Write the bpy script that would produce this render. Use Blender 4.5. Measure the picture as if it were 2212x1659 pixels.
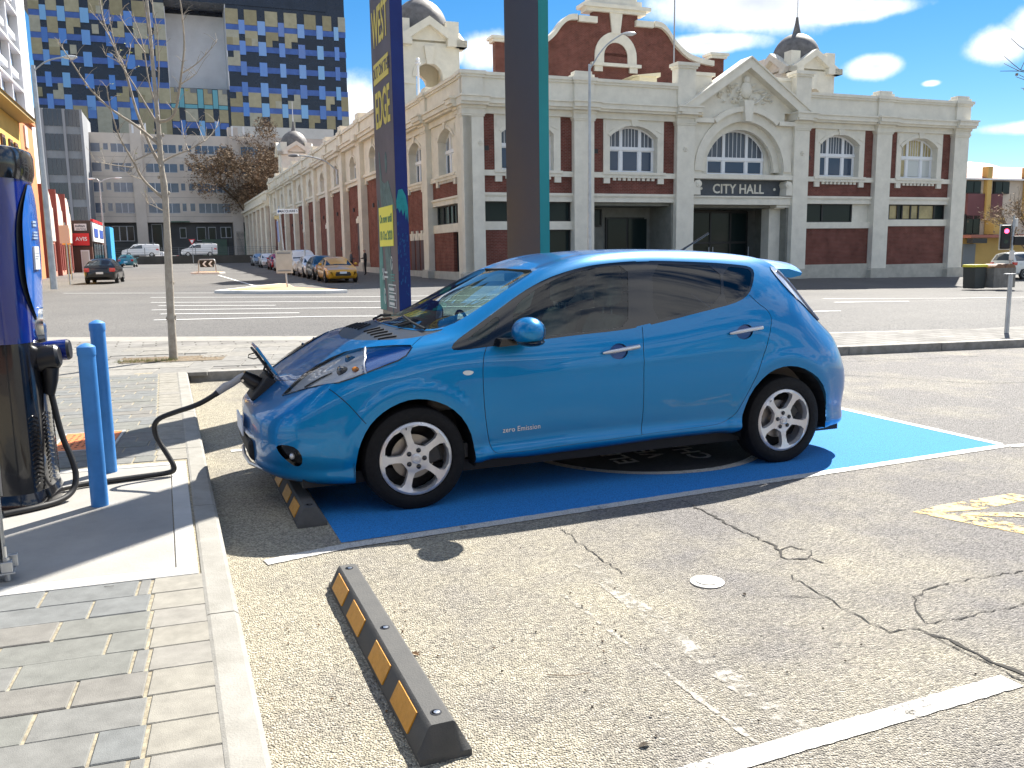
import bpy, bmesh, math, random
import numpy as np
from mathutils import Vector, Matrix
from mathutils.geometry import delaunay_2d_cdt
sc = bpy.context.scene
for o in list(bpy.data.objects): bpy.data.objects.remove(o)
C = sc.collection
rnd = random.Random(7)
# ------------------------------------------------------------------ camera
PITCH, ROLL, CAMH = .1521, .0144, 1.516
cam = bpy.data.cameras.new('camera'); camo = bpy.data.objects.new('camera', cam); C.objects.link(camo)
cam.sensor_width = 36; cam.lens = 36*1850/2212; cam.clip_end = 3000; cam.clip_start = .05
_f = Vector((0, math.cos(PITCH), -math.sin(PITCH))); _u = Vector((0, math.sin(PITCH), math.cos(PITCH))); _x = Vector((1, 0, 0))
_r = math.cos(ROLL)*_x-math.sin(ROLL)*_u; _up = math.cos(ROLL)*_u+math.sin(ROLL)*_x
camo.matrix_world = Matrix(((_r.x, _up.x, -_f.x, 0), (_r.y, _up.y, -_f.y, 0), (_r.z, _up.z, -_f.z, CAMH), (0, 0, 0, 1)))
sc.camera = camo
# ------------------------------------------------------------------ light
SUN_AZ, SUN_EL = math.radians(29.0), math.radians(46)      # azimuth clockwise from +Y
sd = Vector((math.sin(SUN_AZ)*math.cos(SUN_EL), math.cos(SUN_AZ)*math.cos(SUN_EL), math.sin(SUN_EL)))
sl = bpy.data.lights.new('sun', 'SUN'); sl.energy = 5.0; sl.angle = math.radians(.55); sl.color = (1, .95, .86)
so = bpy.data.objects.new('sun', sl); C.objects.link(so); so.rotation_euler = (-sd).to_track_quat('-Z', 'Y').to_euler(); so.location = (20, 30, 60)
sc.view_settings.view_transform = 'Standard'; sc.view_settings.look = 'None'; sc.view_settings.gamma = 1; sc.view_settings.use_curve_mapping = False
sc.view_settings.exposure = 1.42
W = bpy.data.worlds.new('World'); sc.world = W; W.use_nodes = True
nt = W.node_tree; nt.nodes.clear()
def N(t, k, **kw):
    n = t.nodes.new(k)
    for a, b in kw.items():
        if a.startswith('i_'): n.inputs[a[2:].replace('_', ' ')].default_value = b
        else: setattr(n, a, b)
    return n
def mth(t, op, a, b=None, c=None, clamp=False):
    n = t.nodes.new('ShaderNodeMath'); n.operation = op; n.use_clamp = clamp
    for i, v in enumerate((a, b, c)):
        if v is None: continue
        if isinstance(v, (int, float)): n.inputs[i].default_value = v
        else: t.links.new(v, n.inputs[i])
    return n.outputs[0]
SKY_STRENGTH = .05
sky = N(nt, 'ShaderNodeTexSky', sky_type='NISHITA', sun_disc=False, sun_elevation=SUN_EL, sun_rotation=SUN_AZ, altitude=0, air_density=1.0, dust_density=.05, ozone_density=4.0)
tc = N(nt, 'ShaderNodeTexCoord'); sep = N(nt, 'ShaderNodeSeparateXYZ'); nt.links.new(tc.outputs['Generated'], sep.inputs[0])
X, Y, Z = sep.outputs
az = mth(nt, 'ARCTAN2', X, Y); el = mth(nt, 'ARCSINE', Z)
zz = mth(nt, 'ADD', mth(nt, 'MAXIMUM', Z, 0.0), .12)
cv = N(nt, 'ShaderNodeCombineXYZ'); nt.links.new(mth(nt, 'DIVIDE', X, zz), cv.inputs[0]); nt.links.new(mth(nt, 'DIVIDE', Y, zz), cv.inputs[1])
n1 = N(nt, 'ShaderNodeTexNoise', i_Scale=1.1, i_Detail=9, i_Roughness=.58); nt.links.new(cv.outputs[0], n1.inputs['Vector'])
n2 = N(nt, 'ShaderNodeTexNoise', i_Scale=9.0, i_Detail=8, i_Roughness=.62); nt.links.new(tc.outputs['Generated'], n2.inputs['Vector'])
dist = mth(nt, 'MULTIPLY', mth(nt, 'SUBTRACT', n2.outputs['Fac'], .5), 1.9)
acc = None
# cumulus banks: azimuth, elevation, half widths (degrees); last entry paints white glare as cloud
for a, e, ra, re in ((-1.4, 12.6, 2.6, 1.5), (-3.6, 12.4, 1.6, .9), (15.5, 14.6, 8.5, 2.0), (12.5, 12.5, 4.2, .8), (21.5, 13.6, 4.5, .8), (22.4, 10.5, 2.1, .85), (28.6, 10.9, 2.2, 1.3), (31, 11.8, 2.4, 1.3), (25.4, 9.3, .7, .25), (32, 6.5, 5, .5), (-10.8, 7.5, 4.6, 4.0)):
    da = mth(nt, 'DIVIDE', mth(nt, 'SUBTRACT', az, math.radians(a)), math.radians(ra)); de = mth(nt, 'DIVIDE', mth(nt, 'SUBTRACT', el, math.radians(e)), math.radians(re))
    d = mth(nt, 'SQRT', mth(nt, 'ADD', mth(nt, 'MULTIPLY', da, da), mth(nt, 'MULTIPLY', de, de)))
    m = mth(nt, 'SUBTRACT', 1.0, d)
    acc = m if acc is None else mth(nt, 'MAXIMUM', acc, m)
gen = mth(nt, 'MULTIPLY', mth(nt, 'SUBTRACT', n1.outputs['Fac'], .47), 5.0)
away = mth(nt, 'MULTIPLY', mth(nt, 'MAXIMUM', mth(nt, 'SUBTRACT', mth(nt, 'ABSOLUTE', az), .66), mth(nt, 'SUBTRACT', el, .33)), 6.0, clamp=True)   # the same broken cloud carries on all round, outside the banks drawn above
gen = mth(nt, 'SUBTRACT', mth(nt, 'MULTIPLY', mth(nt, 'ADD', gen, 1.0), away), 1.0)
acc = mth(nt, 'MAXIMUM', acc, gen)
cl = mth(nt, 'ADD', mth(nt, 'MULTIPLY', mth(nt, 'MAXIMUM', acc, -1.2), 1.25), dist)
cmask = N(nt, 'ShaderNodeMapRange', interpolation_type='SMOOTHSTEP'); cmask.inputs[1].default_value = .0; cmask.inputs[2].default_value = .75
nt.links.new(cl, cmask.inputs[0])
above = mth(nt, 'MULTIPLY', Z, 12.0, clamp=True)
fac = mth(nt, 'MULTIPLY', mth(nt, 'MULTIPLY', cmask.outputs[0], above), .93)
thick = N(nt, 'ShaderNodeMapRange'); thick.inputs[1].default_value = .5; thick.inputs[2].default_value = 1.5
nt.links.new(cl, thick.inputs[0])
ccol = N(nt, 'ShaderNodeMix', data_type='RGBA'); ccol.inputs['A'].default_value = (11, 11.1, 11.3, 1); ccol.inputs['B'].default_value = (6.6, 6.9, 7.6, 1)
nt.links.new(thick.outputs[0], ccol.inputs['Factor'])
skyt = N(nt, 'ShaderNodeHueSaturation', i_Saturation=1.35, i_Value=1.0); nt.links.new(sky.outputs[0], skyt.inputs['Color'])
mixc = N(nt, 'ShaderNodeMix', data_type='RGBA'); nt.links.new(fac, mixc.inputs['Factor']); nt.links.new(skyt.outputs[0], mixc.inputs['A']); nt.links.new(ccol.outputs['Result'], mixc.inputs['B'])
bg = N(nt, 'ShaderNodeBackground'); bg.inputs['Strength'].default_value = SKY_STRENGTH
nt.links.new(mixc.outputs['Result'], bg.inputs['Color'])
wo = N(nt, 'ShaderNodeOutputWorld'); nt.links.new(bg.outputs[0], wo.inputs['Surface'])
# ------------------------------------------------------------------ materials
_M = {}
def lin(c):
    return tuple((v/12.92 if v <= .04045 else ((v+.055)/1.055)**2.4) for v in c)
def pm(name, col, rough=.6, metal=0, var=0, vscale=3, bump=0, bscale=60, coat=0, col2=None, spec=.5, emit=None, es=0, flecks=0):
    """principled material, world-space noise for colour variation and relief"""
    if name in _M: return _M[name]
    m = bpy.data.materials.new(name); m.use_nodes = True; t = m.node_tree; b = t.nodes['Principled BSDF']
    b.inputs['Base Color'].default_value = (*col, 1); b.inputs['Roughness'].default_value = rough; b.inputs['Metallic'].default_value = metal
    b.inputs['Specular IOR Level'].default_value = spec
    if coat: b.inputs['Coat Weight'].default_value = coat; b.inputs['Coat Roughness'].default_value = .03
    if emit: b.inputs['Emission Color'].default_value = (*emit, 1); b.inputs['Emission Strength'].default_value = es
    if var or bump:
        g = N(t, 'ShaderNodeNewGeometry')
    if var:
        nz = N(t, 'ShaderNodeTexNoise', i_Scale=vscale, i_Detail=7, i_Roughness=.62); t.links.new(g.outputs['Position'], nz.inputs['Vector'])
        mr = N(t, 'ShaderNodeMapRange'); mr.inputs[1].default_value = .3; mr.inputs[2].default_value = .7; t.links.new(nz.outputs['Fac'], mr.inputs[0])
        mx = N(t, 'ShaderNodeMix', data_type='RGBA'); t.links.new(mr.outputs[0], mx.inputs['Factor'])
        c2 = col2 if col2 else tuple(v*(1-var) for v in col)
        mx.inputs['A'].default_value = (*[v*(1+var*.5) for v in col], 1) if not col2 else (*col, 1); mx.inputs['B'].default_value = (*c2, 1)
        t.links.new(mx.outputs['Result'], b.inputs['Base Color'])
        rr = mth(t, 'MULTIPLY_ADD', nz.outputs['Fac'], .25, rough-.12, clamp=True); t.links.new(rr, b.inputs['Roughness'])
    if bump:
        nb = N(t, 'ShaderNodeTexNoise', i_Scale=bscale, i_Detail=5, i_Roughness=.6); t.links.new(g.outputs['Position'], nb.inputs['Vector'])
        bp = N(t, 'ShaderNodeBump', i_Strength=bump, i_Distance=.01); t.links.new(nb.outputs['Fac'], bp.inputs['Height']); t.links.new(bp.outputs[0], b.inputs['Normal'])
    _M[name] = m; return m
def glass(name, tint, refl=.06, rough=.0, dark=0.0):
    """thin window pane: tinted see-through with a fresnel mirror"""
    if name in _M: return _M[name]
    m = bpy.data.materials.new(name); m.use_nodes = True; t = m.node_tree; t.nodes.clear()
    tr = N(t, 'ShaderNodeBsdfTransparent'); tr.inputs[0].default_value = (*tint, 1)
    gl = N(t, 'ShaderNodeBsdfGlossy'); gl.inputs['Roughness'].default_value = rough
    fr = N(t, 'ShaderNodeFresnel', i_IOR=1.5)
    f = mth(t, 'ADD', fr.outputs[0], refl, clamp=True)
    mx = N(t, 'ShaderNodeMixShader'); t.links.new(f, mx.inputs[0]); t.links.new(tr.outputs[0], mx.inputs[1]); t.links.new(gl.outputs[0], mx.inputs[2])
    o = N(t, 'ShaderNodeOutputMaterial'); t.links.new(mx.outputs[0], o.inputs[0]); _M[name] = m; return m
def darkglass(name, col=(.02, .03, .04), rough=.05, wav=0):
    m = pm(name, col, rough, 0, spec=.9)
    return m
# ------------------------------------------------------------------ mesh building
class MB:
    def __init__(s, T=None): s.v = []; s.f = []; s.T = T
    def add(s, vs, fs):
        o = len(s.v)
        s.v += [tuple(s.T(p)) if s.T else tuple(p) for p in vs]; s.f += [tuple(i+o for i in f) for f in fs]; return s
    def box(s, x0, x1, y0, y1, z0, z1):
        vs = [(x, y, z) for x in (x0, x1) for y in (y0, y1) for z in (z0, z1)]
        return s.add(vs, [(0, 1, 3, 2), (4, 6, 7, 5), (0, 4, 5, 1), (2, 3, 7, 6), (0, 2, 6, 4), (1, 5, 7, 3)])
    def prism(s, poly, a0, a1, axis='y'):
        """extrude a 2D outline: axis y -> poly in (x,z); axis z -> poly in (x,y); axis x -> poly in (y,z)"""
        mk = {'y': lambda p, a: (p[0], a, p[1]), 'z': lambda p, a: (p[0], p[1], a), 'x': lambda p, a: (a, p[0], p[1])}[axis]
        n = len(poly)
        vs = [mk(p, a0) for p in poly]+[mk(p, a1) for p in poly]
        fs = [tuple(range(n)), tuple(range(2*n-1, n-1, -1))]+[(i, i+n, (i+1) % n+n, (i+1) % n) for i in range(n)]
        return s.add(vs, fs)
    def cyl(s, p0, p1, r0, r1=None, n=10, caps=True):
        r1 = r0 if r1 is None else r1
        p0 = Vector(p0); p1 = Vector(p1); d = (p1-p0).normalized(); a = d.orthogonal().normalized(); b = d.cross(a)
        vs = []
        for p, r in ((p0, r0), (p1, r1)):
            for i in range(n):
                t = 2*math.pi*i/n; vs.append(p+a*(r*math.cos(t))+b*(r*math.sin(t)))
        fs = [(i, (i+1) % n, n+(i+1) % n, n+i) for i in range(n)]
        if caps: fs += [tuple(range(n-1, -1, -1)), tuple(range(n, 2*n))]
        return s.add(vs, fs)
    def tube(s, pts, rad, n=8, caps=True):
        pts = [Vector(p) for p in pts]; k = len(pts)
        rs = rad if isinstance(rad, (list, tuple)) else [rad]*k
        d0 = (pts[1]-pts[0]).normalized(); a = d0.orthogonal().normalized(); vs = []
        for i, p in enumerate(pts):
            d = (pts[min(i+1, k-1)]-pts[max(i-1, 0)]).normalized()
            a = (a-d*a.dot(d)).normalized(); b = d.cross(a)
            for j in range(n):
                t = 2*math.pi*j/n; vs.append(p+a*(rs[i]*math.cos(t))+b*(rs[i]*math.sin(t)))
        fs = [(i*n+j, i*n+(j+1) % n, (i+1)*n+(j+1) % n, (i+1)*n+j) for i in range(k-1) for j in range(n)]
        if caps: fs += [tuple(range(n-1, -1, -1)), tuple(range((k-1)*n, k*n))]
        return s.add(vs, fs)
    def lathe(s, prof, n=20, c=(0, 0, 0), axis='z', sx=1, sy=1, caps=True):
        vs = []
        for r, h in prof:
            for j in range(n):
                t = 2*math.pi*j/n; x, y = r*math.cos(t)*sx, r*math.sin(t)*sy
                p = {'z': (x, y, h), 'y': (x, h, y), 'x': (h, x, y)}[axis]
                vs.append((p[0]+c[0], p[1]+c[1], p[2]+c[2]))
        k = len(prof)
        fs = [(i*n+j, i*n+(j+1) % n, (i+1)*n+(j+1) % n, (i+1)*n+j) for i in range(k-1) for j in range(n)]
        if caps and prof[0][0] > 1e-4: fs.append(tuple(range(n-1, -1, -1)))
        if caps and prof[-1][0] > 1e-4: fs.append(tuple(range((k-1)*n, k*n)))
        return s.add(vs, fs)
    def ball(s, c, rx, ry=None, rz=None, n=12, m=7):
        ry = rx if ry is None else ry; rz = rx if rz is None else rz
        prof = [(math.sin(math.pi*i/m), -math.cos(math.pi*i/m)) for i in range(m+1)]
        o = len(s.v); q = MB(); q.lathe([(max(r, 1e-5), h) for r, h in prof], n)
        return s.add([(c[0]+x*rx, c[1]+y*ry, c[2]+z*rz) for x, y, z in q.v], q.f)
    def quad(s, a, b, c, d): return s.add([a, b, c, d], [(0, 1, 2, 3)])
    def mesh(s, name):
        me = bpy.data.meshes.new(name); me.from_pydata(s.v, [], s.f); me.validate(); 
        bm = bmesh.new(); bm.from_mesh(me); bmesh.ops.recalc_face_normals(bm, faces=bm.faces); bm.to_mesh(me); bm.free()
        return me
    def build(s, name, mat, parent=None, smooth=0, bevel=0):
        me = s.mesh(name); me.materials.append(mat)
        return link(name, me, parent, smooth, bevel)
def link(name, me, parent=None, smooth=0, bevel=0):
    o = bpy.data.objects.new(name, me); C.objects.link(o)
    if parent: o.parent = parent
    if smooth:
        me.polygons.foreach_set('use_smooth', [True]*len(me.polygons)); me.set_sharp_from_angle(angle=math.radians(smooth))
    if bevel:
        b = o.modifiers.new('bevel', 'BEVEL'); b.width = bevel; b.segments = 2; b.limit_method = 'ANGLE'; b.angle_limit = math.radians(40)
    return o
def tag(o, label, cat, group=None):
    o['label'] = label; o['category'] = cat
    if group: o['group'] = group
    return o
def thing(name, label, cat, loc=(0, 0, 0), rz=0, group=None):
    o = bpy.data.objects.new(name, None); C.objects.link(o); o.location = loc; o.rotation_euler = (0, 0, rz); o.empty_display_size = .2
    return tag(o, label, cat, group)
def struct(o): o['kind'] = 'structure'; return o
def stuff(o): o['kind'] = 'stuff'; return o
def copy_tree(o, parent=None):
    c = o.copy(); C.objects.link(c); c.parent = parent
    for ch in list(o.children): copy_tree(ch, c)
    return c
def text_mesh(txt, size, depth=.002, align='CENTER', spacing=1.0, bold=False):
    cu = bpy.data.curves.new('text', 'FONT'); cu.body = txt; cu.size = size; cu.extrude = depth; cu.align_x = align; cu.align_y = 'CENTER'; cu.space_character = spacing
    if bold: cu.offset = size*.018
    cu.resolution_u = 3
    o = bpy.data.objects.new('text', cu); C.objects.link(o)
    bpy.context.view_layer.update()
    me = bpy.data.meshes.new_from_object(o.evaluated_get(bpy.context.evaluated_depsgraph_get()))
    bpy.data.objects.remove(o); return me
def text_on(name, txt, size, mat, parent, origin, right, up, depth=.002, align='CENTER', spacing=1.0, sx=1.0, bold=False):
    """lettering lying in the plane spanned by right and up, as geometry in the parent's frame"""
    me = text_mesh(txt, size, depth, align, spacing, bold)
    r = Vector(right).normalized(); u = Vector(up).normalized(); n = r.cross(u)
    M = Matrix(((r.x*sx, u.x, n.x, origin[0]), (r.y*sx, u.y, n.y, origin[1]), (r.z*sx, u.z, n.z, origin[2]), (0, 0, 0, 1)))
    me.transform(M); me.materials.clear(); me.materials.append(mat)
    return link(name, me, parent)
def arc(cx, cz, r, a0, a1, n, rz=None):
    rz = r if rz is None else rz
    return [(cx+r*math.cos(math.radians(a0+(a1-a0)*i/n)), cz+rz*math.sin(math.radians(a0+(a1-a0)*i/n))) for i in range(n+1)]
# frames measured on the ground: bay frame (p along the bay, q across it), street frame (E along the hall front, D away)
BA = math.radians(21.85); BP = Vector((math.cos(BA), math.sin(BA), 0)); BQ = Vector((-math.sin(BA), math.cos(BA), 0))
def bay(p, q, z=0): return BP*p+BQ*q+Vector((0, 0, z))
AL = math.radians(20.5); EE = Vector((math.cos(AL), math.sin(AL), 0)); NN = Vector((-math.sin(AL), math.cos(AL), 0)); C0 = Vector((-2.47, 48, 0))
def st(s, w, z=0): return C0+EE*s+NN*w+Vector((0, 0, z))
def sm(x): x = min(max(x, 0), 1); return x*x*(3-2*x)
def gz(x, y):
    """ground height: level car park, the main road falls gently to the right, the side street climbs away"""
    d = Vector((x, y, 0))-C0; s = d.dot(EE); w = d.dot(NN)
    fall = -.0158*max(0, min(s+2, 70))*sm((y-17)/26)
    rise = .0078*max(0, min(w-2, 160))*(1-sm((s+2)/12))
    dip = -.42*sm(-w/7)*sm((s-1)/9)*sm((y-22)/14)
    return fall+rise+dip
def gpt(x, y, dz=0): return Vector((x, y, gz(x, y)+dz))
# ------------------------------------------------------------------ ground
def asphalt(name, base, tan, grain=130, dirt=None, bump=.6, patch=.8):
    m = bpy.data.materials.new(name); m.use_nodes = True; t = m.node_tree; b = t.nodes['Principled BSDF']
    g = N(t, 'ShaderNodeNewGeometry'); P = g.outputs['Position']
    v = N(t, 'ShaderNodeTexVoronoi', i_Scale=grain, i_Randomness=1.0); t.links.new(P, v.inputs['Vector'])
    big = N(t, 'ShaderNodeTexNoise', i_Scale=patch, i_Detail=8, i_Roughness=.65); t.links.new(P, big.inputs['Vector'])
    fine = N(t, 'ShaderNodeTexNoise', i_Scale=22, i_Detail=6, i_Roughness=.7); t.links.new(P, fine.inputs['Vector'])
    sepc = N(t, 'ShaderNodeSeparateColor'); t.links.new(v.outputs['Color'], sepc.inputs[0])
    stone = N(t, 'ShaderNodeMapRange'); stone.inputs[3].default_value = .40; stone.inputs[4].default_value = 1.75; t.links.new(sepc.outputs[0], stone.inputs[0])
    f = N(t, 'ShaderNodeMapRange'); f.inputs[1].default_value = .36; f.inputs[2].default_value = .66; t.links.new(big.outputs['Fac'], f.inputs[0])
    fac = f.outputs[0]
    if dirt:                                    # dust collects near the kerb: p axis of the bay frame
        dp = N(t, 'ShaderNodeVectorMath', operation='DOT_PRODUCT'); t.links.new(P, dp.inputs[0]); dp.inputs[1].default_value = BP
        dd = N(t, 'ShaderNodeMapRange'); dd.inputs[1].default_value = dirt[0]; dd.inputs[2].default_value = dirt[1]; dd.inputs[3].default_value = .55; dd.inputs[4].default_value = -.42
        t.links.new(dp.outputs['Value'], dd.inputs[0]); fac = mth(t, 'ADD', fac, dd.outputs[0], clamp=True)
    fac = mth(t, 'MULTIPLY', fac, mth(t, 'MULTIPLY_ADD', fine.outputs['Fac'], 1.0, .45), clamp=True)
    mx = N(t, 'ShaderNodeMix', data_type='RGBA'); t.links.new(fac, mx.inputs['Factor']); mx.inputs['A'].default_value = (*base, 1); mx.inputs['B'].default_value = (*tan, 1)
    mu = N(t, 'ShaderNodeMix', data_type='RGBA', blend_type='MULTIPLY'); mu.inputs['Factor'].default_value = .75
    cc = N(t, 'ShaderNodeCombineColor'); [t.links.new(stone.outputs[0], cc.inputs[i]) for i in range(3)]
    t.links.new(mx.outputs['Result'], mu.inputs['A']); t.links.new(cc.outputs[0], mu.inputs['B'])
    # small stains and oil spots
    sp = N(t, 'ShaderNodeTexNoise', i_Scale=6, i_Detail=4, i_Roughness=.5); t.links.new(P, sp.inputs['Vector'])
    spm = N(t, 'ShaderNodeMapRange'); spm.inputs[1].default_value = .66; spm.inputs[2].default_value = .74; spm.inputs[3].default_value = 0; spm.inputs[4].default_value = .35; t.links.new(sp.outputs['Fac'], spm.inputs[0])
    mk = N(t, 'ShaderNodeMix', data_type='RGBA'); t.links.new(spm.outputs[0], mk.inputs['Factor']); t.links.new(mu.outputs['Result'], mk.inputs['A']); mk.inputs['B'].default_value = (.05, .047, .042, 1)
    t.links.new(mk.outputs['Result'], b.inputs['Base Color'])
    b.inputs['Roughness'].default_value = .74; b.inputs['Specular IOR Level'].default_value = .4 if bump > .5 else .08
    h = mth(t, 'ADD', mth(t, 'MULTIPLY', v.outputs['Distance'], -1.0), mth(t, 'MULTIPLY', fine.outputs['Fac'], .4))
    bp = N(t, 'ShaderNodeBump', i_Strength=bump, i_Distance=.012); t.links.new(h, bp.inputs['Height']); t.links.new(bp.outputs[0], b.inputs['Normal'])
    _M[name] = m; return m
def worn(name, col, wear=.5, scale=28, rough=.6, hi=.12):
    """road paint: flaked off where the noise says so"""
    m = bpy.data.materials.new(name); m.use_nodes = True; t = m.node_tree; b = t.nodes['Principled BSDF']; o = t.nodes['Material Output']
    g = N(t, 'ShaderNodeNewGeometry')
    a = N(t, 'ShaderNodeTexNoise', i_Scale=scale, i_Detail=8, i_Roughness=.75); t.links.new(g.outputs['Position'], a.inputs['Vector'])
    c = N(t, 'ShaderNodeTexNoise', i_Scale=3.2, i_Detail=4, i_Roughness=.6); t.links.new(g.outputs['Position'], c.inputs['Vector'])
    s = mth(t, 'ADD', a.outputs['Fac'], mth(t, 'MULTIPLY_ADD', c.outputs['Fac'], .7, -.35))
    r = N(t, 'ShaderNodeMapRange'); r.inputs[1].default_value = wear-hi; r.inputs[2].default_value = wear; t.links.new(s, r.inputs[0])
    v = N(t, 'ShaderNodeTexVoronoi', i_Scale=130); t.links.new(g.outputs['Position'], v.inputs['Vector'])
    k = N(t, 'ShaderNodeMix', data_type='RGBA'); k.inputs['A'].default_value = (*col, 1); k.inputs['B'].default_value = (*[x*.5 for x in col], 1)
    t.links.new(mth(t, 'MULTIPLY', v.outputs['Distance'], 1.2, clamp=True), k.inputs['Factor']); t.links.new(k.outputs['Result'], b.inputs['Base Color']); b.inputs['Roughness'].default_value = rough
    bp = N(t, 'ShaderNodeBump', i_Strength=.5, i_Distance=.004); t.links.new(mth(t, 'MULTIPLY', v.outputs['Distance'], -1.0), bp.inputs['Height']); t.links.new(bp.outputs[0], b.inputs['Normal'])
    tr = N(t, 'ShaderNodeBsdfTransparent'); mx = N(t, 'ShaderNodeMixShader'); t.links.new(r.outputs[0], mx.inputs[0]); t.links.new(tr.outputs[0], mx.inputs[1]); t.links.new(b.outputs[0], mx.inputs[2]); t.links.new(mx.outputs[0], o.inputs[0])
    _M[name] = m; return m
M_lot = asphalt('car_park_asphalt', (.185, .172, .162), (.36, .325, .245), 125, (0.2, 3.6), 1.0, .8)
M_road = asphalt('road_asphalt', (.115, .112, .110), (.155, .150, .142), 60, None, .3, .12)
M_conc = pm('concrete', (.30, .285, .255), .8, 0, .3, 5, .25, 90, col2=(.23, .215, .19))
M_kerb = pm('kerb_concrete', (.29, .278, .25), .8, 0, .3, 7, .3, 120, col2=(.21, .20, .175))
M_slab = pm('slab_concrete', (.33, .315, .29), .75, 0, .2, 3, .2, 80, col2=(.26, .25, .23))
M_rim = pm('slab_border_concrete', (.42, .41, .385), .75, 0, .15, 4, .2, 90)
M_white = worn('road_paint_white', (.68, .66, .615), .42, 26, hi=.16)
M_whitefar = pm('road_paint_white_far', (.80, .80, .78), .6)
M_blue = worn('bay_paint_blue', (.016, .26, .70), .20, 60, .9, hi=.16)
M_yel = worn('road_paint_yellow', (.72, .46, .06), .47, 16, hi=.05)
M_ghost = worn('old_paint_ghost', (.42, .39, .33), .60, 22, hi=.16)
M_crack = pm('crack_shadow', (.035, .032, .028), .95)
xs = sorted(set([-700, -480, -320, -220, -160, -120]+list(range(-90, -6, 6))+list(range(-6, 60, 3))+list(range(60, 131, 6))+[160, 220, 320, 480, 700])); ys = [-60, -30, -10, 0, 8]+list(range(12, 64, 3))+list(range(66, 200, 10))+[240, 300, 420, 600, 900]
vs = [(x, y, gz(x, y)) for y in ys for x in xs]; nx = len(xs)
fs = [(j*nx+i, j*nx+i+1, (j+1)*nx+i+1, (j+1)*nx+i) for j in range(len(ys)-1) for i in range(nx-1)]
g_ = MB(); g_.add(vs, fs); struct(g_.build('road', M_road, None, 40))
def sheet(name, pts, mat, dz=.004, parent=None, sub=0):
    """flat sheet draped on the ground"""
    m = MB(); m.add([(p[0], p[1], gz(p[0], p[1])+dz) for p in pts], [tuple(range(len(pts)))])
    o = m.build(name, mat, parent); return struct(o) if parent is None else o
def ribbon(pts, w, jit=0, step=.25, seed=1):
    """quads following a line, with ragged sides"""
    r = random.Random(seed); P = [Vector((p[0], p[1], 0)) for p in pts]; out = [P[0]]
    for a, b in zip(P[:-1], P[1:]):
        n = max(1, int((b-a).length/step))
        out += [a.lerp(b, (i+1)/n) for i in range(n)]
    L = []; R = []
    for i, p in enumerate(out):
        d = (out[min(i+1, len(out)-1)]-out[max(i-1, 0)]).normalized(); n = Vector((-d.y, d.x, 0)); ww = w[0]+(w[1]-w[0])*i/max(1, len(out)-1) if isinstance(w, tuple) else w
        L.append(p+n*(ww/2+r.uniform(-jit, jit))); R.append(p-n*(ww/2+r.uniform(-jit, jit)))
    return L, R
def line(name, pts, w, mat, dz=.007, jit=0, step=.25, seed=1, parent=None):
    L, R = ribbon(pts, w, jit, step, seed); m = MB(); n = len(L)
    z = lambda p: (p.x, p.y, gz(p.x, p.y)+dz)
    m.add([z(p) for p in L]+[z(p) for p in R], [(i, i+n, i+n+1, i+1) for i in range(n-1)])
    o = m.build(name, mat, parent); return struct(o) if parent is None else o
KB = [(.2, 11.15), (2.5, 10.75), (5.5, 10.15), (9, 9.5), (12, 9.0), (18, 8.1), (30, 6.4), (60, 2.5)]
lot = [bay(.19, -12), bay(60, -12)]+[bay(p, q) for p, q in reversed(KB)]
sheet('car_park', lot, M_lot, .004)
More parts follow.
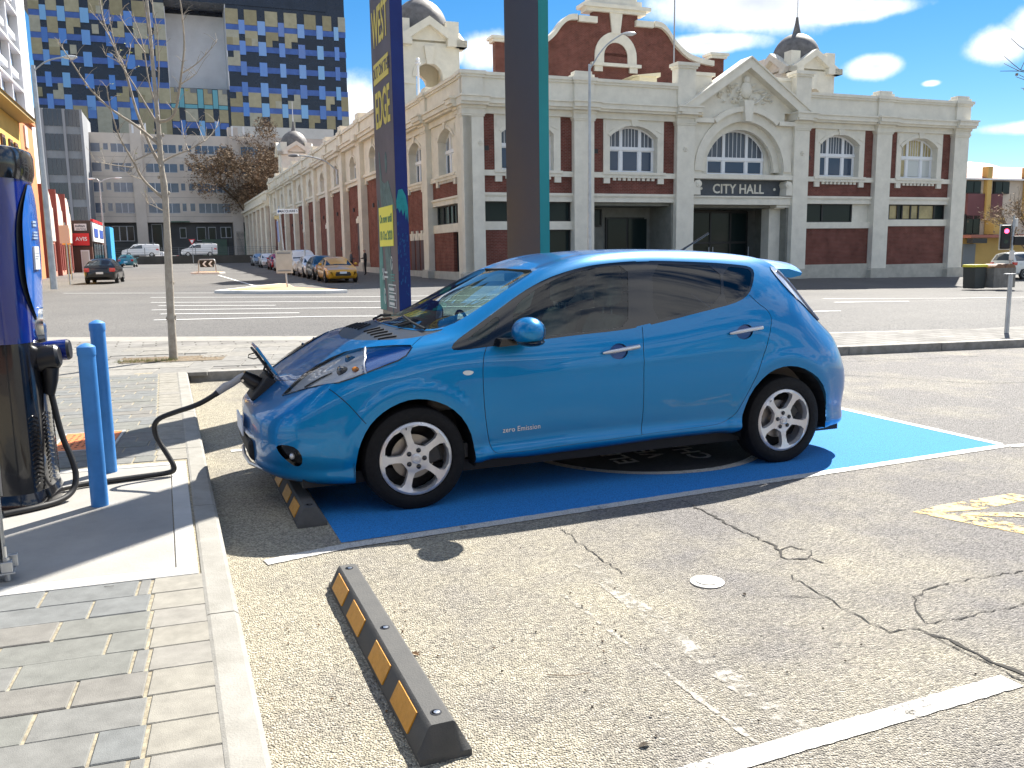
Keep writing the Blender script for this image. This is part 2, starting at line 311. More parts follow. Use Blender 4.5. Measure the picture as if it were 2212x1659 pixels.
# raised footpath beyond the lot, one closed solid
ROADSIDE = [(-40, 18.2), (-14, 15.3), (-5, 14.4), (0, 14.05), (5.5, 14.2), (8.6, 14.75), (14, 16.4), (26, 20.6), (62, 33)]
def solid(name, pts, z1, mat, z0=-.3, parent=None, bevel=0):
    m = MB(); m.prism([(p[0], p[1]) for p in pts], z0, z1, 'z'); o = m.build(name, mat, parent, 0, bevel); return struct(o) if parent is None else o
def bricktex(name, c1, c2, mortar, scale_u, scale_v, uvec, vvec, msize=.02, rough=.8, bump=.3, off=.5, var=.35):
    """running-bond bricks laid in the plane of two world directions"""
    m = bpy.data.materials.new(name); m.use_nodes = True; t = m.node_tree; b = t.nodes['Principled BSDF']
    g = N(t, 'ShaderNodeNewGeometry'); co = N(t, 'ShaderNodeCombineXYZ')
    for i, d in enumerate((uvec, vvec)):
        dp = N(t, 'ShaderNodeVectorMath', operation='DOT_PRODUCT'); t.links.new(g.outputs['Position'], dp.inputs[0]); dp.inputs[1].default_value = Vector(d); t.links.new(dp.outputs['Value'], co.inputs[i])
    bt = N(t, 'ShaderNodeTexBrick', offset=off); bt.inputs['Scale'].default_value = 1; bt.inputs['Brick Width'].default_value = scale_u; bt.inputs['Row Height'].default_value = scale_v; bt.inputs['Mortar Size'].default_value = msize*scale_v; bt.inputs['Color1'].default_value = (*c1, 1); bt.inputs['Color2'].default_value = (*c2, 1); bt.inputs['Mortar'].default_value = (*mortar, 1)
    t.links.new(co.outputs[0], bt.inputs['Vector'])
    nz = N(t, 'ShaderNodeTexNoise', i_Scale=1.3, i_Detail=7, i_Roughness=.65); t.links.new(g.outputs['Position'], nz.inputs['Vector'])
    mr = N(t, 'ShaderNodeMapRange'); mr.inputs[1].default_value = .3; mr.inputs[2].default_value = .7; mr.inputs[3].default_value = 1-var; mr.inputs[4].default_value = 1+var*.5; t.links.new(nz.outputs['Fac'], mr.inputs[0])
    vm = N(t, 'ShaderNodeVectorMath', operation='SCALE'); t.links.new(bt.outputs['Color'], vm.inputs[0]); t.links.new(mr.outputs[0], vm.inputs['Scale']); t.links.new(vm.outputs[0], b.inputs['Base Color'])
    b.inputs['Roughness'].default_value = rough; b.inputs['Specular IOR Level'].default_value = .12
    bp = N(t, 'ShaderNodeBump', i_Strength=bump, i_Distance=.01); t.links.new(mth(t, 'MULTIPLY', bt.outputs['Fac'], -1.0), bp.inputs['Height']); t.links.new(bp.outputs[0], b.inputs['Normal'])
    _M[name] = m; return m
M_fpave = bricktex('footpath_bricks', (.26, .25, .235), (.215, .205, .19), (.12, .115, .10), .40, .20, BP, BQ, .07)
fp = [bay(-34, 11.3)]+[bay(p, q) for p, q in KB]
solid('footpath', [(p.x, p.y) for p in fp]+[(x, y) for x, y in reversed(ROADSIDE)], .118, M_fpave)
# kerb stones along the back of the car park
M_kstone = pm('old_kerb_stone', (.34, .32, .29), .85, 0, .35, 9, .5, 60, col2=(.19, .18, .16))
pts = []
for (a, b) in zip(KB[:-1], KB[1:]):
    A, B = bay(*a), bay(*b); k = max(1, round((B-A).length/1.9))
    pts += [A.lerp(B, i/k) for i in range(k)]
for i in range(min(len(pts)-1, 16)):
    A, B = pts[i], pts[i+1]; d = (B-A).normalized(); w = Vector((-d.y, d.x, 0))
    m = MB(); a0 = A+d*.006; b0 = B-d*.006
    m.prism([(p.x, p.y) for p in (a0-w*.012, b0-w*.012, b0+w*.16, a0+w*.16)], -.05, .124+rnd.uniform(-.004, .004), 'z')
    m.build('kerb_stone', M_kstone, bpy.data.objects['footpath'], 0, .012)
# concrete strip and road edge beyond the footpath
m = MB()
E1 = [Vector((x, y, 0)) for x, y in ROADSIDE]
W2 = [1.9, 1.9, 1.9, 1.7, 1.2, 1.0, .8, .7, .7]
m.add([(p.x, p.y, gz(p.x, p.y)+.012) for p in E1]+[(p.x, p.y+w, gz(p.x, p.y+w)+.012) for p, w in zip(E1, W2)], [(i, i+1, i+10, i+9) for i in range(8)])
struct(m.build('road_gutter', M_conc))
m = MB()
# footpath slabs seen one by one, left of the tree and around it
M_pv = [pm('footpath_slab_%s' % n, c, .8, 0, .3, 9, .25, 140) for n, c in (('grey', (.20, .192, .175)), ('warm', (.22, .208, .183)), ('pale', (.24, .228, .203)))]
fpath = bpy.data.objects['footpath']
D1 = Vector((math.cos(math.radians(11)), math.sin(math.radians(11)), 0)); D2 = Vector((-D1.y, D1.x, 0)); SO = Vector((-9.2, 9.15, 0))
paver_cache = {}
def paver_obj(name, parent, sx, sy, mat, loc, rz, h=.045, key=None, bev=.0035):
    k = (round(sx, 3), round(sy, 3), h, mat.name)
    if k not in paver_cache:
        q = MB(); bv = bev; q.add([(x*sx/2, y*sy/2, -h) for x, y in ((-1, -1), (1, -1), (1, 1), (-1, 1))]+[(x*sx/2, y*sy/2, -bv) for x, y in ((-1, -1), (1, -1), (1, 1), (-1, 1))]+[(x*(sx/2-bv), y*(sy/2-bv), 0) for x, y in ((-1, -1), (1, -1), (1, 1), (-1, 1))],
          [(8, 9, 10, 11)]+[(a, (a+1) % 4, (a+1) % 4+4, a+4) for a in range(4)]+[(a+4, (a+1) % 4+4, (a+1) % 4+8, a+8) for a in range(4)])
        me = q.mesh(name); me.materials.append(mat); paver_cache[k] = me
    o = bpy.data.objects.new(name, paver_cache[k]); C.objects.link(o); o.parent = parent
    o.location = loc; o.rotation_euler = (rnd.uniform(-.003, .003), rnd.uniform(-.003, .003), rz+rnd.uniform(-.003, .003)); return o
TREE = Vector((-4.72, 11.85, 0))
for r_ in range(6):
    for c_ in range(18):
        p = SO+D1*(c_*.66+(.33 if r_ % 2 else 0))+D2*(.45+r_*.56)
        if (p-TREE).length < .75 and abs((p-TREE).dot(D2)) < .5: continue
        pq = (p.dot(BP), p.dot(BQ))
        if pq[1] < 11.35 and pq[0] > -.1: continue
        if pq[1] < 11.2: continue
        if p.y > 14.1 or p.x > 1.5: continue
        paver_obj('paver', fpath, .645, .545, M_pv[rnd.choice((0, 0, 1, 2))], (p.x, p.y, .127+rnd.uniform(-.002, .002)), math.radians(11))
# ---------------- the paved verge on the left: concrete slab, clay-grey pavers, border course, kerb
M_bed = pm('sand_bed', (.40, .355, .25), .95, 0, .3, 40, .4, 300, col2=(.16, .135, .10))
TIL = -.085
def row(p, q): return bay(p, q+TIL*(p+.04))
pv = solid('pavement', [(v.x, v.y) for v in (bay(-9, -4), bay(.064, -4), bay(.064, 11.3), bay(-9, 11.6))], .1255, M_bed)
M_pav = [pm('paver_%s' % n, c, .8, 0, .22, 14, .3, 260) for n, c in (('blue_grey', (.152, .158, .155)), ('grey', (.165, .164, .153)), ('green_grey', (.160, .162, .146)), ('brown_grey', (.172, .164, .147)))]
M_bord = [pm('border_paver_%s' % n, c, .8, 0, .22, 14, .3, 260) for n, c in (('sand', (.25, .235, .20)), ('buff', (.24, .225, .19)), ('grey', (.235, .222, .195)))]
RZ = BA+TIL
def lay(q0, q1):
    n = int((q1-q0)/.1815)
    for i in range(n):
        q = q0+.0908+i*.1815
        wob = rnd.uniform(-.004, .004)
        paver_obj('border_paver', pv, .215, .178, rnd.choice(M_bord), row(-.03, q)+Vector((0, 0, .13+rnd.uniform(-.0015, .0015))), RZ)
        off = (.14, .325, .22, .05)[i % 4]; p = -.145-off; first = True
        a = -.145; b = -.145-off
        while a > -1.75 if q < 5 else a > -2.6:
            L = a-b
            if L > .03: paver_obj('paver', pv, round(L-.009, 3), .178, rnd.choice(M_pav), row((a+b)/2, q)+Vector((0, 0, .13+rnd.uniform(-.002, .002))), RZ)
            a = b; b = a-.365
lay(1.72, 3.9); lay(6.27, 11.2)
# charger slab: a panel with a raised paler border
S = lambda p, q, z: tuple(row(p, q)+Vector((0, 0, z)))
q_ = MB(); q_.prism([(row(a, b).x, row(a, b).y) for a, b in ((-2.4, 4.008), (-.045, 4.008), (-.05, 6.1), (-2.4, 6.1))], .0, .1315, 'z'); q_.build('slab', M_slab, pv, 0, .004)
q_ = MB(); q_.prism([(row(a, b).x, row(a, b).y) for a, b in ((-2.4, 3.895), (.05, 3.895), (.05, 4.004), (-2.4, 4.004))], .0, .134, 'z'); q_.prism([(row(a, b).x, row(a, b).y) for a, b in ((-.041, 4.0055), (.05, 4.0055), (.048, 6.19), (-.046, 6.19))], .0, .1335, 'z'); q_.prism([(row(a, b).x, row(a, b).y) for a, b in ((-2.4, 6.104), (-.05, 6.104), (-.05, 6.19), (-2.4, 6.19))], .0, .1337, 'z'); q_.build('slab_border', M_rim, pv, 0, .004)
# kerb along the bay ends, cast in lengths
for i in range(9):
    a, b = -3.0+i*1.6, -3.0+(i+1)*1.6-.008
    if a > 10.9: break
    b = min(b, 11.15)
    m = MB(); prof = [(.062, -.2), (.062, .131), (.075, .135), (.165, .132), (.182, .118), (.203, -.2)]
    n = len(prof); vs = [tuple(bay(p, a, z)) for p, z in prof]+[tuple(bay(p, b, z)) for p, z in prof]
    m.add(vs, [tuple(range(n)), tuple(range(2*n-1, n-1, -1))]+[(k, k+n, (k+1) % n+n, (k+1) % n) for k in range(n)])
    m.build('kerb_length', M_kerb, pv)
# orange access lid in the pavers
M_or = pm('orange_lid', (.72, .20, .06), .6, 0, .25, 12, .3, 90)
lid = thing('access_lid', 'flat orange access lid with rows of holes set in the pavers', 'access lid', row(-.63, 7.15)+Vector((0, 0, .131)), RZ)
MB().box(-.2, .2, -.33, .33, 0, .006).build('cover', M_or, lid, 0, .003)
q_ = MB(); [q_.cyl((x*.045, y*.06, .0061), (x*.045, y*.06, .0075), .011, n=6) for x in range(-3, 4) for y in range(-4, 5)]; stuff(q_.build('hole', M_crack, lid))
MB().box(-.225, -.204, -.35, .35, -.01, .005).box(.204, .225, -.35, .35, -.01, .005).box(-.225, .225, -.35, -.333, -.01, .0045).box(-.225, .225, .333, .35, -.01, .0045).build('frame', M_rim, lid)
# ---------------- paint in the car park
sheet('bay_blue', [bay(p, q) for p, q in ((.775, 4.40), (5.84, 4.50), (5.87, 6.9), (.77, 6.9))], M_blue, .006)
ring = MB(); n = 64; cx, cy = 3.4, 5.80
ring.add([tuple(bay(cx+.97*math.cos(t), cy+.97*math.sin(t), .0085)) for t in [2*math.pi*i/n for i in range(n)]]+[tuple(bay(cx+.90*math.cos(t), cy+.90*math.sin(t), .0085)) for t in [2*math.pi*i/n for i in range(n)]], [(i, (i+1) % n, n+(i+1) % n, n+i) for i in range(n)])
struct(ring.build('bay_circle', M_white))
disc = MB(); disc.add([tuple(bay(cx+.899*math.cos(2*math.pi*i/n), cy+.899*math.sin(2*math.pi*i/n), .0085)) for i in range(n)], [tuple(range(n))]); struct(disc.build('bay_disc', pm('bay_black', (.03, .032, .036), .8, 0, .3, 40, .4, 200)))
for i, (tx, pp) in enumerate((('ELECTRIC', 3.02), ('VEHICLE', 3.30), ('CHARGING', 3.60))):
    o = text_on('bay_lettering', tx, .235, M_white, None, bay(pp, 5.80, .0105), BQ, -BP, .0003, spacing=1.1, sx=1.0, bold=True); struct(o)
line('bay_line', [bay(.37, 4.255), bay(.8, 4.335), bay(1.9, 4.378), bay(4.0, 4.465), bay(5.87, 4.53)], .082, M_white, .0085, .003, .03)
line('bay_back_line', [bay(5.875, 4.58), bay(5.885, 6.95)], .075, M_white, .0085, .003, .03)
line('bay_far_line', [bay(.39, 6.93), bay(5.92, 6.95)], .08, M_white, .0085, .003, .03)
line('bay_line_tail', [bay(5.875, 4.50), bay(9.5, 3.9)], .075, M_white, .009, .003, .03)
line('near_bay_line', [bay(1.2, 1.94), bay(2.66, 1.96)], .085, M_white, .0075, .003, .03)
line('old_line_ghost', [bay(1.8, 3.6), bay(1.77, 2.6), bay(1.77, 1.95)], .085, M_ghost, .0065, .008, .03)
line('old_line_ghost', [bay(1.55, 3.3), bay(1.60, 2.0)], .02, M_ghost, .0065, .004, .03, 3)
for k_, pl in enumerate(([(3.903, 3.565), (4.15, 3.60), (4.75, 3.60), (4.8, 3.47), (4.3, 3.44), (4.03, 3.50)], [(3.91, 3.55), (4.05, 3.49), (4.2, 3.30), (4.30, 2.95), (4.22, 2.88), (4.08, 3.12)], [(4.02, 3.46), (4.5, 3.16), (4.95, 2.98), (4.9, 3.08), (4.25, 3.40)])):
    sheet('painted_arrow', [bay(p, q) for p, q in pl], M_yel, .0065+.0006*k_)
def crack(pts, w, seed):
    r = random.Random(seed); P = [bay(*p) for p in pts]; out = []
    for a, b in zip(P[:-1], P[1:]):
        n = max(2, int((b-a).length/.035))
        for i in range(n): out.append(a.lerp(b, i/n)+Vector((r.uniform(-.013, .013), r.uniform(-.013, .013), 0)))
    out.append(P[-1]); L = []; R = []
    for i, p in enumerate(out):
        d = (out[min(i+1, len(out)-1)]-out[max(i-1, 0)]).normalized(); nn = Vector((-d.y, d.x, 0)); ww = w*r.uniform(.1, 1.0)
        L.append((*(p+nn*ww)[:2], .0075)); R.append((*(p-nn*ww*.6)[:2], .0075))
    n = len(L); m = MB(); m.add(L+R, [(i, i+n, i+n+1, i+1) for i in range(n-1)]); struct(m.build('asphalt_crack', M_crack))
crack([(2.84, 4.30), (2.81, 3.64), (2.81, 3.42), (2.74, 3.25), (2.80, 3.22), (2.86, 3.20), (2.87, 3.13)], .012, 1)
crack([(2.80, 3.36), (2.88, 3.38), (2.93, 3.30), (2.86, 3.225)], .011, 5)
crack([(2.61, 3.06), (2.58, 2.76), (2.57, 2.43), (2.69, 2.40), (2.69, 2.25), (2.69, 2.14), (2.70, 1.9)], .006, 2)
crack([(2.69, 2.40), (2.73, 2.28), (2.72, 2.12), (2.74, 1.85)], .016, 6)
crack([(3.65, 2.67), (3.22, 2.71), (2.95, 2.66), (2.88, 2.60), (2.76, 2.43), (2.93, 2.41), (3.31, 2.41)], .006, 3)
crack([(1.94, 4.12), (1.915, 3.8), (1.91, 3.4)], .007, 4)
crack([(5.2, 8.6), (7.4, 8.1), (8.3, 6.8), (9.6, 6.3)], .012, 8)
crack([(6.3, 9.2), (8.5, 8.9), (10.5, 8.5)], .012, 9)
crack([(2.4, 2.9), (2.56, 2.80), (2.6, 2.77)], .004, 11)
# ---------------- street paint
for pl in ([(-13.9, 33.2), (-4.85, 31.2), (2, 31.2)], [(-12.3, 29.4), (-7.4, 28.6), (-5.1, 28.0), (2, 28)], [(-11.2, 27.3), (-7.3, 26.65)], [(-10.5, 25.1), (-6, 24.95), (-3.8, 24.65), (2, 24.6)], [(-9.5, 23.25), (-5.65, 22.9)], [(-8.75, 21), (-4.6, 21.45), (-3.3, 21.26), (2.5, 21.0)],
           [(4, 34.0), (12.65, 36.0), (18.6, 36.1), (26, 38.5)], [(12.74, 32.7), (17, 33.2)], [(13.3, 28.9), (17.2, 29.5)], [(14.3, 26.5), (20, 27.5)], [(9.2, 24.4), (11.5, 24.8)], [(5, 20.6), (8, 20.8)]):
    line('lane_line', pl, .13, M_whitefar, .012, 0, 1.5)
line('lane_line', [(-21.8, 64.5), (-13.2, 44.6)], .14, M_whitefar, .012, 0, 2)
line('give_way_line', [(-20, 38.5), (-12.5, 36.5)], .12, M_whitefar, .012, 0, 2)
# ------------------------------------------------------------------ city hall
M_ren = pm('cream_render', (.76, .72, .62), .8, 0, .12, 1.6, .12, 40)
M_ren2 = pm('cream_render_side_bounce', (.76, .70, .575), .8, 0, .14, 1.2, .12, 40)  # warmer copy of the front render, street bounce put into the colour
M_plinth = pm('plinth_render', (.50, .475, .41), .85, 0, .2, 2, .15, 40)
M_win = pm('window_white', (.80, .81, .83), .45)
M_brk = bricktex('red_brick_front', (.205, .068, .052), (.155, .050, .040), (.22, .14, .115), .24, .085, EE, (0, 0, 1), .12, .85, .4)
A22 = math.radians(22); DD = Vector((-math.sin(A22), math.cos(A22), 0))
M_brks = bricktex('red_brick_side', (.235, .078, .055), (.175, .056, .042), (.24, .15, .12), .24, .085, DD, (0, 0, 1), .12, .85, .4)
M_pane = pm('window_pane', (.06, .085, .13), .08, spec=.35)
M_paned = pm('window_pane_dim', (.11, .125, .15), .15, spec=.3)
M_dkw = pm('dark_window', (.014, .024, .024), .12, spec=.22)
M_frd = pm('dark_frame', (.02, .02, .02), .5)
M_slate = pm('sign_slate', (.075, .085, .10), .6, 0, .15, 6)
M_lead = pm('dome_lead', (.17, .16, .155), .62, .2, .35, 2.5, .1, 30)
M_roof = pm('iron_roof', (.38, .37, .34), .6, 0, .2, 1)
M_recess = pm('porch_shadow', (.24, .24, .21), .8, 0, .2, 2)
hall = thing('city_hall', 'long two storey cream and red brick hall with arched white windows and domed towers', 'building', C0, AL)
RB = math.radians(1.5)
TS = lambda p: (p[1]-p[0]*math.sin(RB), p[0]*math.cos(RB), p[2])      # side frame: (along the side street, depth, z)
def HB(T=None): return MB(T)
def arch_fill(m, s0, s1, curve, ztop, w0, w1, n=16):
    """wall above an arched opening: curve(s) gives the underside"""
    for i in range(n):
        a, b = s0+(s1-s0)*i/n, s0+(s1-s0)*(i+1)/n
        za, zb = curve(a), curve(b)
        vs = [(a, w0, za), (b, w0, zb), (b, w0, ztop), (a, w0, ztop), (a, w1, za), (b, w1, zb), (b, w1, ztop), (a, w1, ztop)]
        m.add(vs, [(0, 1, 2, 3), (0, 4, 5, 1), (2, 6, 7, 3)])
def ring_pts(cs, cz, r0, r1, a0, a1, n): return [(cs+r*math.cos(math.radians(a)), cz+r*math.sin(math.radians(a))) for r, rng in ((r0, range(n+1)), (r1, range(n, -1, -1))) for a in [a0+(a1-a0)*i/n for i in rng]]
def ring_prism(m, cs, cz, r0, r1, a0, a1, n, w0, w1):
    for i in range(n):
        p = ring_pts(cs, cz, r0, r1, a0+(a1-a0)*i/n, a0+(a1-a0)*(i+1)/n, 1); m.prism(p, w0, w1, 'y')
def seg_curve(c, hw, zs, za):
    """segmental arch underside through (c±hw, zs) with crown za"""
    h = za-zs; R = (hw*hw+h*h)/(2*h); z0 = za-R
    return (lambda s: z0+math.sqrt(max(R*R-(s-c)**2, 0))), R, z0
def arched_window(T, c, hw, zb, zs, za, w, prm, lit=None, small=False):
    """white timber window: three lights below a transom, arched small-paned lights above"""
    f, R, z0 = seg_curve(c, hw, zs, za); m = HB(T); d0, d1 = w, w+.12
    fr = .10 if not small else .12
    zt = zb+(zs-zb)*.70                       # transom
    m.box(c-hw, c-hw+fr, d0, d1, zb, zs); m.box(c+hw-fr, c+hw, d0, d1, zb, zs); m.box(c-hw, c+hw, d0-.03, d1, zb-.06, zb+.13)
    m.box(c-hw-.04, c+hw+.04, d0-.06, d1, zt-.10, zt+.10)
    xm = hw*.40
    for sx in (-1, 1):
        x = c+sx*xm; m.box(x-.10, x+.10, d0-.02, d1, zb, f(x)-.02)
    n = 14; pl = [(c-hw+2*hw*i/n, f(c-hw+2*hw*i/n)) for i in range(n+1)]
    for i in range(n):
        a, b = pl[i], pl[i+1]; m.prism([a, b, (b[0], max(b[1]-fr, zs-.12)), (a[0], max(a[1]-fr, zs-.12))], d0, d1, 'y')
    # glazing bars of the top lights
    for lo, hi, k in ((c-hw+fr, c-xm-.10, 3), (c-xm+.10, c+xm-.10, 5), (c+xm+.10, c+hw-fr, 3)):
        for i in range(1, k):
            x = lo+(hi-lo)*i/k; m.box(x-.016, x+.016, d0+.03, d1-.03, zt+.1, f(x)-.03)
    wn = m.build('window', M_win, hall)
    lights = [(c-hw+fr, c-xm-.10), (c-xm+.10, c+xm-.10), (c+xm+.10, c+hw-fr)]
    for i, (lo, hi) in enumerate(lights):
        q = HB(T); q.box(lo+.05, hi-.05, d0+.05, d0+.07, zb+.16, zt-.12); q.build('pane', lit[i] if lit else M_pane, wn)
        q = HB(T); pts_ = [(lo, zt+.1)]+[(hi, zt+.1)]+[(hi-(hi-lo)*j/6, f(hi-(hi-lo)*j/6)-.08) for j in range(7)]; q.prism(pts_, d0+.05, d0+.07, 'y'); q.build('pane', M_paned if not lit else lit[0], wn)
        q = HB(T); q.box(lo, lo+.05, d0+.02, d1, zb+.12, zt-.1).box(hi-.05, hi, d0+.02, d1, zb+.12, zt-.1).box(lo+.05, hi-.05, d0+.02, d1, zt-.16, zt-.1); q.build('sash', M_win, wn)
    return wn
PIL = [(0, 1.2), (6.65, 7.9), (13.4, 14.6), (21.9, 23.05), (28.5, 29.75), (35.25, 36.5)]
zb_ = lambda s: gz(*st(s, 0)[:2])-.25
def pilaster(T, a, b, ztop, d=.45, mat=M_ren, zp=.38, base=-.6, w=0):
    m = HB(T); m.box(a, b, w, w+d+.2, base, ztop-.2); m.box(a-.05, b+.05, w-.05, w+d+.2, ztop-.2, ztop-.1); m.box(a-.09, b+.09, w-.09, w+d+.2, ztop-.1, ztop); m.build('pilaster', mat, hall)
    m = HB(T); m.box(a-.14, b+.14, w-.14, w+d+.1, base, zp); m.prism([(a-.14, zp), (b+.14, zp), (b+.02, zp+.1), (a-.02, zp+.1)], w-.1, w+d, 'y'); m.build('plinth', M_plinth, hall)
for a, b in PIL: pilaster(None, a, b, 9.1, base=-1.0, zp=.38-.012*a)
WP = .38                                        # plane of the brick wall
def bay_upper(T, a, b, hw, zsill, zspr, zcr, ztop, mat_b, mat_r, c=None, dent=True, zbrk=4.86, lit=None, strips=True, wp=WP):
    c = (a+b)/2 if c is None else c
    if strips:
        [HB(T).box(x0, x1, wp, wp+.3, zsill, ztop).build('brick_strip', mat_b, hall) for x0, x1 in ((a, c-hw-.42), (c+hw+.42, b))]
    f, R, z0 = seg_curve(c, hw, zspr, zcr)
    m = HB(T); sw = wp-.06
    x0, x1 = (c-hw-.42, c+hw+.42) if strips else (a, b)
    m.box(x0, c-hw, sw, wp+.65, zsill, ztop).box(c+hw, x1, sw, wp+.65, zsill, ztop); arch_fill(m, c-hw, c+hw, f, ztop, sw, wp+.65); m.build('window_surround', mat_r, hall)
    m = HB(T); th = math.degrees(math.asin(hw/R)); ring_prism(m, c, z0, R+.001, R+.20, 90-th, 90+th, 12, sw-.05, sw+.02); m.build('arch_moulding', mat_r, hall)
    m = HB(T); m.prism([(c-.16, zcr-.04), (c+.16, zcr-.04), (c+.25, ztop), (c-.25, ztop)], sw-.11, sw+.05, 'y'); m.build('keystone', mat_r, hall)
    for sx in (-1, 1):
        m = HB(T); m.prism([(c+sx*(hw+.30), ztop-.25), (c+sx*(hw+.30), ztop-.75), (c+sx*(hw*.45), ztop-.25)], sw-.03, sw+.02, 'y'); m.build('spandrel_panel', mat_r, hall)
    arched_window(T, c, hw, zsill+.04, zspr, zcr, wp+.42, hall, lit)
    m = HB(T); m.box(a, b, wp-.16, wp+.3, zsill-.30, zsill).box(c-hw-.5, c+hw+.5, wp-.22, wp+.3, zsill-.12, zsill+.03); m.build('sill_band', mat_r, hall)
    if dent:
        [HB(T).box(x, x+.4, wp-.13, wp+.1, zsill-.62, zsill-.30).build('bracket', mat_r, hall) for x in (c-hw-.42, c+hw+.02)]
        n = 9
        for i in range(n):
            x = c-hw+.14+(2*hw-.28)*(i+.5)/n; q = HB(T); q.box(x-.10, x+.10, wp-.10, wp+.1, zsill-.45, zsill-.30); q.build('dentil', mat_r, hall)
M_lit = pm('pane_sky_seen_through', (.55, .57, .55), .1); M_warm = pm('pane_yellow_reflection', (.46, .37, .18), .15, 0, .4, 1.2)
for i in (0, 1, 3, 4):
    a, b = PIL[i][1], PIL[i+1][0]
    bay_upper(None, a, b, 1.58, 6.08, 8.12, 8.78, 9.1, M_brk, M_ren, lit=(M_warm, M_lit, M_lit) if i == 4 else None)
    m = HB(); m.box(a, b, WP, WP+.3, 4.86, 5.80); m.build('brick_panel', M_brk, hall)
    m = HB(); m.box(a, b, WP-.16, WP+.5, 4.72, 4.86).box(a, b, WP-.08, WP+.5, 4.38, 4.72).box(a, b, WP-.12, WP+.4, 4.66, 4.72); m.build('string_course', M_ren, hall)
# ground floor of each bay
a, b = PIL[0][1], PIL[1][0]
def low_window(T, a, b, z0, z1, bars, mat=M_dkw, w=WP+.25, name='window'):
    m = HB(T); m.box(a, b, w-.05, w+.1, z0, z0+.07).box(a, b, w-.05, w+.1, z1-.07, z1)
    for x in [a+.04]+list(bars)+[b-.04]: m.box(x-.05, x+.05, w-.05, w+.1, z0+.07, z1-.07)
    f = m.build(name, M_frd, hall); xs_ = [a]+list(bars)+[b]
    for x0, x1 in zip(xs_[:-1], xs_[1:]):
        q = HB(T); q.box(x0+.05, x1-.05, w+.02, w+.05, z0+.07, z1-.07); q.build('pane', mat(x0) if callable(mat) else mat, f)
    return f
low_window(None, a, b, 3.27, 4.38, [a+2.0, a+3.6])
m = HB(); m.box(a, b, WP-.05, WP+.4, 2.8, 3.27); m.build('sill_band', M_ren, hall)
m = HB(); m.box(a, a+1.9, WP+.02, WP+.4, .35, 2.8); m.build('brick_panel', M_brk, hall)
m = HB(); m.box(a, a+1.9, WP-.08, WP+.4, -1, .35); m.build('plinth', M_plinth, hall)
low_window(None, a+1.9, b, -.2, 2.8, [a+3.2], name='shop_window')
a, b = PIL[1][1], PIL[2][0]                       # open porch bay
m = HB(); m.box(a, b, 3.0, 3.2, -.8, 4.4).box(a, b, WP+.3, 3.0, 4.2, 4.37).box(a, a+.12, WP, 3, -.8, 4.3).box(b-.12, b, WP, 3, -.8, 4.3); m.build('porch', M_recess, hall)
low_window(None, a+.55, a+1.9, 3.05, 4.1, [], w=2.85)
m = HB(); m.box(a+2.2, b-.6, 2.85, 2.95, -.6, 3.6); f_ = m.build('door', M_frd, hall)
for x in (a+2.3, a+3.75): q = HB(); q.box(x, x+1.3, 2.80, 2.84, -.4, 3.5); q.build('pane', M_dkw, f_)
for i, (z0, zc, zp_) in ((3, (2.80, 3.20, .46)), (4, (2.93, 3.37, .36))):
    a, b = PIL[i][1], PIL[i+1][0]
    if i == 3: low_window(None, a+.25, b-1.3, zc, 4.38, [a+1.7]); m = HB(); m.box(b-1.3, b, WP+.2, WP+.4, zc, 4.38); m.build('wall_panel', M_ren, hall); m = HB(); m.box(a, a+.25, WP+.2, WP+.4, zc, 4.38); m.build('wall_panel', M_ren, hall)
    else: low_window(None, a, b, zc, 4.38, [a+.6, a+1.35, a+1.75, a+2.5, a+3.2, a+4.6], mat=lambda x: M_warm if x < 34.2 and abs(x-31.1) > .3 else M_dkw)
    m = HB(); m.box(a, b, WP-.05, WP+.4, z0, zc); m.build('sill_band', M_ren, hall)
    m = HB(); m.box(a, b, WP+.05, WP+.4, zp_, z0); m.build('brick_panel', M_brk, hall)
    m = HB(); m.box(a, b, WP-.12, WP+.4, -1, zp_); m.build('plinth', M_plinth, hall)
# doorway bay: sign, consoles, arch, window, glass doors
a, b = PIL[2][1], PIL[3][0]; cc = 18.25
m = HB(); m.box(a, b, WP-.2, WP+.9, 4.28, 4.70).box(a, b, WP-.28, WP+.9, 4.70, 4.80); m.build('lintel', M_ren, hall)
m = HB(); m.box(a, b, WP+.30, WP+.5, 4.80, 5.85); sg = m.build('sign_board', M_slate, hall)
text_on('lettering', 'CITY HALL', .80, M_ren, sg, (cc, WP+.28, 5.24), (1, 0, 0), (0, 0, 1), .03, spacing=1.02, sx=.97, bold=True)
for x in (-2.72, 2.72): q = HB(); q.cyl((cc+x, WP+.31, 5.27), (cc+x, WP+.25, 5.27), .085, n=14); q.build('sign_dot', M_ren, sg)
for sx in (-1, 1):
    x0 = cc+sx*3.35; m = HB(); pts_ = [(-.30, 4.85), (-.42, 5.0), (-.30, 5.2), (-.34, 5.45), (-.16, 5.7), (.12, 5.75), (.26, 5.55), (.16, 5.3), (.2, 4.85)]
    m.prism([(x0-sx*p[0], p[1]) for p in pts_], WP-.35, WP+.4, 'y'); m.build('console', M_ren, hall)
    m = HB(); m.cyl((x0-sx*.05, WP-.40, 5.5), (x0-sx*.05, WP-.3, 5.5), .2, n=16).cyl((x0-sx*.05, WP-.44, 5.5), (x0-sx*.05, WP-.4, 5.5), .1, n=12); m.build('scroll', M_ren, hall, 40)
m = HB(); m.box(a, b, WP-.32, WP+1.2, 5.82, 6.10); m.build('sill_band', M_ren, hall)
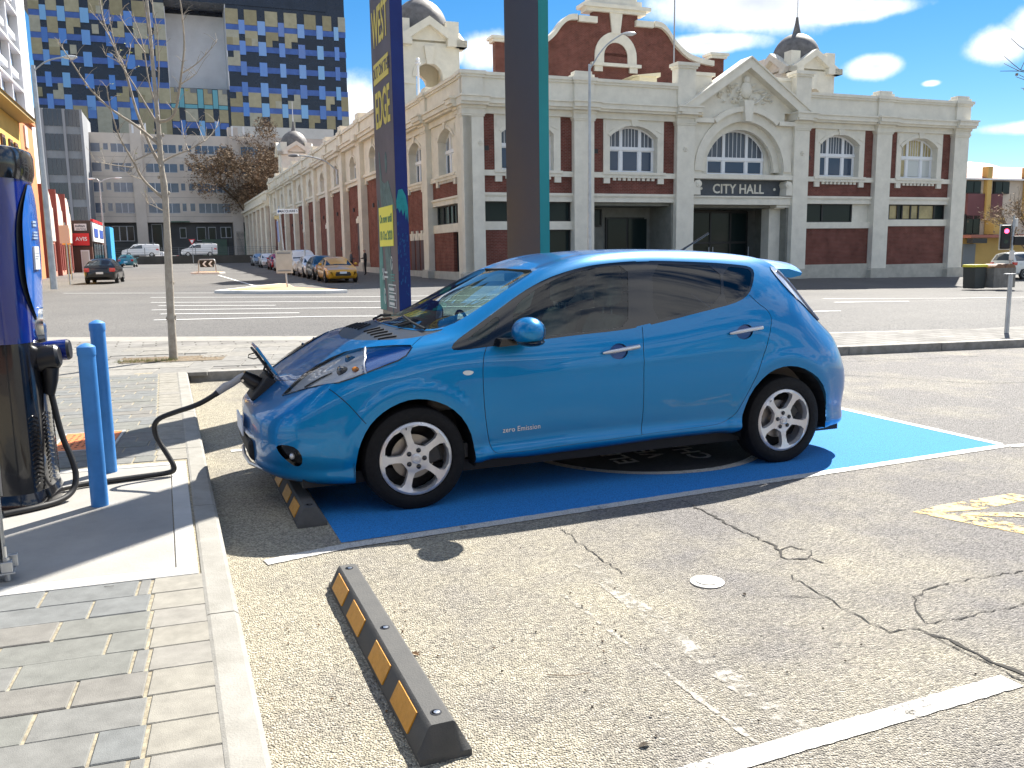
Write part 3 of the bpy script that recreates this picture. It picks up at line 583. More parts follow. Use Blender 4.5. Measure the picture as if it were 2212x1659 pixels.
# arch wall
fa = lambda s: 6.3+math.sqrt(max(9-(s-cc)**2, 0))
m = HB(); m.box(a, cc-3, .22, 1.2, 6.1, 9.15).box(cc+3, b, .22, 1.2, 6.1, 9.15); arch_fill(m, cc-3, cc+3, fa, 9.9, .22, 1.2, 24); m.build('arch_wall', M_ren, hall)
m = HB(); ring_prism(m, cc, 6.3, 2.999, 3.55, 0, 180, 24, .12, .3); ring_prism(m, cc, 6.3, 2.55, 3.0, 0, 180, 24, .55, .8); m.build('arch_moulding', M_ren, hall)
m = HB(); ring_prism(m, cc, 6.3, 3.55, 3.86, 52, 128, 20, -.12, .3); 
th_ = math.radians(52)
for sx in (-1, 1): m.box(min(cc+sx*3.86*math.cos(th_), cc+sx*3.72), max(cc+sx*3.86*math.cos(th_), cc+sx*3.72), -.12, .3, 9.10, 9.36)
m.build('hood_mould', M_ren, hall)
m = HB(); m.prism([(cc-.24, 9.25), (cc+.24, 9.25), (cc+.36, 10.48), (cc-.36, 10.48)], -.28, .3, 'y'); m.build('keystone', M_ren, hall)
f2, R2, z02 = seg_curve(cc, 2.12, 7.55, 8.88)
m = HB(); 
for s0, s1 in ((cc-2.95, cc-2.12), (cc+2.12, cc+2.95)): 
    arch_fill(m, s0, s1, lambda s: 6.05, 6.06, 1.0, 1.3, 2)
    for i in range(6):
        x0, x1 = s0+(s1-s0)*i/6, s0+(s1-s0)*(i+1)/6; m.box(x0, x1, 1.0, 1.3, 6.1, max(min(fa(x0), fa(x1)), 6.3))
for i in range(20):
    x0, x1 = cc-2.12+4.24*i/20, cc-2.12+4.24*(i+1)/20; m.prism([(x0, f2(x0)), (x1, f2(x1)), (x1, fa(x1)+.05), (x0, fa(x0)+.05)], 1.0, 1.3, 'y')
m.build('window_surround', M_ren, hall)
arched_window(None, cc, 2.12, 6.14, 7.55, 8.88, 1.12, hall)
for sx in (-1, 1):
    m = HB(); r_ = random.Random(3)
    for i in range(9): m.ball((cc+sx*(2.62-.03*i), .92, 6.35+.14*i), .10-.007*i, .07, .09, 7, 5)
    m.build('carved_drop', M_ren, hall, 60)
# entrance
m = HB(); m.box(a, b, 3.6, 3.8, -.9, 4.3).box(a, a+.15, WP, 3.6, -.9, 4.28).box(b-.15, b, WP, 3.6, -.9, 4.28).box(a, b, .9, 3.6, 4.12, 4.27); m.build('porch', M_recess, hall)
m = HB(); m.box(b-1.0, b-.15, 1.0, 1.8, -.9, 4.1); m.build('porch_pier', M_ren, hall)
m = HB(); m.box(b-.95, b-.15, .55, 1.6, 4.05, 4.12); m.box(b-1.0, b, WP-.1, 1.2, 4.12, 4.27); m.build('pier_cap', M_ren, hall)
m = HB(); 
for x in (a+.3, a+1.8, a+3.35, a+4.9, a+6.2): m.box(x-.06, x+.06, 3.2, 3.35, -.6, 4.0)
m.box(a+.3, a+6.2, 3.2, 3.35, 1.9, 2.05).box(a+.3, a+6.2, 3.2, 3.35, 3.9, 4.05); f_ = m.build('entrance_doors', M_frd, hall)
for x0, x1 in ((a+.36, a+1.74), (a+1.86, a+3.29), (a+3.41, a+4.84), (a+4.96, a+6.14)):
    for z0, z1 in ((-.6, 1.9), (2.05, 3.9)): q = HB(); q.box(x0, x1, 3.25, 3.28, z0, z1); q.build('pane', M_dkw, f_)
for x in (a+1.0, a+1.35, a+3.2, a+3.5, a+6.3): q = HB(); q.cyl((x, 3.12, -.1), (x, 3.12, 1.7), .025, n=8); q.build('handle', M_stl if 'M_stl' in globals() else M_win, f_)
# cornice, parapet and pediment
def runs(T, segs, z0, z1, w0, w1, name, mat): 
    for s0, s1 in segs: m = HB(T); m.box(s0, s1, w0, w1, z0, z1); m.build(name, mat, hall)
R1 = [(0, 13.4), (23.05, 36.5)]
runs(None, R1, 9.1, 9.45, .18, 1.0, 'frieze', M_ren)
for s0, s1 in R1: m = HB(); m.box(s0, s1, -.12, 1.0, 9.45, 9.58).box(s0, s1, -.26, 1.0, 9.58, 9.85).box(s0, s1, -.34, 1.0, 9.85, 9.95); m.build('cornice', M_ren, hall)
for a, b in PIL:
    m = HB(); m.box(a-.06, b+.06, -.06, .6, 9.1, 9.3).box(a-.1, b+.1, -.14, .6, 9.3, 9.46).box(a-.2, b+.2, -.40, .9, 9.46, 9.60).box(a-.2, b+.2, -.52, .9, 9.60, 9.86).box(a-.26, b+.26, -.60, .9, 9.86, 9.965); m.build('cornice_block', M_ren, hall)
runs(None, R1, 9.95, 10.95, .12, .5, 'parapet', M_ren)
for s0, s1 in R1: m = HB(); m.box(s0, s1, .02, .6, 10.95, 11.08).box(s0, s1, -.06, .66, 11.08, 11.25); m.build('coping', M_ren, hall)
for a, b in PIL:
    hi = 12.15 if 13 < a < 22 else 10.95
    m = HB(); m.box(a, b, -.02, .7, 9.965, hi); m.box(a-.08, b+.08, -.10, .74, hi, hi+.13).box(a-.16, b+.16, -.18, .8, hi+.13, hi+.32); m.build('parapet_pier', M_ren, hall)
    if a not in (0, 13.4, 21.9) : m = HB(); m.box(a-.02, b+.02, .0, .75, hi+.32, hi+.5).box(a+.1, b-.1, .08, .7, hi+.5, hi+.68); m.build('pier_cap', M_ren, hall)
apx = 12.95; zb0 = 9.97
def rake(off, t): return [(13.95, zb0), (cc, apx), (23.2-.65, zb0)]
m = HB(); m.prism([(14.0, 9.9), (22.5, 9.9), (22.5, 9.95), (cc, 12.5), (14.0, 9.95)], .22, .7, 'y'); m.build('tympanum', M_ren, hall)
for sx in (-1, 1):
    m = HB(); dx, dz = 4.55, 2.98
    m.prism([(cc+sx*dx, 9.97), (cc+sx*(dx-.85), 9.97), (cc, 12.38), (cc, apx)], -.34, .7, 'y')
    m.prism([(cc+sx*(dx+.12), 9.975), (cc+sx*dx, 9.972), (cc, apx+.001), (cc, apx+.1)], -.44, .75, 'y'); m.build('raking_cornice', M_ren, hall)
    m = HB(); x0 = cc+sx*3.75; m.box(min(x0, x0+sx*.9)-.2, max(x0, x0+sx*.9)-.0, -.5, .6, 9.47, 9.968); m.build('cornice_return', M_ren, hall)
    m = HB(); m.box(min(cc+sx*3.65, cc+sx*2.2), max(cc+sx*3.65, cc+sx*2.2), .5, .72, 10.5, 11.9).box(min(cc+sx*3.65, cc+sx*2.0), max(cc+sx*3.65, cc+sx*2.0), .44, .78, 11.9, 12.1); m.build('parapet', M_ren, hall)
# carved crest with leaves over the arch
m = HB(); m.ball((cc, .12, 11.15), .42, .2, .5, 12, 8).ball((cc, .1, 11.75), .25, .16, .25, 10, 6); m.build('carved_crest', M_ren, hall, 60)
r_ = random.Random(5)
for sx in (-1, 1):
    for i in range(26):
        a = math.radians(r_.uniform(5, 75)); rr = r_.uniform(.5, 1.95); x = cc+sx*(rr*math.cos(a)*1.05); z = 10.25+rr*math.sin(a)*.62+.1
        if z > 12.3-abs(x-cc)*.62: continue
        if math.hypot(x-cc, z-6.3) < 3.95: continue
        m = HB(); L = r_.uniform(.28, .5); b = math.radians(r_.uniform(-40, 60)); d = (sx*math.cos(b), math.sin(b)); nn = (-d[1], d[0])
        P = lambda u, v, w: (x+d[0]*u+nn[0]*v, w, z+d[1]*u+nn[1]*v)
        m.add([P(-L/2, 0, .2), P(0, .09, .14), P(L/2, .02, .06), P(0, -.09, .14), P(0, 0, .02)], [(0, 1, 4), (1, 2, 4), (2, 3, 4), (3, 0, 4)]); m.build('carved_leaf', M_ren, hall)
# rosettes on the pilasters
for s in (1.0, 13.95, 22.5):
    m = HB(); [m.ball((s+.11*math.cos(k*1.047), -.02, 7.5+.11*math.sin(k*1.047)), .06, .04, .06, 6, 4) for k in range(6)]; m.ball((s, -.03, 7.5), .06, .05, .06, 6, 4); m.build('rosette', M_ren, hall, 60)
for s in (1.48, 8.2, 23.35): q = HB(); q.box(s-.12, s+.12, WP-.02, WP+.02, 7.15, 7.4); q.build('vent', M_frd, hall)
# ---- side street front of the office block
PS = [(.0, 1.2), (7.05, 8.15), (13.3, 14.4)]
for a, b in PS[1:]: pilaster(TS, a, b, 9.1, mat=M_ren2, base=-.5, zp=.42)
m = HB(TS); m.box(0, 1.2, .012, .5, -.5, 9.1); m.build('pilaster', M_ren2, hall)
for i in range(2):
    a, b = PS[i][1], PS[i+1][0]
    bay_upper(TS, a, b, 1.45, 6.1, 8.12, 8.75, 9.1, M_brks, M_ren2, strips=False)
    m = HB(TS)
    if i == 0: m.box(a, b, WP, WP+.3, 4.80, 5.80)
    else: m.box(a, b, WP, WP+.3, .4, 5.80)
    m.build('brick_panel', M_brks, hall)
a, b = PS[0][1], PS[1][0]
m = HB(TS); m.box(a, b, WP-.16, WP+.5, 4.68, 4.80).box(a, b, WP-.08, WP+.5, 4.38, 4.68); m.build('string_course', M_ren2, hall)
M_ref = pm('pane_red_reflection', (.30, .10, .08), .12, 0, .3, 1)
low_window(TS, a+.1, b-.2, 3.25, 4.38, [a+1.3, a+2.0, a+2.6, a+3.4, a+4.5], mat=lambda x: M_dkw)
m = HB(TS); m.box(a, b, WP-.05, WP+.4, 2.76, 3.25); m.build('sill_band', M_ren2, hall)
m = HB(TS); m.box(a+2.0, b, WP, WP+.4, .45, 2.76); m.build('brick_panel', M_brks, hall)
low_window(TS, a, a+2.0, .25, 2.76, [a+1.0], name='shop_window')
m = HB(TS); m.box(a, b, WP-.12, WP+.4, -.5, .45).box(PS[1][1], PS[2][0], WP-.12, WP+.4, -.5, .42); m.build('plinth', M_plinth, hall)
for x in (9.6, 10.75, 11.9):
    m = HB(TS); m.box(x-.42, x+.42, WP-.04, WP+.05, .45, 2.42); dr = m.build('side_door', pm('door_brown', (.07, .03, .025), .5), hall)
    m = HB(TS)
    for k, dz in ((-1, .25), (0, .42), (1, .25)): m.prism([(x+k*.30-.14, 2.42), (x+k*.30+.14, 2.42), (x+k*.40+.17, 2.62+dz), (x+k*.40-.17, 2.62+dz)], WP-.09-.01*(k == 0), WP+.02, 'y')
    m.build('keystone', M_ren2, hall)
S1 = [(-.3, 14.4)]
runs(TS, [(1.0, 14.4)], 9.1, 9.45, .18, 1.0, 'frieze', M_ren2)
m = HB(TS); m.box(.61, 14.4, -.12, .9, 9.45, 9.58).box(.61, 14.4, -.26, .9, 9.58, 9.85).box(.61, 14.4, -.34, .9, 9.85, 9.95); m.build('cornice', M_ren2, hall)
for a, b in PS:
    a2 = .7 if a == 0 else a
    m = HB(TS); m.box(a2-.06, b+.06, -.06, .6, 9.1, 9.3).box(a2-.1, b+.1, -.14, .6, 9.3, 9.462).box(a2-.2, b+.2, -.40, .9, 9.462, 9.602).box(a2-.2, b+.2, -.52, .9, 9.602, 9.862).box(a2-.26, b+.26, -.60, .9, 9.862, 9.967); m.build('cornice_block', M_ren2, hall)
runs(TS, [(.68, 14.4)], 9.95, 10.95, .12, .5, 'parapet', M_ren2)
m = HB(TS); m.box(.70, 14.4, .02, .6, 10.95, 11.082).box(.70, 14.4, -.06, .66, 11.082, 11.252); m.build('coping', M_ren2, hall)
for a, b in PS[1:]:
    m = HB(TS); m.box(a, b, -.02, .7, 9.967, 10.95).box(a-.08, b+.08, -.10, .74, 10.95, 11.08).box(a-.16, b+.16, -.18, .8, 11.08, 11.27); m.build('parapet_pier', M_ren2, hall)
    m = HB(TS); m.box(a-.02, b+.02, .0, .75, 11.27, 11.45).box(a+.1, b-.1, .08, .7, 11.45, 11.63); m.build('pier_cap', M_ren2, hall)
m = HB(TS); m.cyl((9.3, .3, 11.2), (9.3, .3, 13.5), .09, .07, 10).ball((9.3, .3, 13.65), .15, n=8, m=5).cyl((9.3, .3, 13.4), (9.3, .3, 13.5), .17, n=10); m.build('vent_post', M_win, hall, 40)
# body of the office block and its roof
m = HB(); m.box(.72, 36.4, 4.2, 13.9, -1, 10.2).box(.72, 36.4, 1.4, 4.2, 4.9, 10.2); m.build('office_block', M_ren, hall)
m = HB(); m.box(.72, 36.4, 1.2, 13.9, 10.2, 10.35); m.build('flat_roof', M_roof, hall)
m = HB(); m.box(36.38, 36.49, .4, 14, -1.2, 10.9); m.build('end_wall', M_ren, hall)
m = HB(); m.prism([(5.5, 10.35), (6.9, 11.75), (8.0, 10.35)], 3, 9, 'y'); m.build('roof_lantern', M_ren, hall)
m = HB(); m.box(12.2, 13.4, 2.5, 10, 10.35, 12.1); m.prism([(11.7, 12.1), (13.6, 12.1), (13.6, 12.35)], 2.4, 10, 'y'); m.build('roof_hut', pm('hut_cream', (.62, .58, .44), .7), hall)
for (s, w, r, z) in ((3.6, 11, .85, 12.9), (2.8, 15.2, .7, 12.6)): m = HB(); m.cyl((s, w, 10.3), (s, w, z), r, n=20).cyl((s, w, z), (s, w, z+.08), r*1.04, n=20); m.build('roof_tank', pm('tank_grey', (.42, .42, .40), .6), hall, 40)
# ---- great hall behind: brick body, scrolled gable, towers
m = HB(); m.prism([(.5, -1), (36, -1), (36, 12.0), (18.25, 15.4), (.5, 12.0)], 18.6, 92, 'y'); m.build('great_hall', M_brk, hall)
g0 = 17.7
Pg = [(7.6, 11), (7.6, 16.0), (8.6, 16.0), (8.79, 15.9), (10.8, 16.25)]
def cat(pts, n=5):
    out = []
    for i in range(len(pts)-1):
        p0, p1, p2, p3 = pts[max(i-1, 0)], pts[i], pts[i+1], pts[min(i+2, len(pts)-1)]
        for k in range(n):
            t = k/n; out.append(tuple(.5*((2*p1[j])+(-p0[j]+p2[j])*t+(2*p0[j]-5*p1[j]+4*p2[j]-p3[j])*t*t+(-p0[j]+3*p1[j]-3*p2[j]+p3[j])*t**3) for j in range(2)))
    return out+[pts[-1]]
gc = 18.4
sw = cat([(-9.0, 16.55), (-7.7, 16.7), (-6.5, 17.05), (-5.4, 17.85), (-4.7, 18.7), (-4.1, 19.15), (-3.4, 19.25)])
left = [(-10.1, 11), (-10.1, 17.2), (-8.95, 17.2), (-8.95, 15.9)]+sw[1:]+[(-1.95, 19.25), (-1.95, 20.0), (-2.3, 20.35)]
top = [(-2.3, 20.35), (2.3, 20.35)]
gpts = [(gc+x, z) for x, z in left]+[(gc-x, z) for x, z in reversed(left)]
m = HB()
LX = sorted(set([round(x, 3) for x, z in left]))
def ghz(x):                                      # height of the gable edge at |x| from the middle
    x = -abs(x)
    if x < -8.95: return 17.2
    if x > -1.95: return 20.2
    for (x0, z0), (x1, z1) in zip(sw[:-1], sw[1:]):
        if x0 <= x <= x1: return z0+(z1-z0)*(x-x0)/max(x1-x0, 1e-6)
    return 19.25 if x > -4.0 else 16.6
xg = [-10.1, -8.951, -8.949]+[x for x, z in sw[1:]]+[-2.5, -1.951, -1.949, -1.2, -.6, 0]; xg = sorted(set(xg+[-x for x in xg]))
for x0, x1 in zip(xg[:-1], xg[1:]):
    if x1-x0 < .01: continue
    z0, z1 = ghz(x0+1e-4), ghz(x1-1e-4); m.prism([(gc+x0, 11), (gc+x1, 11), (gc+x1, z1), (gc+x0, z0)], g0, g0+.6, 'y')
m.build('gable_wall', M_brk, hall)
for sx in (-1, 1):
    m = HB(); pr = [(gc-sx*x if sx > 0 else gc+x*1, z) for x, z in sw]
    pr = [(gc+(x if sx < 0 else -x), z) for x, z in sw]
    for (xa, za), (xb, zb2) in zip(pr[:-1], pr[1:]):
        k = .5
        m.prism([(xa, za-.02), (xb, zb2-.02), (xb, zb2+.40), (xa, za+.40)], g0-.3, g0+.7, 'y')
    x2 = gc+sx*3.3; m.box(min(x2, gc+sx*1.7), max(x2, gc+sx*1.7), g0-.3, g0+.7, 19.12, 19.58); m.build('gable_scroll', M_ren, hall)
    m = HB(); x2 = gc+sx*9.55; m.box(x2-.75, x2+.75, g0-.2, g0+.9, 17.2, 17.42).box(x2-.9, x2+.9, g0-.3, g0+1, 17.42, 17.62); m.build('gable_cap', M_ren, hall)
m = HB(); m.box(gc-2.6, gc+2.6, g0-.25, g0+.9, 20.0, 20.28).box(gc-2.95, gc+2.95, g0-.45, g0+1, 20.28, 20.55); m.build('gable_cornice', M_ren, hall)
m = HB(); m.box(gc-2.3, gc+2.3, g0-.1, g0+.8, 20.55, 21.0).box(gc-1.9, gc+1.9, g0, g0+.8, 21.0, 21.35); m.build('gable_top', M_ren, hall)
m = HB(); ring_prism(m, gc, 16.75, 1.05, 1.85, 0, 180, 16, g0-.12, g0+.05); m.box(gc-1.85, gc-1.05, g0-.12, g0+.05, 16.2, 16.75).box(gc+1.05, gc+1.85, g0-.12, g0+.05, 16.2, 16.75).box(gc-2.2, gc+2.2, g0-.3, g0+.05, 15.95, 16.2).box(gc-1.9, gc-1.2, g0-.2, g0+.05, 15.55, 15.95).box(gc+1.2, gc+1.9, g0-.2, g0+.05, 15.55, 15.95); m.prism([(gc-.35, 18.45), (gc+.35, 18.45), (gc+.55, 20.0), (gc-.55, 20.0)], g0-.16, g0+.05, 'y'); m.build('gable_niche', M_ren, hall)
m = HB(); m.box(gc-1.04, gc+1.04, g0-.02, g0+.02, 16.2, 17.0); ring_prism(m, gc, 16.75, .02, 1.04, 0, 180, 12, g0-.02, g0+.02); m.build('niche_brick', M_brk, hall)
for s in (8.3, 25.0): pass
def tower(s0, w0, w=4.4, zc=15.9, z0=9, mat=M_ren):
    c = s0+w/2; d = w0+w/2
    m = HB()                                     # four walls pierced by arches
    aw = .95; zs_ = 13.6
    f_ = lambda s: zs_+math.sqrt(max(aw*aw-(s-c)**2, 0)); f2_ = lambda s: zs_+math.sqrt(max(aw*aw-(s-d)**2, 0))
    for wa, wb in ((w0, w0+.5), (w0+w-.5, w0+w)):
        m.box(s0, c-aw, wa, wb, z0, zc).box(c+aw, s0+w, wa, wb, z0, zc).box(c-aw, c+aw, wa, wb, z0, 11.0); arch_fill(m, c-aw, c+aw, f_, zc, wa, wb, 12)
    Tt = lambda p: (p[1], p[0], p[2])
    q = HB(Tt)
    for wa, wb in ((s0, s0+.5), (s0+w-.5, s0+w)):
        q.box(w0+.5, d-aw, wa, wb, z0, zc).box(d+aw, w0+w-.5, wa, wb, z0, zc).box(d-aw, d+aw, wa, wb, z0, 11.0); arch_fill(q, d-aw, d+aw, f2_, zc, wa, wb, 12)
    m.add(q.v, q.f); m.build('tower_wall', mat, hall)
    m = HB(); ring_prism(m, c, zs_, aw, aw+.28, 0, 180, 12, w0-.08, w0+.02); m.prism([(c-.2, zs_+aw-.1), (c+.2, zs_+aw-.1), (c+.36, zc-.25), (c-.36, zc-.25)], w0-.2, w0+.02, 'y')
    m.box(s0-.05, c-aw, w0-.1, w0+.1, zs_-.5, zs_-.15).box(c+aw, s0+w+.05, w0-.1, w0+.1, zs_-.5, zs_-.15); m.build('tower_moulding', mat, hall)
    for T2, cA, fr0, fr1 in ((None, c, w0, w0+w), (Tt, d, s0, s0+w)):
        for e, ws in ((-1, fr0), (1, fr1)):
            m = HB(T2); o_ = ws+e*.45
            lo, hi = min(ws-e*.3, o_), max(ws-e*.3, o_); hw = w/2+.45
            m.box(cA-hw, cA-1.25, lo, hi, zc-.25, zc+.2).box(cA+1.25, cA+hw, lo, hi, zc-.25, zc+.2)
            for sx in (-1, 1): m.prism([(cA+sx*(w/2+.1), zc+.2), (cA+sx*1.35, zc+.2), (cA, zc+1.1), (cA, zc+1.65)], lo, hi, 'y')
            m.prism([(cA-1.4, zc+.15), (cA+1.4, zc+.15), (cA, zc+1.15)], min(ws-e*.3, ws), max(ws-e*.3, ws), 'y'); m.build('tower_pediment', mat, hall)
    m = HB()
    for sx in (-1, 1):
        for sy in (-1, 1): m.box(c+sx*1.75-.45, c+sx*1.75+.45, d+sy*1.75-.45, d+sy*1.75+.45, zc, zc+1.5)
    m.box(s0+.3, s0+w-.3, w0+.3, w0+w-.3, zc-.1, zc+.5); m.build('tower_blocks', mat, hall)
    m = HB(); R = 2.0; m.lathe([(R, zc+.5), (R, zc+1.15)]+[(R*math.cos(t), zc+1.15+R*1.12*math.sin(t)) for t in [math.pi/2*i/9 for i in range(1, 9)]]+[(.36, zc+1.15+R*1.10), (.26, zc+3.75), (.15, zc+4.3), (.10, zc+4.7)], 28, (c, d, 0)); dm = m.build('dome', M_lead, hall, 45)
    m = HB(); m.cyl((c, d, zc+4.6), (c, d, zc+7.6), .06, .03, 8); m.build('flagpole', M_win, hall)
tower(-.1, 14.0); tower(32.4, 14.0); tower(-.6, 85.8, zc=16.4)
m = HB(); m.cyl((20.3, 12, 10), (20.3, 12, 22), .07, .05, 8); m.build('flagpole', pm('pole_grey', (.35, .36, .38), .5), hall)
HP = [18.3, 26.0, 33.6, 41.2, 48.9, 56.5, 64.2, 72.4, 80.4, 88.2]
for a in HP: 
    zz0 = .0075*a; pilaster(TS, a, a+1.25, 10.6, mat=M_ren2, base=-.3, zp=.6+zz0, d=.55)
M_doorh = pm('door_dark', (.05, .025, .025), .5)
def hall_bay(a, b, k):
    c = (a+b)/2+.1
    m = HB(TS); m.box(a, b, WP+.15, WP+.4, -.3, 7.8); m.build('brick_panel', M_brks, hall)
    m = HB(TS); hw = 1.2; f, R, z0 = seg_curve(c, hw, 9.2, 9.95); sw_ = WP-.02
    m.box(a, c-hw, sw_, WP+.7, 7.75, 10.6).box(c+hw, b, sw_, WP+.7, 7.75, 10.6); arch_fill(m, c-hw, c+hw, f, 10.6, sw_, WP+.7, 10); m.box(a, a+.5, sw_, WP+.3, 7.2, 7.75).box(b-.5, b, sw_, WP+.3, 7.2, 7.75).box(a+.5, b-.5, sw_, WP+.3, 7.45, 7.75); m.build('window_surround', M_ren2, hall)
    m = HB(TS); m.box(a, b, sw_-.14, WP+.6, 7.75, 7.98); m.build('sill_band', M_ren2, hall)
    m = HB(TS); th = math.degrees(math.asin(hw/R)); ring_prism(m, c, z0, R+.001, R+.18, 90-th, 90+th, 8, sw_-.06, sw_+.02); m.prism([(c-.13, 9.9), (c+.13, 9.9), (c+.2, 10.6), (c-.2, 10.6)], sw_-.1, sw_+.02, 'y'); m.build('arch_moulding', M_ren2, hall)
    m = HB(TS); w = WP+.38
    m.box(c-hw, c-hw+.14, w, w+.1, 7.98, 9.3).box(c+hw-.14, c+hw, w, w+.1, 7.98, 9.3).box(c-hw, c+hw, w, w+.1, 7.98, 8.12).box(c-.42, c-.28, w, w+.1, 8.12, 9.75).box(c+.28, c+.42, w, w+.1, 8.12, 9.75).box(c-hw, c+hw, w-.02, w+.1, 9.1, 9.25)
    for i in range(8):
        x0, x1 = c-hw+2*hw*i/8, c-hw+2*hw*(i+1)/8; m.prism([(x0, f(x0)-.13), (x1, f(x1)-.13), (x1, f(x1)), (x0, f(x0))], w, w+.1, 'y')
    wn = m.build('window', M_win, hall)
    for x0, x1 in ((c-hw+.14, c-.42), (c-.28, c+.28), (c+.42, c+hw-.14)): q = HB(TS); q.box(x0, x1, w+.04, w+.06, 8.12, 9.1).box(x0, x1, w+.04, w+.06, 9.25, f((x0+x1)/2)-.2); q.build('pane', M_pane if x0 > c-.3 and x0 < c else M_paned, wn)
    if k in (1, 3, 5, 6):
        x = a+2.0; z1 = 4.25; m = HB(TS); m.box(x-.8, x+.8, WP+.08, WP+.2, .2, z1); m.build('side_door', M_doorh, hall)
        m = HB(TS); m.box(x-1.0, x+1.0, WP+.02, WP+.2, z1, z1+.4).box(x-.3, x+.3, WP-.03, WP+.2, z1, z1+.55); m.build('lintel', M_ren2, hall)
    for (x, z) in ((c+.9, 5.4), (c-.6, 2.1)): q = HB(TS); q.box(x-.16, x+.16, WP+.05, WP+.2, z-.12, z+.2); q.build('wall_vent', M_frd, hall)
for k, (a, b) in enumerate(zip(HP[:-1], HP[1:])): hall_bay(a+1.25, b, k)
m = HB(TS); m.box(14.4, 18.3, WP, WP+.4, -.3, 10.6); m.build('brick_panel', M_brks, hall)
m = HB(TS); m.box(14.4, 91, -.02, 1.0, 10.6, 10.85).box(14.4, 91, -.2, 1.0, 10.85, 11.1).box(14.4, 91, -.3, 1.0, 11.1, 11.2); m.build('cornice', M_ren2, hall)
m = HB(TS); m.box(14.4, 91, .12, .6, 11.2, 12.15).box(14.4, 91, -.02, .7, 12.15, 12.42); m.build('parapet', M_ren2, hall)
for a in HP:
    m = HB(TS); m.box(a-.2, a+1.45, -.45, .8, 10.75, 11.205).box(a, a+1.25, -.05, .7, 11.205, 12.15).box(a-.12, a+1.37, -.15, .8, 12.15, 12.46).box(a+.05, a+1.2, 0, .7, 12.46, 12.95); m.build('parapet_pier', M_ren2, hall)
m = HB(TS); m.box(14.4, 91, -.05, WP+.3, -.5, .5); m.build('plinth', M_plinth, hall)
# low wing at the far end of the side street
m = HB(TS); m.box(91.2, 128, .2, 16, -.5, 9.6); m.build('end_wing', M_brks, hall)
for a in (92, 98.5, 105, 111.5, 118, 125.5): pilaster(TS, a, a+2.0, 9.0, mat=M_ren2, base=0, zp=1.6, w=-.3)
m = HB(TS); m.box(91, 128.5, -.4, 1, 9.0, 9.5).box(91, 128.5, -.8, 1, 9.5, 9.9).box(91, 128, -.2, 1, 9.9, 11.0).box(91, 128.4, -.4, 1, 11.0, 11.3); m.build('wing_cornice', M_ren2, hall)
# ------------------------------------------------------------------ buildings beyond the side street
def bld(name, label, s, w, dz=0, cat='building', big=1.0, back=0.0, s0=-14.5, z0=1.5):
    """a building and its drawing frame; big enlarges the drawn outline, back moves it down the street"""
    g_ = lambda q: (s0+(q[0]-s0)*big, q[1]+back, z0+(q[2]-z0)*big)
    s, w, _ = g_((s, w, 0)); p = st(s, w); z = gz(p.x, p.y)+dz
    t = thing(name, label, cat, (p.x, p.y, z), AL)
    def T(q): a, b, c = g_(q); return (a-s, b-w, c-z)
    return t, T
M_tan = [pm('panel_tan_%d' % i, c, .6, 0, .18, .9, .1, 12) for i, c in enumerate(((.36, .32, .20), (.40, .37, .25), (.31, .275, .165), (.40, .39, .31)))]
M_pdk = pm('panel_navy', (.012, .022, .045), .28, 0, .3, .5)
M_band = pm('spandrel_blue', (.055, .13, .42), .35, 0, .25, .6)
M_glb = [pm('window_blue_%d' % i, c, .12, spec=.8) for i, c in enumerate(((.10, .24, .62), (.16, .33, .68), (.08, .18, .50), (.20, .42, .72)))]
M_wht = pm('panel_white', (.74, .76, .80), .55, 0, .12, .3)
M_aqua = pm('panel_aqua', (.12, .36, .44), .4); M_gy = pm('panel_grey', (.16, .18, .20), .5)
bt, BT = bld('patterned_tower', 'large building patched in tan, navy and bright blue panels with a blank white bay', -10, 131, big=1.221, back=39)
q = MB(BT); q.box(-37.3, -15.35, 131, 155, 0, 60).box(-4.6, 17.6, 131, 155, 0, 52.5).box(-15.35, -4.6, 140.2, 155, 0, 49).box(-15.3, -4.65, 131.2, 139, 0, 23.5); q.build('core', M_pdk, bt)
q = MB(BT); q.box(-15.3, -4.7, 140, 140.15, 32.8, 47.6); q.box(-4.75, -4.61, 131, 140, 32.8, 50).box(-15.3, -15.2, 131, 140, 30, 47); q.build('white_wall', M_wht, bt)
q = MB(BT); q.box(-40, 14, 130.8, 160, 48.2, 62); q.build('roof_storey', M_pdk, bt)
mesh_cache = {}
def panel(name, x0, x1, z0, z1, w, d, mat):
    k = (round(x1-x0, 2), round(z1-z0, 2), d, mat.name)
    if k not in mesh_cache:
        g_ = 1.221; m = MB(); m.box(-(x1-x0)/2*g_, (x1-x0)/2*g_, -d, 0, -(z1-z0)/2*g_, (z1-z0)/2*g_); me = m.mesh(name); me.materials.append(mat); mesh_cache[k] = me
    o = bpy.data.objects.new(name, mesh_cache[k]); C.objects.link(o); o.parent = bt; o.location = BT(((x0+x1)/2, w, (z0+z1)/2)); return o
bands = [44.75, 41.0, 37.25, 33.5, 29.75]
rowsR = ['TTTTTTT', 'TTttDDD', 'tDDDDDD', 'DDDDDDD', 'tTTtDtT', 'TTTttTT']
rowsL = ['TTTTTTT', 'TTtdtTT', 'TTdDDtT', 'DDDDDDD', 'dtDDtTT', 'DDtTTTT']
tR = [(-4.7, -2.4), (-1.3, 1.0), (2.5, 4.8), (6.0, 8.4), (9.8, 12.0), (13.3, 15.0), (16.3, 17.7)]; wR = [(-2.4, -1.3), (1.05, 2.45), (4.85, 5.95), (8.45, 9.75), (12.05, 13.25), (15.4, 16.3)]
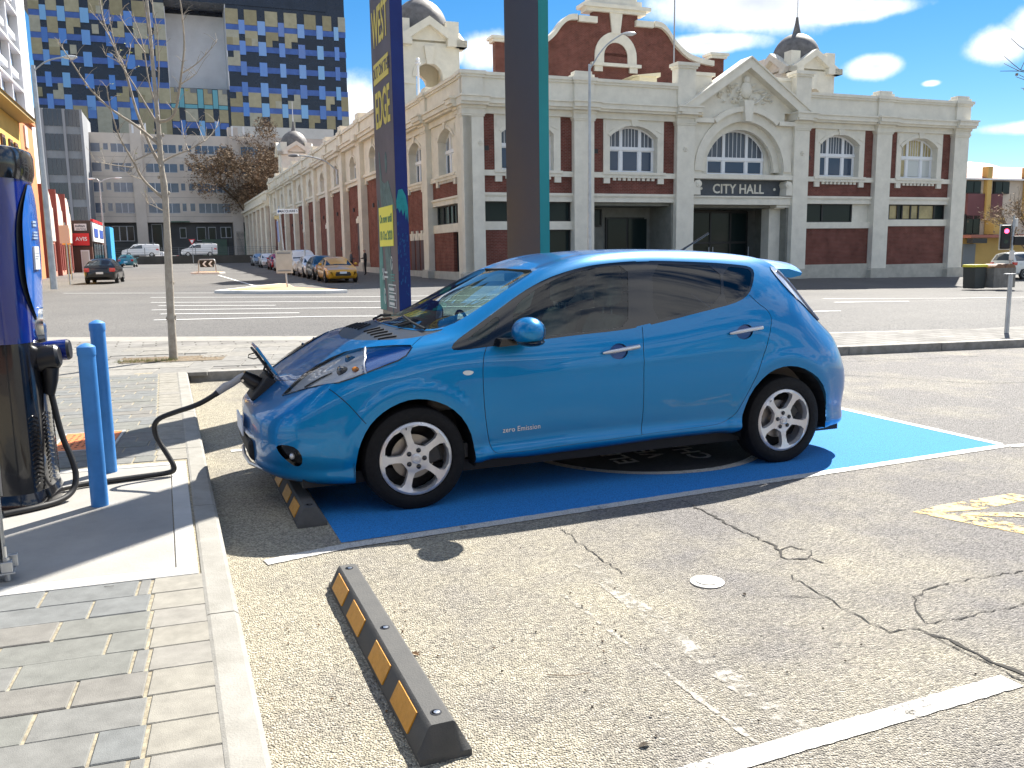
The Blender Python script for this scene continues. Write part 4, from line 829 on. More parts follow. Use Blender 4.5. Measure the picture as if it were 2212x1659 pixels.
tL = [(-37.4, -35.7), (-34.65, -32.95), (-31.65, -29.35), (-27.85, -25.45), (-24.35, -22.25), (-20.75, -18.4), (-17.25, -15.3)]; wL = [(-35.68, -34.68), (-32.92, -31.7), (-29.3, -27.9), (-25.4, -24.4), (-22.2, -20.8), (-18.35, -17.3)]
for rows_, tt, ww, x0, x1 in ((rowsR, tR, wR, -4.7, 17.7), (rowsL, tL, wL, -37.4, -15.3)):
    for r, row_ in enumerate(rows_):
        ztop = 48.0-3.75*r+(.0 if r else .0); z0 = bands[r]+.0 if r < 5 else 26.2; z1 = z0+2.72 if r < 5 else 28.72
        if r == 5 and x0 < -20: z0 = 24.0 if True else z0
        for (a, b), k in zip(tt, row_):
            if k == 'D': continue
            mt = rnd.choice(M_tan)
            if k == 'T':
                if rnd.random() < .35: h = (z1-z0)*.5; panel('tan_panel', a, b, z0+h, z1, 130.95, .14, mt); panel('tan_panel', a, (a+b)/2, z0, z0+h, 130.95, .14, rnd.choice(M_tan)); panel('tan_panel', (a+b)/2, b, z0, z0+h, 130.95, .14, rnd.choice(M_tan))
                else: panel('tan_panel', a, b, z0, z1, 130.95, .14, mt)
            elif k == 't':
                mid = (a+b)/2; up = rnd.random() < .6; h = (z1-z0)*.55
                panel('tan_panel', a, b, z1-h, z1, 130.95, .14, mt) if up else panel('tan_panel', a, b, z0, z0+h, 130.95, .14, mt)
                panel('tan_panel', a, mid, z0, z1-h, 130.95, .14, mt) if up else panel('tan_panel', mid, b, z0+h, z1, 130.95, .14, mt)
            else: panel('tan_panel', a+.3, (a+b)/2+.2, z0+.3, z0+1.9, 130.95, .14, mt)
        if r < 5:
            zb1 = bands[r]-.04; zb0 = zb1-1.05
            cuts = [x0]+[v for pr in ww for v in pr]+[x1]
            for a, b in zip(cuts[0::2], cuts[1::2]): panel('blue_band', a+.01, b-.01, zb0, zb1, 130.96, .12, M_band)
            for a, b in ww: panel('blue_window', a, b, zb0-.62, zb1+.85, 130.9, .16, rnd.choice(M_glb))
        elif x0 < -20:
            for a, b in ww[2:]: panel('blue_window', a, b, 26.6, 28.6, 130.9, .16, rnd.choice(M_glb))
for i, (a, b) in enumerate(((-15.2, -13.9), (-13.8, -12.9), (-12.8, -10.6), (-10.5, -9.5), (-9.4, -7.9), (-7.8, -6.9), (-6.8, -5.2))):
    if i % 2 == 0:
        panel('tan_panel', a, b, 29.9, 32.7, 131.1, .14, rnd.choice(M_tan)); panel('tan_panel', a, b, 26.7, 29.0, 131.1, .14, rnd.choice(M_tan)); panel('blue_band', a, b, 25.5, 26.6, 131.1, .14, M_band); panel('aqua_band', a, b, 29.1, 29.8, 131.1, .14, M_aqua)
        panel('grey_panel', (a+b)/2, b, 31.9, 32.7, 131.0, .16, M_gy)
    else: panel('aqua_window', a, b, 29.2, 32.6, 131.05, .14, M_aqua); panel('blue_window', a, b, 24.2, 26.9, 131.05, .14, rnd.choice(M_glb))
q = MB(BT); q.box(-15.3, -4.7, 131.12, 131.3, 24, 32.8); q.build('terrace_wall', M_pdk, bt)
q = MB(BT); q.box(-4.6, 14.5, 130.6, 131, 24.2, 26.15).box(-37, -15, 130.6, 131, 15, 24); q.build('pale_base', pm('base_white', (.58, .57, .55), .6, 0, .1, .5), bt)
# office block at the end of the street
M_off = pm('office_concrete', (.62, .56, .50), .8, 0, .16, .25, .1, 10); M_ow = pm('office_glass', (.09, .125, .20), .15, 0, .4, .35, spec=.8, col2=(.05, .07, .11))
ob, OT = bld('office_block', 'pale concrete office block with bands of blue-grey windows closing the street', -14, 105, big=1.19, back=28)
q = MB(OT); q.box(-27.8, 9, 105, 125, 7.1, 20.8).box(-27.8, 9, 107, 125, -1, 7.1); q.build('wall', M_off, ob)
q = MB(OT); q.box(-27.8, -7, 106.6, 107, 0, 7.05).box(-6.5, 9, 105.3, 107, 0, 7.1); q.build('dark_base', pm('office_base', (.045, .05, .055), .5, 0, .3, .4), ob)
for x in (-21.5, -6.9, 2.0): q = MB(OT); q.box(x, x+1.6, 104.6, 106.9, .5, 22.2 if x < 0 else 20.8); q.build('pillar', M_off, ob)
for z0, z1 in ((17.95, 19.2), (14.95, 16.25), (11.85, 13.25), (8.6, 10.1)):
    for a, b, n in ((-27.2, -25.9, 1), (-25.4, -24.75, 1), (-24.35, -21.6, 3), (-19.5, -14.9, 4), (-14.5, -13.9, 1), (-13.3, -12.6, 1), (-12.0, -7.2, 5), (-5, 1.6, 6)):
        zc = z1-.55 if b-a < .8 else z0
        q = MB(OT); q.box(a-.05, b+.05, 104.95, 105.02, z0-.06 if b-a > .8 else z0+.25, z0 if b-a > .8 else z0+.3)
        for i in range(1, n): x = a+(b-a)*i/n; q.box(x-.05, x+.05, 104.95, 105.02, z0, z1)
        wn = q.build('window', pm('office_frame', (.55, .57, .62), .5), ob); q = MB(OT); q.box(a, b, 104.97, 105.01, z0+(.3 if b-a < .8 else 0), z1); q.build('pane', M_ow, wn)
for z in (17.2, 14.2, 11.0, 8.0):
    q = MB(OT); q.box(-27.8, -21.5, 104.99, 105.005, z, z+.05).box(-19.9, 9, 104.99, 105.005, z, z+.05); q.build('panel_joint', pm('joint', (.30, .27, .25), .8), ob)
for a, b, z0, z1 in ((-25.2, -22, 4.2, 6.6), (-19.4, -17.8, 1, 6.9), (-12.6, -11.2, 4.2, 6.4), (-10.8, -9.6, 3.7, 6.4), (-15.2, -14.2, 4.6, 6.3), (-8.9, -7.2, 4.6, 6.4)):
    q = MB(OT); q.box(a, b, 106.4, 106.55, z0, z1); wn = q.build('window', pm('office_frame', (.55, .57, .62), .5), ob); k = max(1, round((b-a)/1.1))
    for i in range(k): q = MB(OT); q.box(a+.08+(b-a)*i/k, a-.08+(b-a)*(i+1)/k, 106.35, 106.42, z0+.1, z1-.1); q.build('pane', M_dkw, wn)
q = MB(OT); q.box(-16.4, -13.6, 104.4, 105.2, 7.1, 7.3).box(-11.9, -8, 106.2, 106.6, 1, 4.4).box(-6.5, -3, 104.6, 105.4, 1, 5.6); q.build('annex', pm('annex_green', (.10, .16, .12), .7, 0, .2, .6), ob)
for x in (-21, -19.2, -6.2, -4.4): q = MB(OT); q.box(x-.15, x+.15, 104.5, 104.8, 20.8, 22.4); q.build('vent_pipe', M_win, ob)
# grey glass building left of it
gb, GT = bld('glass_office', 'tall grey office with dark glass grids between concrete ribs', -30, 96, big=1.18, back=26)
q = MB(GT); q.box(-36, -27.4, 96.2, 112, 0, 22.9); q.build('body', pm('glass_grey_body', (.30, .31, .33), .7, 0, .15, .4), gb)
for k in range(6):
    z0 = 20.5-k*3.45
    for a, b in ((-32.3, -29.9), (-29.5, -27.6), (-35.3, -32.7)):
        for i in range(4):
            x0 = a+(b-a)*i/4; q = MB(GT); q.box(x0+.03, x0+(b-a)/4-.03, 96.1, 96.18, z0, z0+2.35); q.build('pane', pm('glass_dark', (.03, .035, .05), .1, spec=.8), gb)
q = MB(GT)
for x in (-32.5, -29.7, -27.45): q.box(x-.18, x+.18, 95.9, 96.2, 0, 22.9)
q.build('rib', pm('rib_grey', (.33, .33, .35), .7), gb)
# white framed tower, yellow and orange houses, pink gables, hire shop: the left side of the street
M_wt = pm('tower_white', (.70, .71, .74), .6, 0, .1, .4)
wt, WT = bld('framed_tower', 'tall white building with open grid of beams and glass at the left edge', -28, 30)
q = MB(WT); q.box(-40, -26.6, 12, 36.4, 0, 42); q.build('body', pm('tower_glass', (.20, .21, .22), .25, 0, .4, .3), wt)
q = MB(WT); q.box(-40, -26, 36.4, 40.7, 0, 44); q.build('end_wall', M_wt, wt)
for z in range(8, 44, 3): q = MB(WT); q.box(-26.6, -26.0, 12, 36.4, z+1.0, z+1.18).box(-26.6, -26.25, 12, 36.4, z+2.0, z+2.5); q.build('beam', M_wt, wt)
for k, w in enumerate((12, 17, 22, 27, 31.7)):
    q = MB(WT); q.box(-26.6, -26.1, w, w+.25, 0, 44); q.build('column', M_wt, wt)
    for z in range(11, 44, 3): q = MB(WT); q.box(-26.59, -26.5, w+1.2, w+3.4, z-.2, z+1.4); q.build('pane', pm('pane_sky', (.32, .48, .75), .15), wt)
def sidehouse(name, label, w0, w1, zt, mat, s=-24, depth=9, roof=None):
    t, T = bld(name, label, s, (w0+w1)/2); q = MB(T); q.box(s-depth, s, w0, w1, -1, zt); q.build('wall', mat, t); return t, T
M_ye = pm('wall_yellow', (.70, .44, .10), .8, 0, .12, .6); M_ora = pm('wall_orange', (.62, .24, .10), .8, 0, .12, .6); M_pk = pm('wall_pink', (.62, .27, .20), .8, 0, .18, .5); M_pkw = pm('wall_cream_pink', (.72, .58, .50), .8, 0, .1, .5)
M_brn = pm('trim_brown', (.12, .055, .04), .7)
t, T = sidehouse('yellow_house', 'yellow rendered building with tan eaves behind the charging station', 2, 18.6, 10.2, M_ye)
q = MB(T); q.box(-34, -23.1, 1.6, 18.9, 10.25, 10.45).prism([(-34, 10.45), (-23.0, 10.45), (-29, 13)], 1.6, 18.9, 'y'); q.build('roof', pm('roof_tan', (.42, .30, .12), .7), t)
for w in (6, 9, 11.8, 14.2, 16.0): q = MB(T); q.box(-24.02, -23.9, w, w+1.0, 6.2, 8.7); f_ = q.build('window', M_brn, t); q = MB(T); q.box(-23.95, -23.87, w+.12, w+.88, 6.35, 8.5); q.build('pane', M_dkw, f_)
t, T = sidehouse('orange_house', 'narrow orange painted building next to the yellow one', 18.7, 24.0, 10.7, M_ora)
q = MB(T); q.box(-24.02, -23.9, 20.2, 21.2, 8.9, 10.3); q.build('window', M_pkw, t); q = MB(T); q.box(-24.4, -23.8, 18.7, 24.1, 10.7, 11); q.build('parapet', M_ora, t)
t, T = sidehouse('pink_gabled_row', 'low pink building with scrolled cream gables and dark red posts', 25.0, 41.2, 5.2, M_pk)
for w in (25.2, 30.6, 36.0):
    q = MB(T); pr = [(w, 2.9)]+[(w+.2, 5.4), (w+.8, 5.5), (w+1.2, 6.3), (w+2.0, 6.7), (w+2.8, 6.7), (w+3.6, 6.3), (w+4.1, 5.5), (w+4.6, 5.4)]+[(w+4.8, 2.9)]; q.prism(pr, -24.3, -23.9, 'x'); q.build('gable', M_pkw, t)
    q = MB(T); q.box(-24.3, -23.7, w-.25, w+.05, 0, 6.9); q.build('post', pm('post_maroon', (.22, .05, .04), .6), t)
    for k in (1.0, 2.2, 3.4): q = MB(T); q.box(-24, -23.88, w+k, w+k+.45, .6, 2.7 if k != 2.2 else 3.0); q.build('window', pm('post_maroon', (.22, .05, .04), .6), t)
q = MB(T); q.prism([(-31, 6.8), (-25, 6.8), (-28, 8.2)], 38, 44, 'y'); q.build('roof', M_ora, t)
sh, ST = bld('hire_shop', 'dark fronted car hire shop with a red sign over the footpath', -23, 48)
q = MB(ST); q.box(-30, -22.45, 41.5, 66, 0, 4.95); q.build('wall', M_brn, sh)
q = MB(ST); q.box(-24.05, -22.4, 41.4, 41.5, 2.6, 4.9); q.build('fascia', pm('fascia_brown', (.05, .035, .03), .6), sh)
q = MB(ST); q.box(-23.75, -22.75, 41.32, 41.4, 4.05, 4.65); b_ = q.build('sign_board', pm('sign_grey_white', (.62, .64, .68), .5), sh)
M_ink = pm('ink_dark', (.04, .045, .06), .6)
text_on('lettering', 'sultan', .34, M_ink, b_, ST((-23.27, 41.31, 4.46)), (1, 0, 0), (0, 0, 1), .004, bold=True); text_on('lettering', 'parking', .26, M_ink, b_, ST((-23.2, 41.31, 4.2)), (1, 0, 0), (0, 0, 1), .004)
q = MB(ST); q.box(-24.0, -22.6, 41.25, 41.4, 2.72, 3.8); b_ = q.build('sign_board', pm('sign_red', (.62, .02, .025), .45), sh)
text_on('lettering', 'AVIS', .48, M_win, b_, ST((-23.25, 41.24, 3.28)), (1, 0, 0), (0, 0, 1), .004, bold=True)
q = MB(ST); q.box(-23.4, -22.7, 41.38, 41.5, .2, 2.3); f_ = q.build('shop_door', M_win, sh); q = MB(ST); q.box(-23.32, -22.78, 41.33, 41.4, .3, 2.2); q.build('pane', M_lit, f_)
for a, b, mt in ((42, 47, M_win), (47.4, 52.5, M_win)): q = MB(ST); q.box(-22.45, -22.3, a, b, 3.1, 4.9); q.build('sign_panel', mt, sh); q = MB(ST); q.box(-22.44, -22.25, a+.8, b-.8, 3.5, 4.3); q.build('sign_patch', pm('sign_navy', (.03, .08, .35), .5), sh); q = MB(ST); q.box(-22.46, -22.24, a, b, 4.85, 5.1); q.build('sign_trim', pm('sign_red', (.62, .02, .025), .45), sh)
for a in (42.3, 44.6, 47, 50, 53, 56): q = MB(ST); q.box(-22.45, -22.35, a, a+1.9, .6, 2.9); q.build('shop_window', M_dkw, sh)
q = MB(ST); q.box(-22.45, -22.0, 57, 62, .3, 4.9); q.build('blue_panel', pm('shop_blue', (.05, .35, .70), .5), sh)
# retaining wall, rail and raised lot at the end of the street
pm('old_wall', (.09, .085, .075), .9, 0, .3, .5, .3, 6)
rw, RT = bld('retaining_wall', 'low dark stone wall with a wire fence in front of the raised lot', -12, 84, cat='wall')
q = MB(RT); q.box(-34, 0, 84, 84.4, .3, 1.75); q.build('wall', _M['old_wall'], rw)
q = MB(RT); q.box(-34, 0, 84.4, 104, .3, 1.6); q.build('fill', M_conc, rw)
for i in range(15): q = MB(RT); x = -33+i*2.2; q.box(x-.04, x+.04, 84.1, 84.2, 1.75, 2.9); q.build('fence_post', M_gal if 'M_gal' in globals() else M_gy, rw)
q = MB(RT); [q.box(-34, 0, 84.13, 84.16, z, z+.03) for z in (2.0, 2.3, 2.6, 2.88)]; q.build('fence_wire', M_gy, rw)
# terraced flats and low wall to the right of the hall
M_ap = pm('flat_cream', (.62, .53, .43), .8, 0, .12, .5); M_apy = pm('flat_ochre', (.58, .38, .12), .8, 0, .15, .5); M_apr = pm('flat_maroon', (.16, .055, .06), .7, 0, .2, .6); M_tile = pm('roof_terracotta', (.36, .13, .09), .7, 0, .25, .8)
ap, AT = bld('terraced_flats', 'cream and ochre flats with maroon panels and terracotta roof beyond the hall', 52, 10)
q = MB(AT); q.box(47, 60, 10.3, 20, -1, 7.2); q.build('wall', M_ap, ap)
q = MB(AT); q.prism([(9.9, 7.2), (13.5, 8.6), (20, 7.2)], 46.5, 60, 'x'); q.build('roof', M_tile, ap)
q = MB(AT); q.box(46.5, 60, 9.8, 10.0, 7.08, 7.2); q.build('gutter', M_win, ap)
for x in (49.95, 54.6): q = MB(AT); q.box(x, x+.5, 9.9, 10.5, 3.7, 8.2); q.build('party_wall', M_apy, ap)
for x in (47.7, 51.0, 55.6): 
    q = MB(AT); q.box(x, x+1.75, 10.1, 10.3, 5.95, 7.0); f_ = q.build('window', M_frd, ap); q = MB(AT); q.box(x+.08, x+.82, 10.05, 10.12, 6.03, 6.92).box(x+.92, x+1.67, 10.05, 10.12, 6.03, 6.92); q.build('pane', M_dkw, f_)
for x0, x1 in ((48.0, 49.9), (50.5, 52.0), (55.2, 57)): q = MB(AT); q.box(x0, x1, 10.05, 10.3, 3.8, 5.93); q.build('maroon_panel', M_apr, ap)
q = MB(AT); q.box(47.9, 49.6, 10.1, 10.28, 2.5, 4.2); f_ = q.build('balcony_door', M_frd, ap); q = MB(AT); q.box(48.0, 48.7, 10.05, 10.1, 2.6, 4.1).box(48.8, 49.5, 10.05, 10.1, 2.6, 4.1); q.build('pane', M_dkw, f_)
q = MB(AT); q.box(50.3, 51.5, 9.3, 10.25, 2.5, 3.9); q.build('balcony_wall', M_apy, ap)
q = MB(AT); q.box(47.0, 60, 8.6, 10.2, 2.2, 2.45); q.build('awning', M_tile, ap)
q = MB(AT); q.box(47.0, 48.6, 8.4, 9.0, 1.75, 2.15); q.build('awning_box', M_frd, ap)
q = MB(AT); q.box(46.8, 60, 9.6, 10.4, -1.2, 2.2); q.build('ground_wall', M_apy, ap)
q = MB(AT); q.box(47.2, 48.6, 9.5, 9.6, -1.0, 1.7); q.build('garage_door', M_gy, ap)
rh, RHT = bld('round_roofed_building', 'distant building with a pale rounded roof above the flats', 178, 120)
q = MB(RHT); q.lathe([(9, -2), (9, 19.5), (10.5, 20.3), (11, 20.8), (7, 22.3), (3, 23.0), (.01, 23.2)], 28, (176, 128, 0)); q.build('drum', pm('drum_pink', (.48, .42, .42), .6), rh, 30)
q = MB(RHT); q.lathe([(10.3, 19.6), (10.3, 20.2)], 28, (176, 128, 0)); q.build('window_ring', M_ow, rh)
# ------------------------------------------------------------------ street vehicles
M_tyre = pm('tyre_rubber', (.022, .022, .023), .8, 0, .25, 60, .2, 300)
M_alloy = pm('alloy', (.62, .63, .65), .35, .7)
M_cgl = pm('car_glass', (.03, .045, .06), .04, spec=.9)
M_lamp = pm('lamp_clear', (.75, .78, .80), .1, .5, coat=1); M_tl = pm('lamp_red', (.55, .02, .015), .2, coat=1); M_ind = pm('lamp_amber', (.75, .25, .02), .25)
M_plate = pm('number_plate', (.72, .74, .78), .5); M_trim = pm('black_trim', (.012, .012, .013), .5); M_tan_ = pm('seat_tan', (.35, .30, .24), .8)
def carpaint(n, c, metal=.3): return pm('paint_'+n, c, .3, metal, coat=.8)
KINDS = {  # stations: x, z bottom, belt z, top z, half width, half width of the top; then cabin spans
 'sedan': dict(L=4.75, wb=2.75, st=[(2.36, .36, .60, .62, .62, .55), (2.2, .24, .70, .73, .80, .66), (1.6, .2, .82, .86, .88, .70), (.95, .2, .90, .95, .90, .68), (.35, .2, .93, 1.33, .90, .60), (.0, .2, .94, 1.42, .90, .58), (-.75, .2, .95, 1.43, .90, .58), (-1.15, .2, .96, 1.34, .89, .60), (-1.75, .2, .97, 1.01, .88, .68), (-2.2, .25, .94, .98, .82, .66), (-2.38, .38, .78, .82, .66, .58)], cab=(3, 7)),
 'hatch': dict(L=4.3, wb=2.58, st=[(2.15, .36, .60, .62, .60, .52), (2.0, .24, .72, .75, .78, .62), (1.45, .2, .86, .90, .86, .68), (.95, .2, .93, .98, .88, .66), (.3, .2, .96, 1.38, .88, .58), (.0, .2, .97, 1.46, .88, .57), (-1.2, .2, 1.0, 1.45, .88, .57), (-1.55, .2, 1.01, 1.37, .87, .58), (-1.95, .24, 1.0, 1.04, .84, .68), (-2.08, .3, .9, .93, .78, .68), (-2.13, .40, .75, .77, .68, .6)], cab=(3, 7)),
 'suv': dict(L=4.78, wb=2.79, st=[(2.38, .45, .82, .86, .70, .62), (2.25, .32, .98, 1.04, .86, .72), (1.5, .3, 1.1, 1.16, .93, .76), (1.0, .3, 1.15, 1.2, .94, .74), (.45, .3, 1.18, 1.70, .94, .66), (.1, .3, 1.19, 1.82, .94, .65), (-1.7, .3, 1.2, 1.83, .94, .65), (-2.15, .3, 1.2, 1.76, .93, .66), (-2.3, .32, 1.15, 1.25, .92, .8), (-2.38, .42, .9, .95, .85, .78)], cab=(3, 7)),
 'van': dict(L=5.2, wb=3.1, st=[(2.55, .4, .80, .85, .75, .66), (2.4, .3, 1.0, 1.08, .90, .76), (1.9, .3, 1.15, 1.22, .95, .78), (1.55, .3, 1.2, 1.28, .95, .78), (.95, .3, 1.22, 1.85, .95, .78), (.6, .3, 1.23, 1.93, .95, .80), (-.4, .3, 1.23, 1.94, .95, .80), (-.42, .3, 1.23, 1.94, .95, .80), (-2.4, .3, 1.23, 1.92, .95, .80), (-2.58, .35, 1.2, 1.82, .92, .78)], cab=(3, 6)),
 'ute': dict(L=5.2, wb=3.1, st=[(2.6, .45, .80, .84, .72, .64), (2.4, .34, .98, 1.03, .88, .74), (1.6, .32, 1.08, 1.13, .92, .74), (1.1, .32, 1.12, 1.17, .92, .72), (.6, .32, 1.14, 1.62, .92, .64), (.3, .32, 1.15, 1.72, .92, .63), (-.35, .32, 1.15, 1.72, .92, .63), (-.55, .32, 1.15, 1.60, .92, .64), (-.62, .32, 1.1, 1.13, .92, .84), (-2.5, .36, 1.08, 1.10, .92, .86), (-2.56, .45, 1.0, 1.02, .88, .82)], cab=(3, 7)),
}
def make_car(name, label, kind, paint, cat, at, heading, group, plate=True, rear_glass=True, roof=None):
    K = KINDS[kind]; S = K['st']; z = gz(at[0], at[1])
    t = thing(name, label, cat, (at[0], at[1], z), heading, group)
    secs = []
    for (x, zb, ze, zt, hw, rw) in S:
        cabin = zt-ze > .2
        secs.append([(x, 0, zb), (x, hw*.88, zb), (x, hw*.98, zb+.12), (x, hw, (zb+ze)*.55), (x, hw*.955, ze), (x, rw+.03 if cabin else rw+.12, zt-(.09 if cabin else .03)), (x, rw*.7, zt-.015), (x, 0, zt)])
    vs = [p for s_ in secs for p in s_]; n = 8; fs = []; cls = []
    a, b = K['cab']
    for i in range(len(secs)-1):
        for j in range(n-1):
            c = 'body'
            if j >= 5 and i == a: c = 'windscreen'
            if j >= 5 and i == b and rear_glass: c = 'rear_window'
            if j == 4 and a <= i <= b: c = 'side_window'
            fs.append((i*n+j, (i+1)*n+j, (i+1)*n+j+1, i*n+j+1)); cls.append(c)
    for i in (0, len(secs)-1): fs.append(tuple(i*n+j for j in range(n))); cls.append('body')
    def pick(keys, inset=0):
        m = MB(); 
        for sgn in (1, -1):
            m.add([(x, y*sgn, z_) for x, y, z_ in vs], [f for f, c in zip(fs, cls) if c in keys])
        return m
    def clean(m):
        used = sorted(set(i for f in m.f for i in f)); ix = {k: i for i, k in enumerate(used)}; q = MB(); q.v = [m.v[i] for i in used]; q.f = [tuple(ix[i] for i in f) for f in m.f]; return q
    o = clean(pick(('body', 'windscreen', 'rear_window', 'side_window'))).build('body', paint, t, 50)
    sub = o.modifiers.new('bev', 'BEVEL'); sub.width = .05; sub.segments = 3; sub.limit_method = 'ANGLE'; sub.angle_limit = math.radians(22)
    # glass lies just outside the shell, inset so that pillars remain
    def pane(name_, q4, mat, k=.86, out=.012):
        c = sum((Vector(p) for p in q4), Vector())/len(q4); P = [c+(Vector(p)-c)*k for p in q4]
        nn = (P[1]-P[0]).cross(P[2]-P[0]).normalized(); 
        if nn.dot(c-Vector((c.x*.5, 0, .6))) < 0: nn = -nn
        m = MB(); m.add([tuple(p+nn*out) for p in P]+[tuple(p-nn*.02) for p in P], [tuple(range(len(P)))]+[(i, (i+1) % len(P), len(P)+(i+1) % len(P), len(P)+i) for i in range(len(P))]); return m.build(name_, mat, t)
    V = lambda i, j, sg=1: (vs[i*n+j][0], vs[i*n+j][1]*sg, vs[i*n+j][2])
    pane('windscreen', [V(a, 5), V(a+1, 5), V(a+1, 7), V(a+1, 5, -1), V(a, 5, -1), V(a, 7)], M_cgl, .92)
    if rear_glass: pane('rear_window', [V(b, 5), V(b+1, 5), V(b+1, 7), V(b+1, 5, -1), V(b, 5, -1), V(b, 7)], M_cgl, .86)
    for sg in (1, -1):
        if kind == 'van': pane('side_window', [V(a, 4, sg), V(b, 4, sg), V(b, 5, sg), V(a+1, 5, sg)], M_cgl, .84)
        else:
            mx = (V(a+2, 4)[0]+V(b-1, 4)[0])/2-.05
            L_ = lambda x, j: (x, np.interp(-x, [-V(i, j)[0] for i in range(a, b+2)], [V(i, j)[1] for i in range(a, b+2)])*sg, np.interp(-x, [-V(i, j)[0] for i in range(a, b+2)], [V(i, j)[2] for i in range(a, b+2)]))
            pane('side_window', [V(a, 4, sg), L_(mx, 4), L_(mx, 5), V(a+1, 5, sg)], M_cgl, .88)
            e = b if kind == 'ute' else b+1
            if kind != 'ute': pane('side_window', [L_(mx, 4), V(b, 4, sg), L_(V(b, 4)[0], 5), L_(mx, 5)], M_cgl, .88)
    # wheels
    R = .31 if kind in ('sedan', 'hatch') else .36; hw = S[3][4]
    wc = make_car.cache.get(R)
    if wc is None:
        m = MB(); m.lathe([(R*.62, -.09), (R*.9, -.1), (R, -.07), (R, .07), (R*.9, .1), (R*.62, .09)], 22, axis='y', caps=False); ty = m.mesh('tyre'); ty.materials.append(M_tyre)
        m = MB(); m.lathe([(R*.64, .06), (R*.63, .085), (R*.58, .085), (R*.56, .05)], 22, axis='y', caps=False)
        for k in range(6):
            an = k*math.pi/3; m.add([(R*.1*math.cos(an+1.2), .075, R*.1*math.sin(an+1.2)), (R*.1*math.cos(an-1.2), .075, R*.1*math.sin(an-1.2)), (R*.6*math.cos(an-.13), .08, R*.6*math.sin(an-.13)), (R*.6*math.cos(an+.13), .08, R*.6*math.sin(an+.13))], [(0, 1, 2, 3)])
        m.lathe([(R*.16, .08), (R*.12, .095), (.001, .095)], 10, axis='y'); m.lathe([(R*.6, .02), (.001, .02)], 14, axis='y'); ri = m.mesh('rim'); ri.materials.append(M_alloy); make_car.cache[R] = wc = (ty, ri)
    for sx in (1, -1):
        for sg in (1, -1):
            w = bpy.data.objects.new('wheel', wc[0]); C.objects.link(w); w.parent = t; w.location = (sx*K['wb']/2+.05, sg*(hw-.09), R); w.rotation_euler = (0, 0, 0 if sg > 0 else math.pi)
            r = bpy.data.objects.new('rim', wc[1]); C.objects.link(r); r.parent = w
            m = MB(); m.lathe([(R+.05, -.02), (R+.05, .0), (.01, .0)], 20, (sx*K['wb']/2+.05, sg*(hw*.965+.006), R+.02), axis='y'); 
            m.v = [(x, y, max(z_, .17)) for x, y, z_ in m.v]; m.build('wheel_arch', M_trim, t)
    x0, zb, ze, zt, hw0, rw0 = S[1]; xr, zbr, zer, ztr, hwr, rwr = S[-2]
    for sg in (1, -1):
        m = MB(); m.prism([(x0+.12, ze-.17), (x0+.04, ze-.16), (x0-.32, ze+.0), (x0-.25, ze-.08)], sg*hw0*.62, sg*(hw0+.02), 'y'); m.build('headlight', M_lamp, t, 0, .02)
        m = MB(); m.prism([(xr-.06, zer-.22), (xr+.25, zer-.2), (xr+.28, zer+.0), (xr-.05, zer)], sg*hwr*.68, sg*(hwr+.035), 'y'); m.build('tail_light', M_tl, t, 0, .02)
        i = a; m = MB(); m.ball((S[a][0]-.22, sg*(hw+.10), S[a][2]+.12), .07, .11, .075, 10, 6); m.build('door_mirror', paint if kind != 'van' else M_trim, t, 60)
        m = MB(); hx = (S[a+2][0]+S[b-1][0])/2
        for dx in (.15, -.95): m.box(hx+dx, hx+dx+.18, sg*(hw-.01), sg*(hw+.02), S[a][2]-.14, S[a][2]-.11)
        m.build('door_handle', paint, t)
    xf = S[0][0]
    m = MB(); m.prism([(xf-.05, S[0][1]+.0), (xf+.035, S[0][1]+.03), (xf+.035, S[0][1]+.15), (xf-.05, S[0][1]+.17)], -.42, .42, 'y'); m.build('lower_grille', M_trim, t)
    m = MB(); m.prism([(xf-.1, S[0][2]-.08), (xf+.02, S[0][2]-.08), (xf-.0, S[0][2]-.01), (xf-.12, S[0][2]-.01)], -.38, .38, 'y'); m.build('grille', M_trim, t)
    m = MB(); m.box(xf+.03, xf+.05, -.19, .19, S[0][1]+.14, S[0][1]+.25); m.build('number_plate', M_plate, t)
    xb = S[-1][0]; m = MB(); m.box(xb-.03, xb-.01, -.19, .19, S[-1][1]+.16, S[-1][1]+.28); m.build('number_plate', M_plate, t)
    return t
make_car.cache = {}
HN = math.atan2(-NN.y, -NN.x)                      # heading towards the camera down the side street
row0 = Vector((-9.15, 47.3, 0))
def parked(i, off, name, label, kind, c, metal=.3, back=0):
    p = row0+NN*(off+KINDS[kind]['L']/2); return make_car(name, label, kind, carpaint('car_%d' % i, c, metal), 'car', (p.x, p.y), HN, 'cars parked nose out along the hall')
parked(0, 0, 'parked_car', 'bright yellow sedan parked first in the row beside the hall', 'sedan', (.70, .34, .01), .1)
parked(1, 5.1, 'parked_car', 'very dark green car parked right behind the yellow one', 'hatch', (.012, .022, .02))
parked(2, 9.9, 'parked_car', 'white hatchback parked behind the dark green car, black lower grille', 'hatch', (.75, .76, .78), .0)
parked(3, 15.2, 'parked_car', 'tall white car parked behind the grey sign board', 'suv', (.72, .73, .75), .0)
parked(4, 26.5, 'parked_car', 'low white sedan parked just left of the grey sign board', 'sedan', (.72, .73, .76), .0)
parked(5, 33.5, 'parked_car', 'red hatchback parked between the two white cars', 'hatch', (.38, .02, .025))
parked(6, 44, 'parked_car', 'small white hatchback parked behind the red car', 'hatch', (.70, .72, .75), .0)
parked(7, 55, 'parked_car', 'silver grey sedan parked last in the row by the hall', 'sedan', (.36, .42, .48), .5)
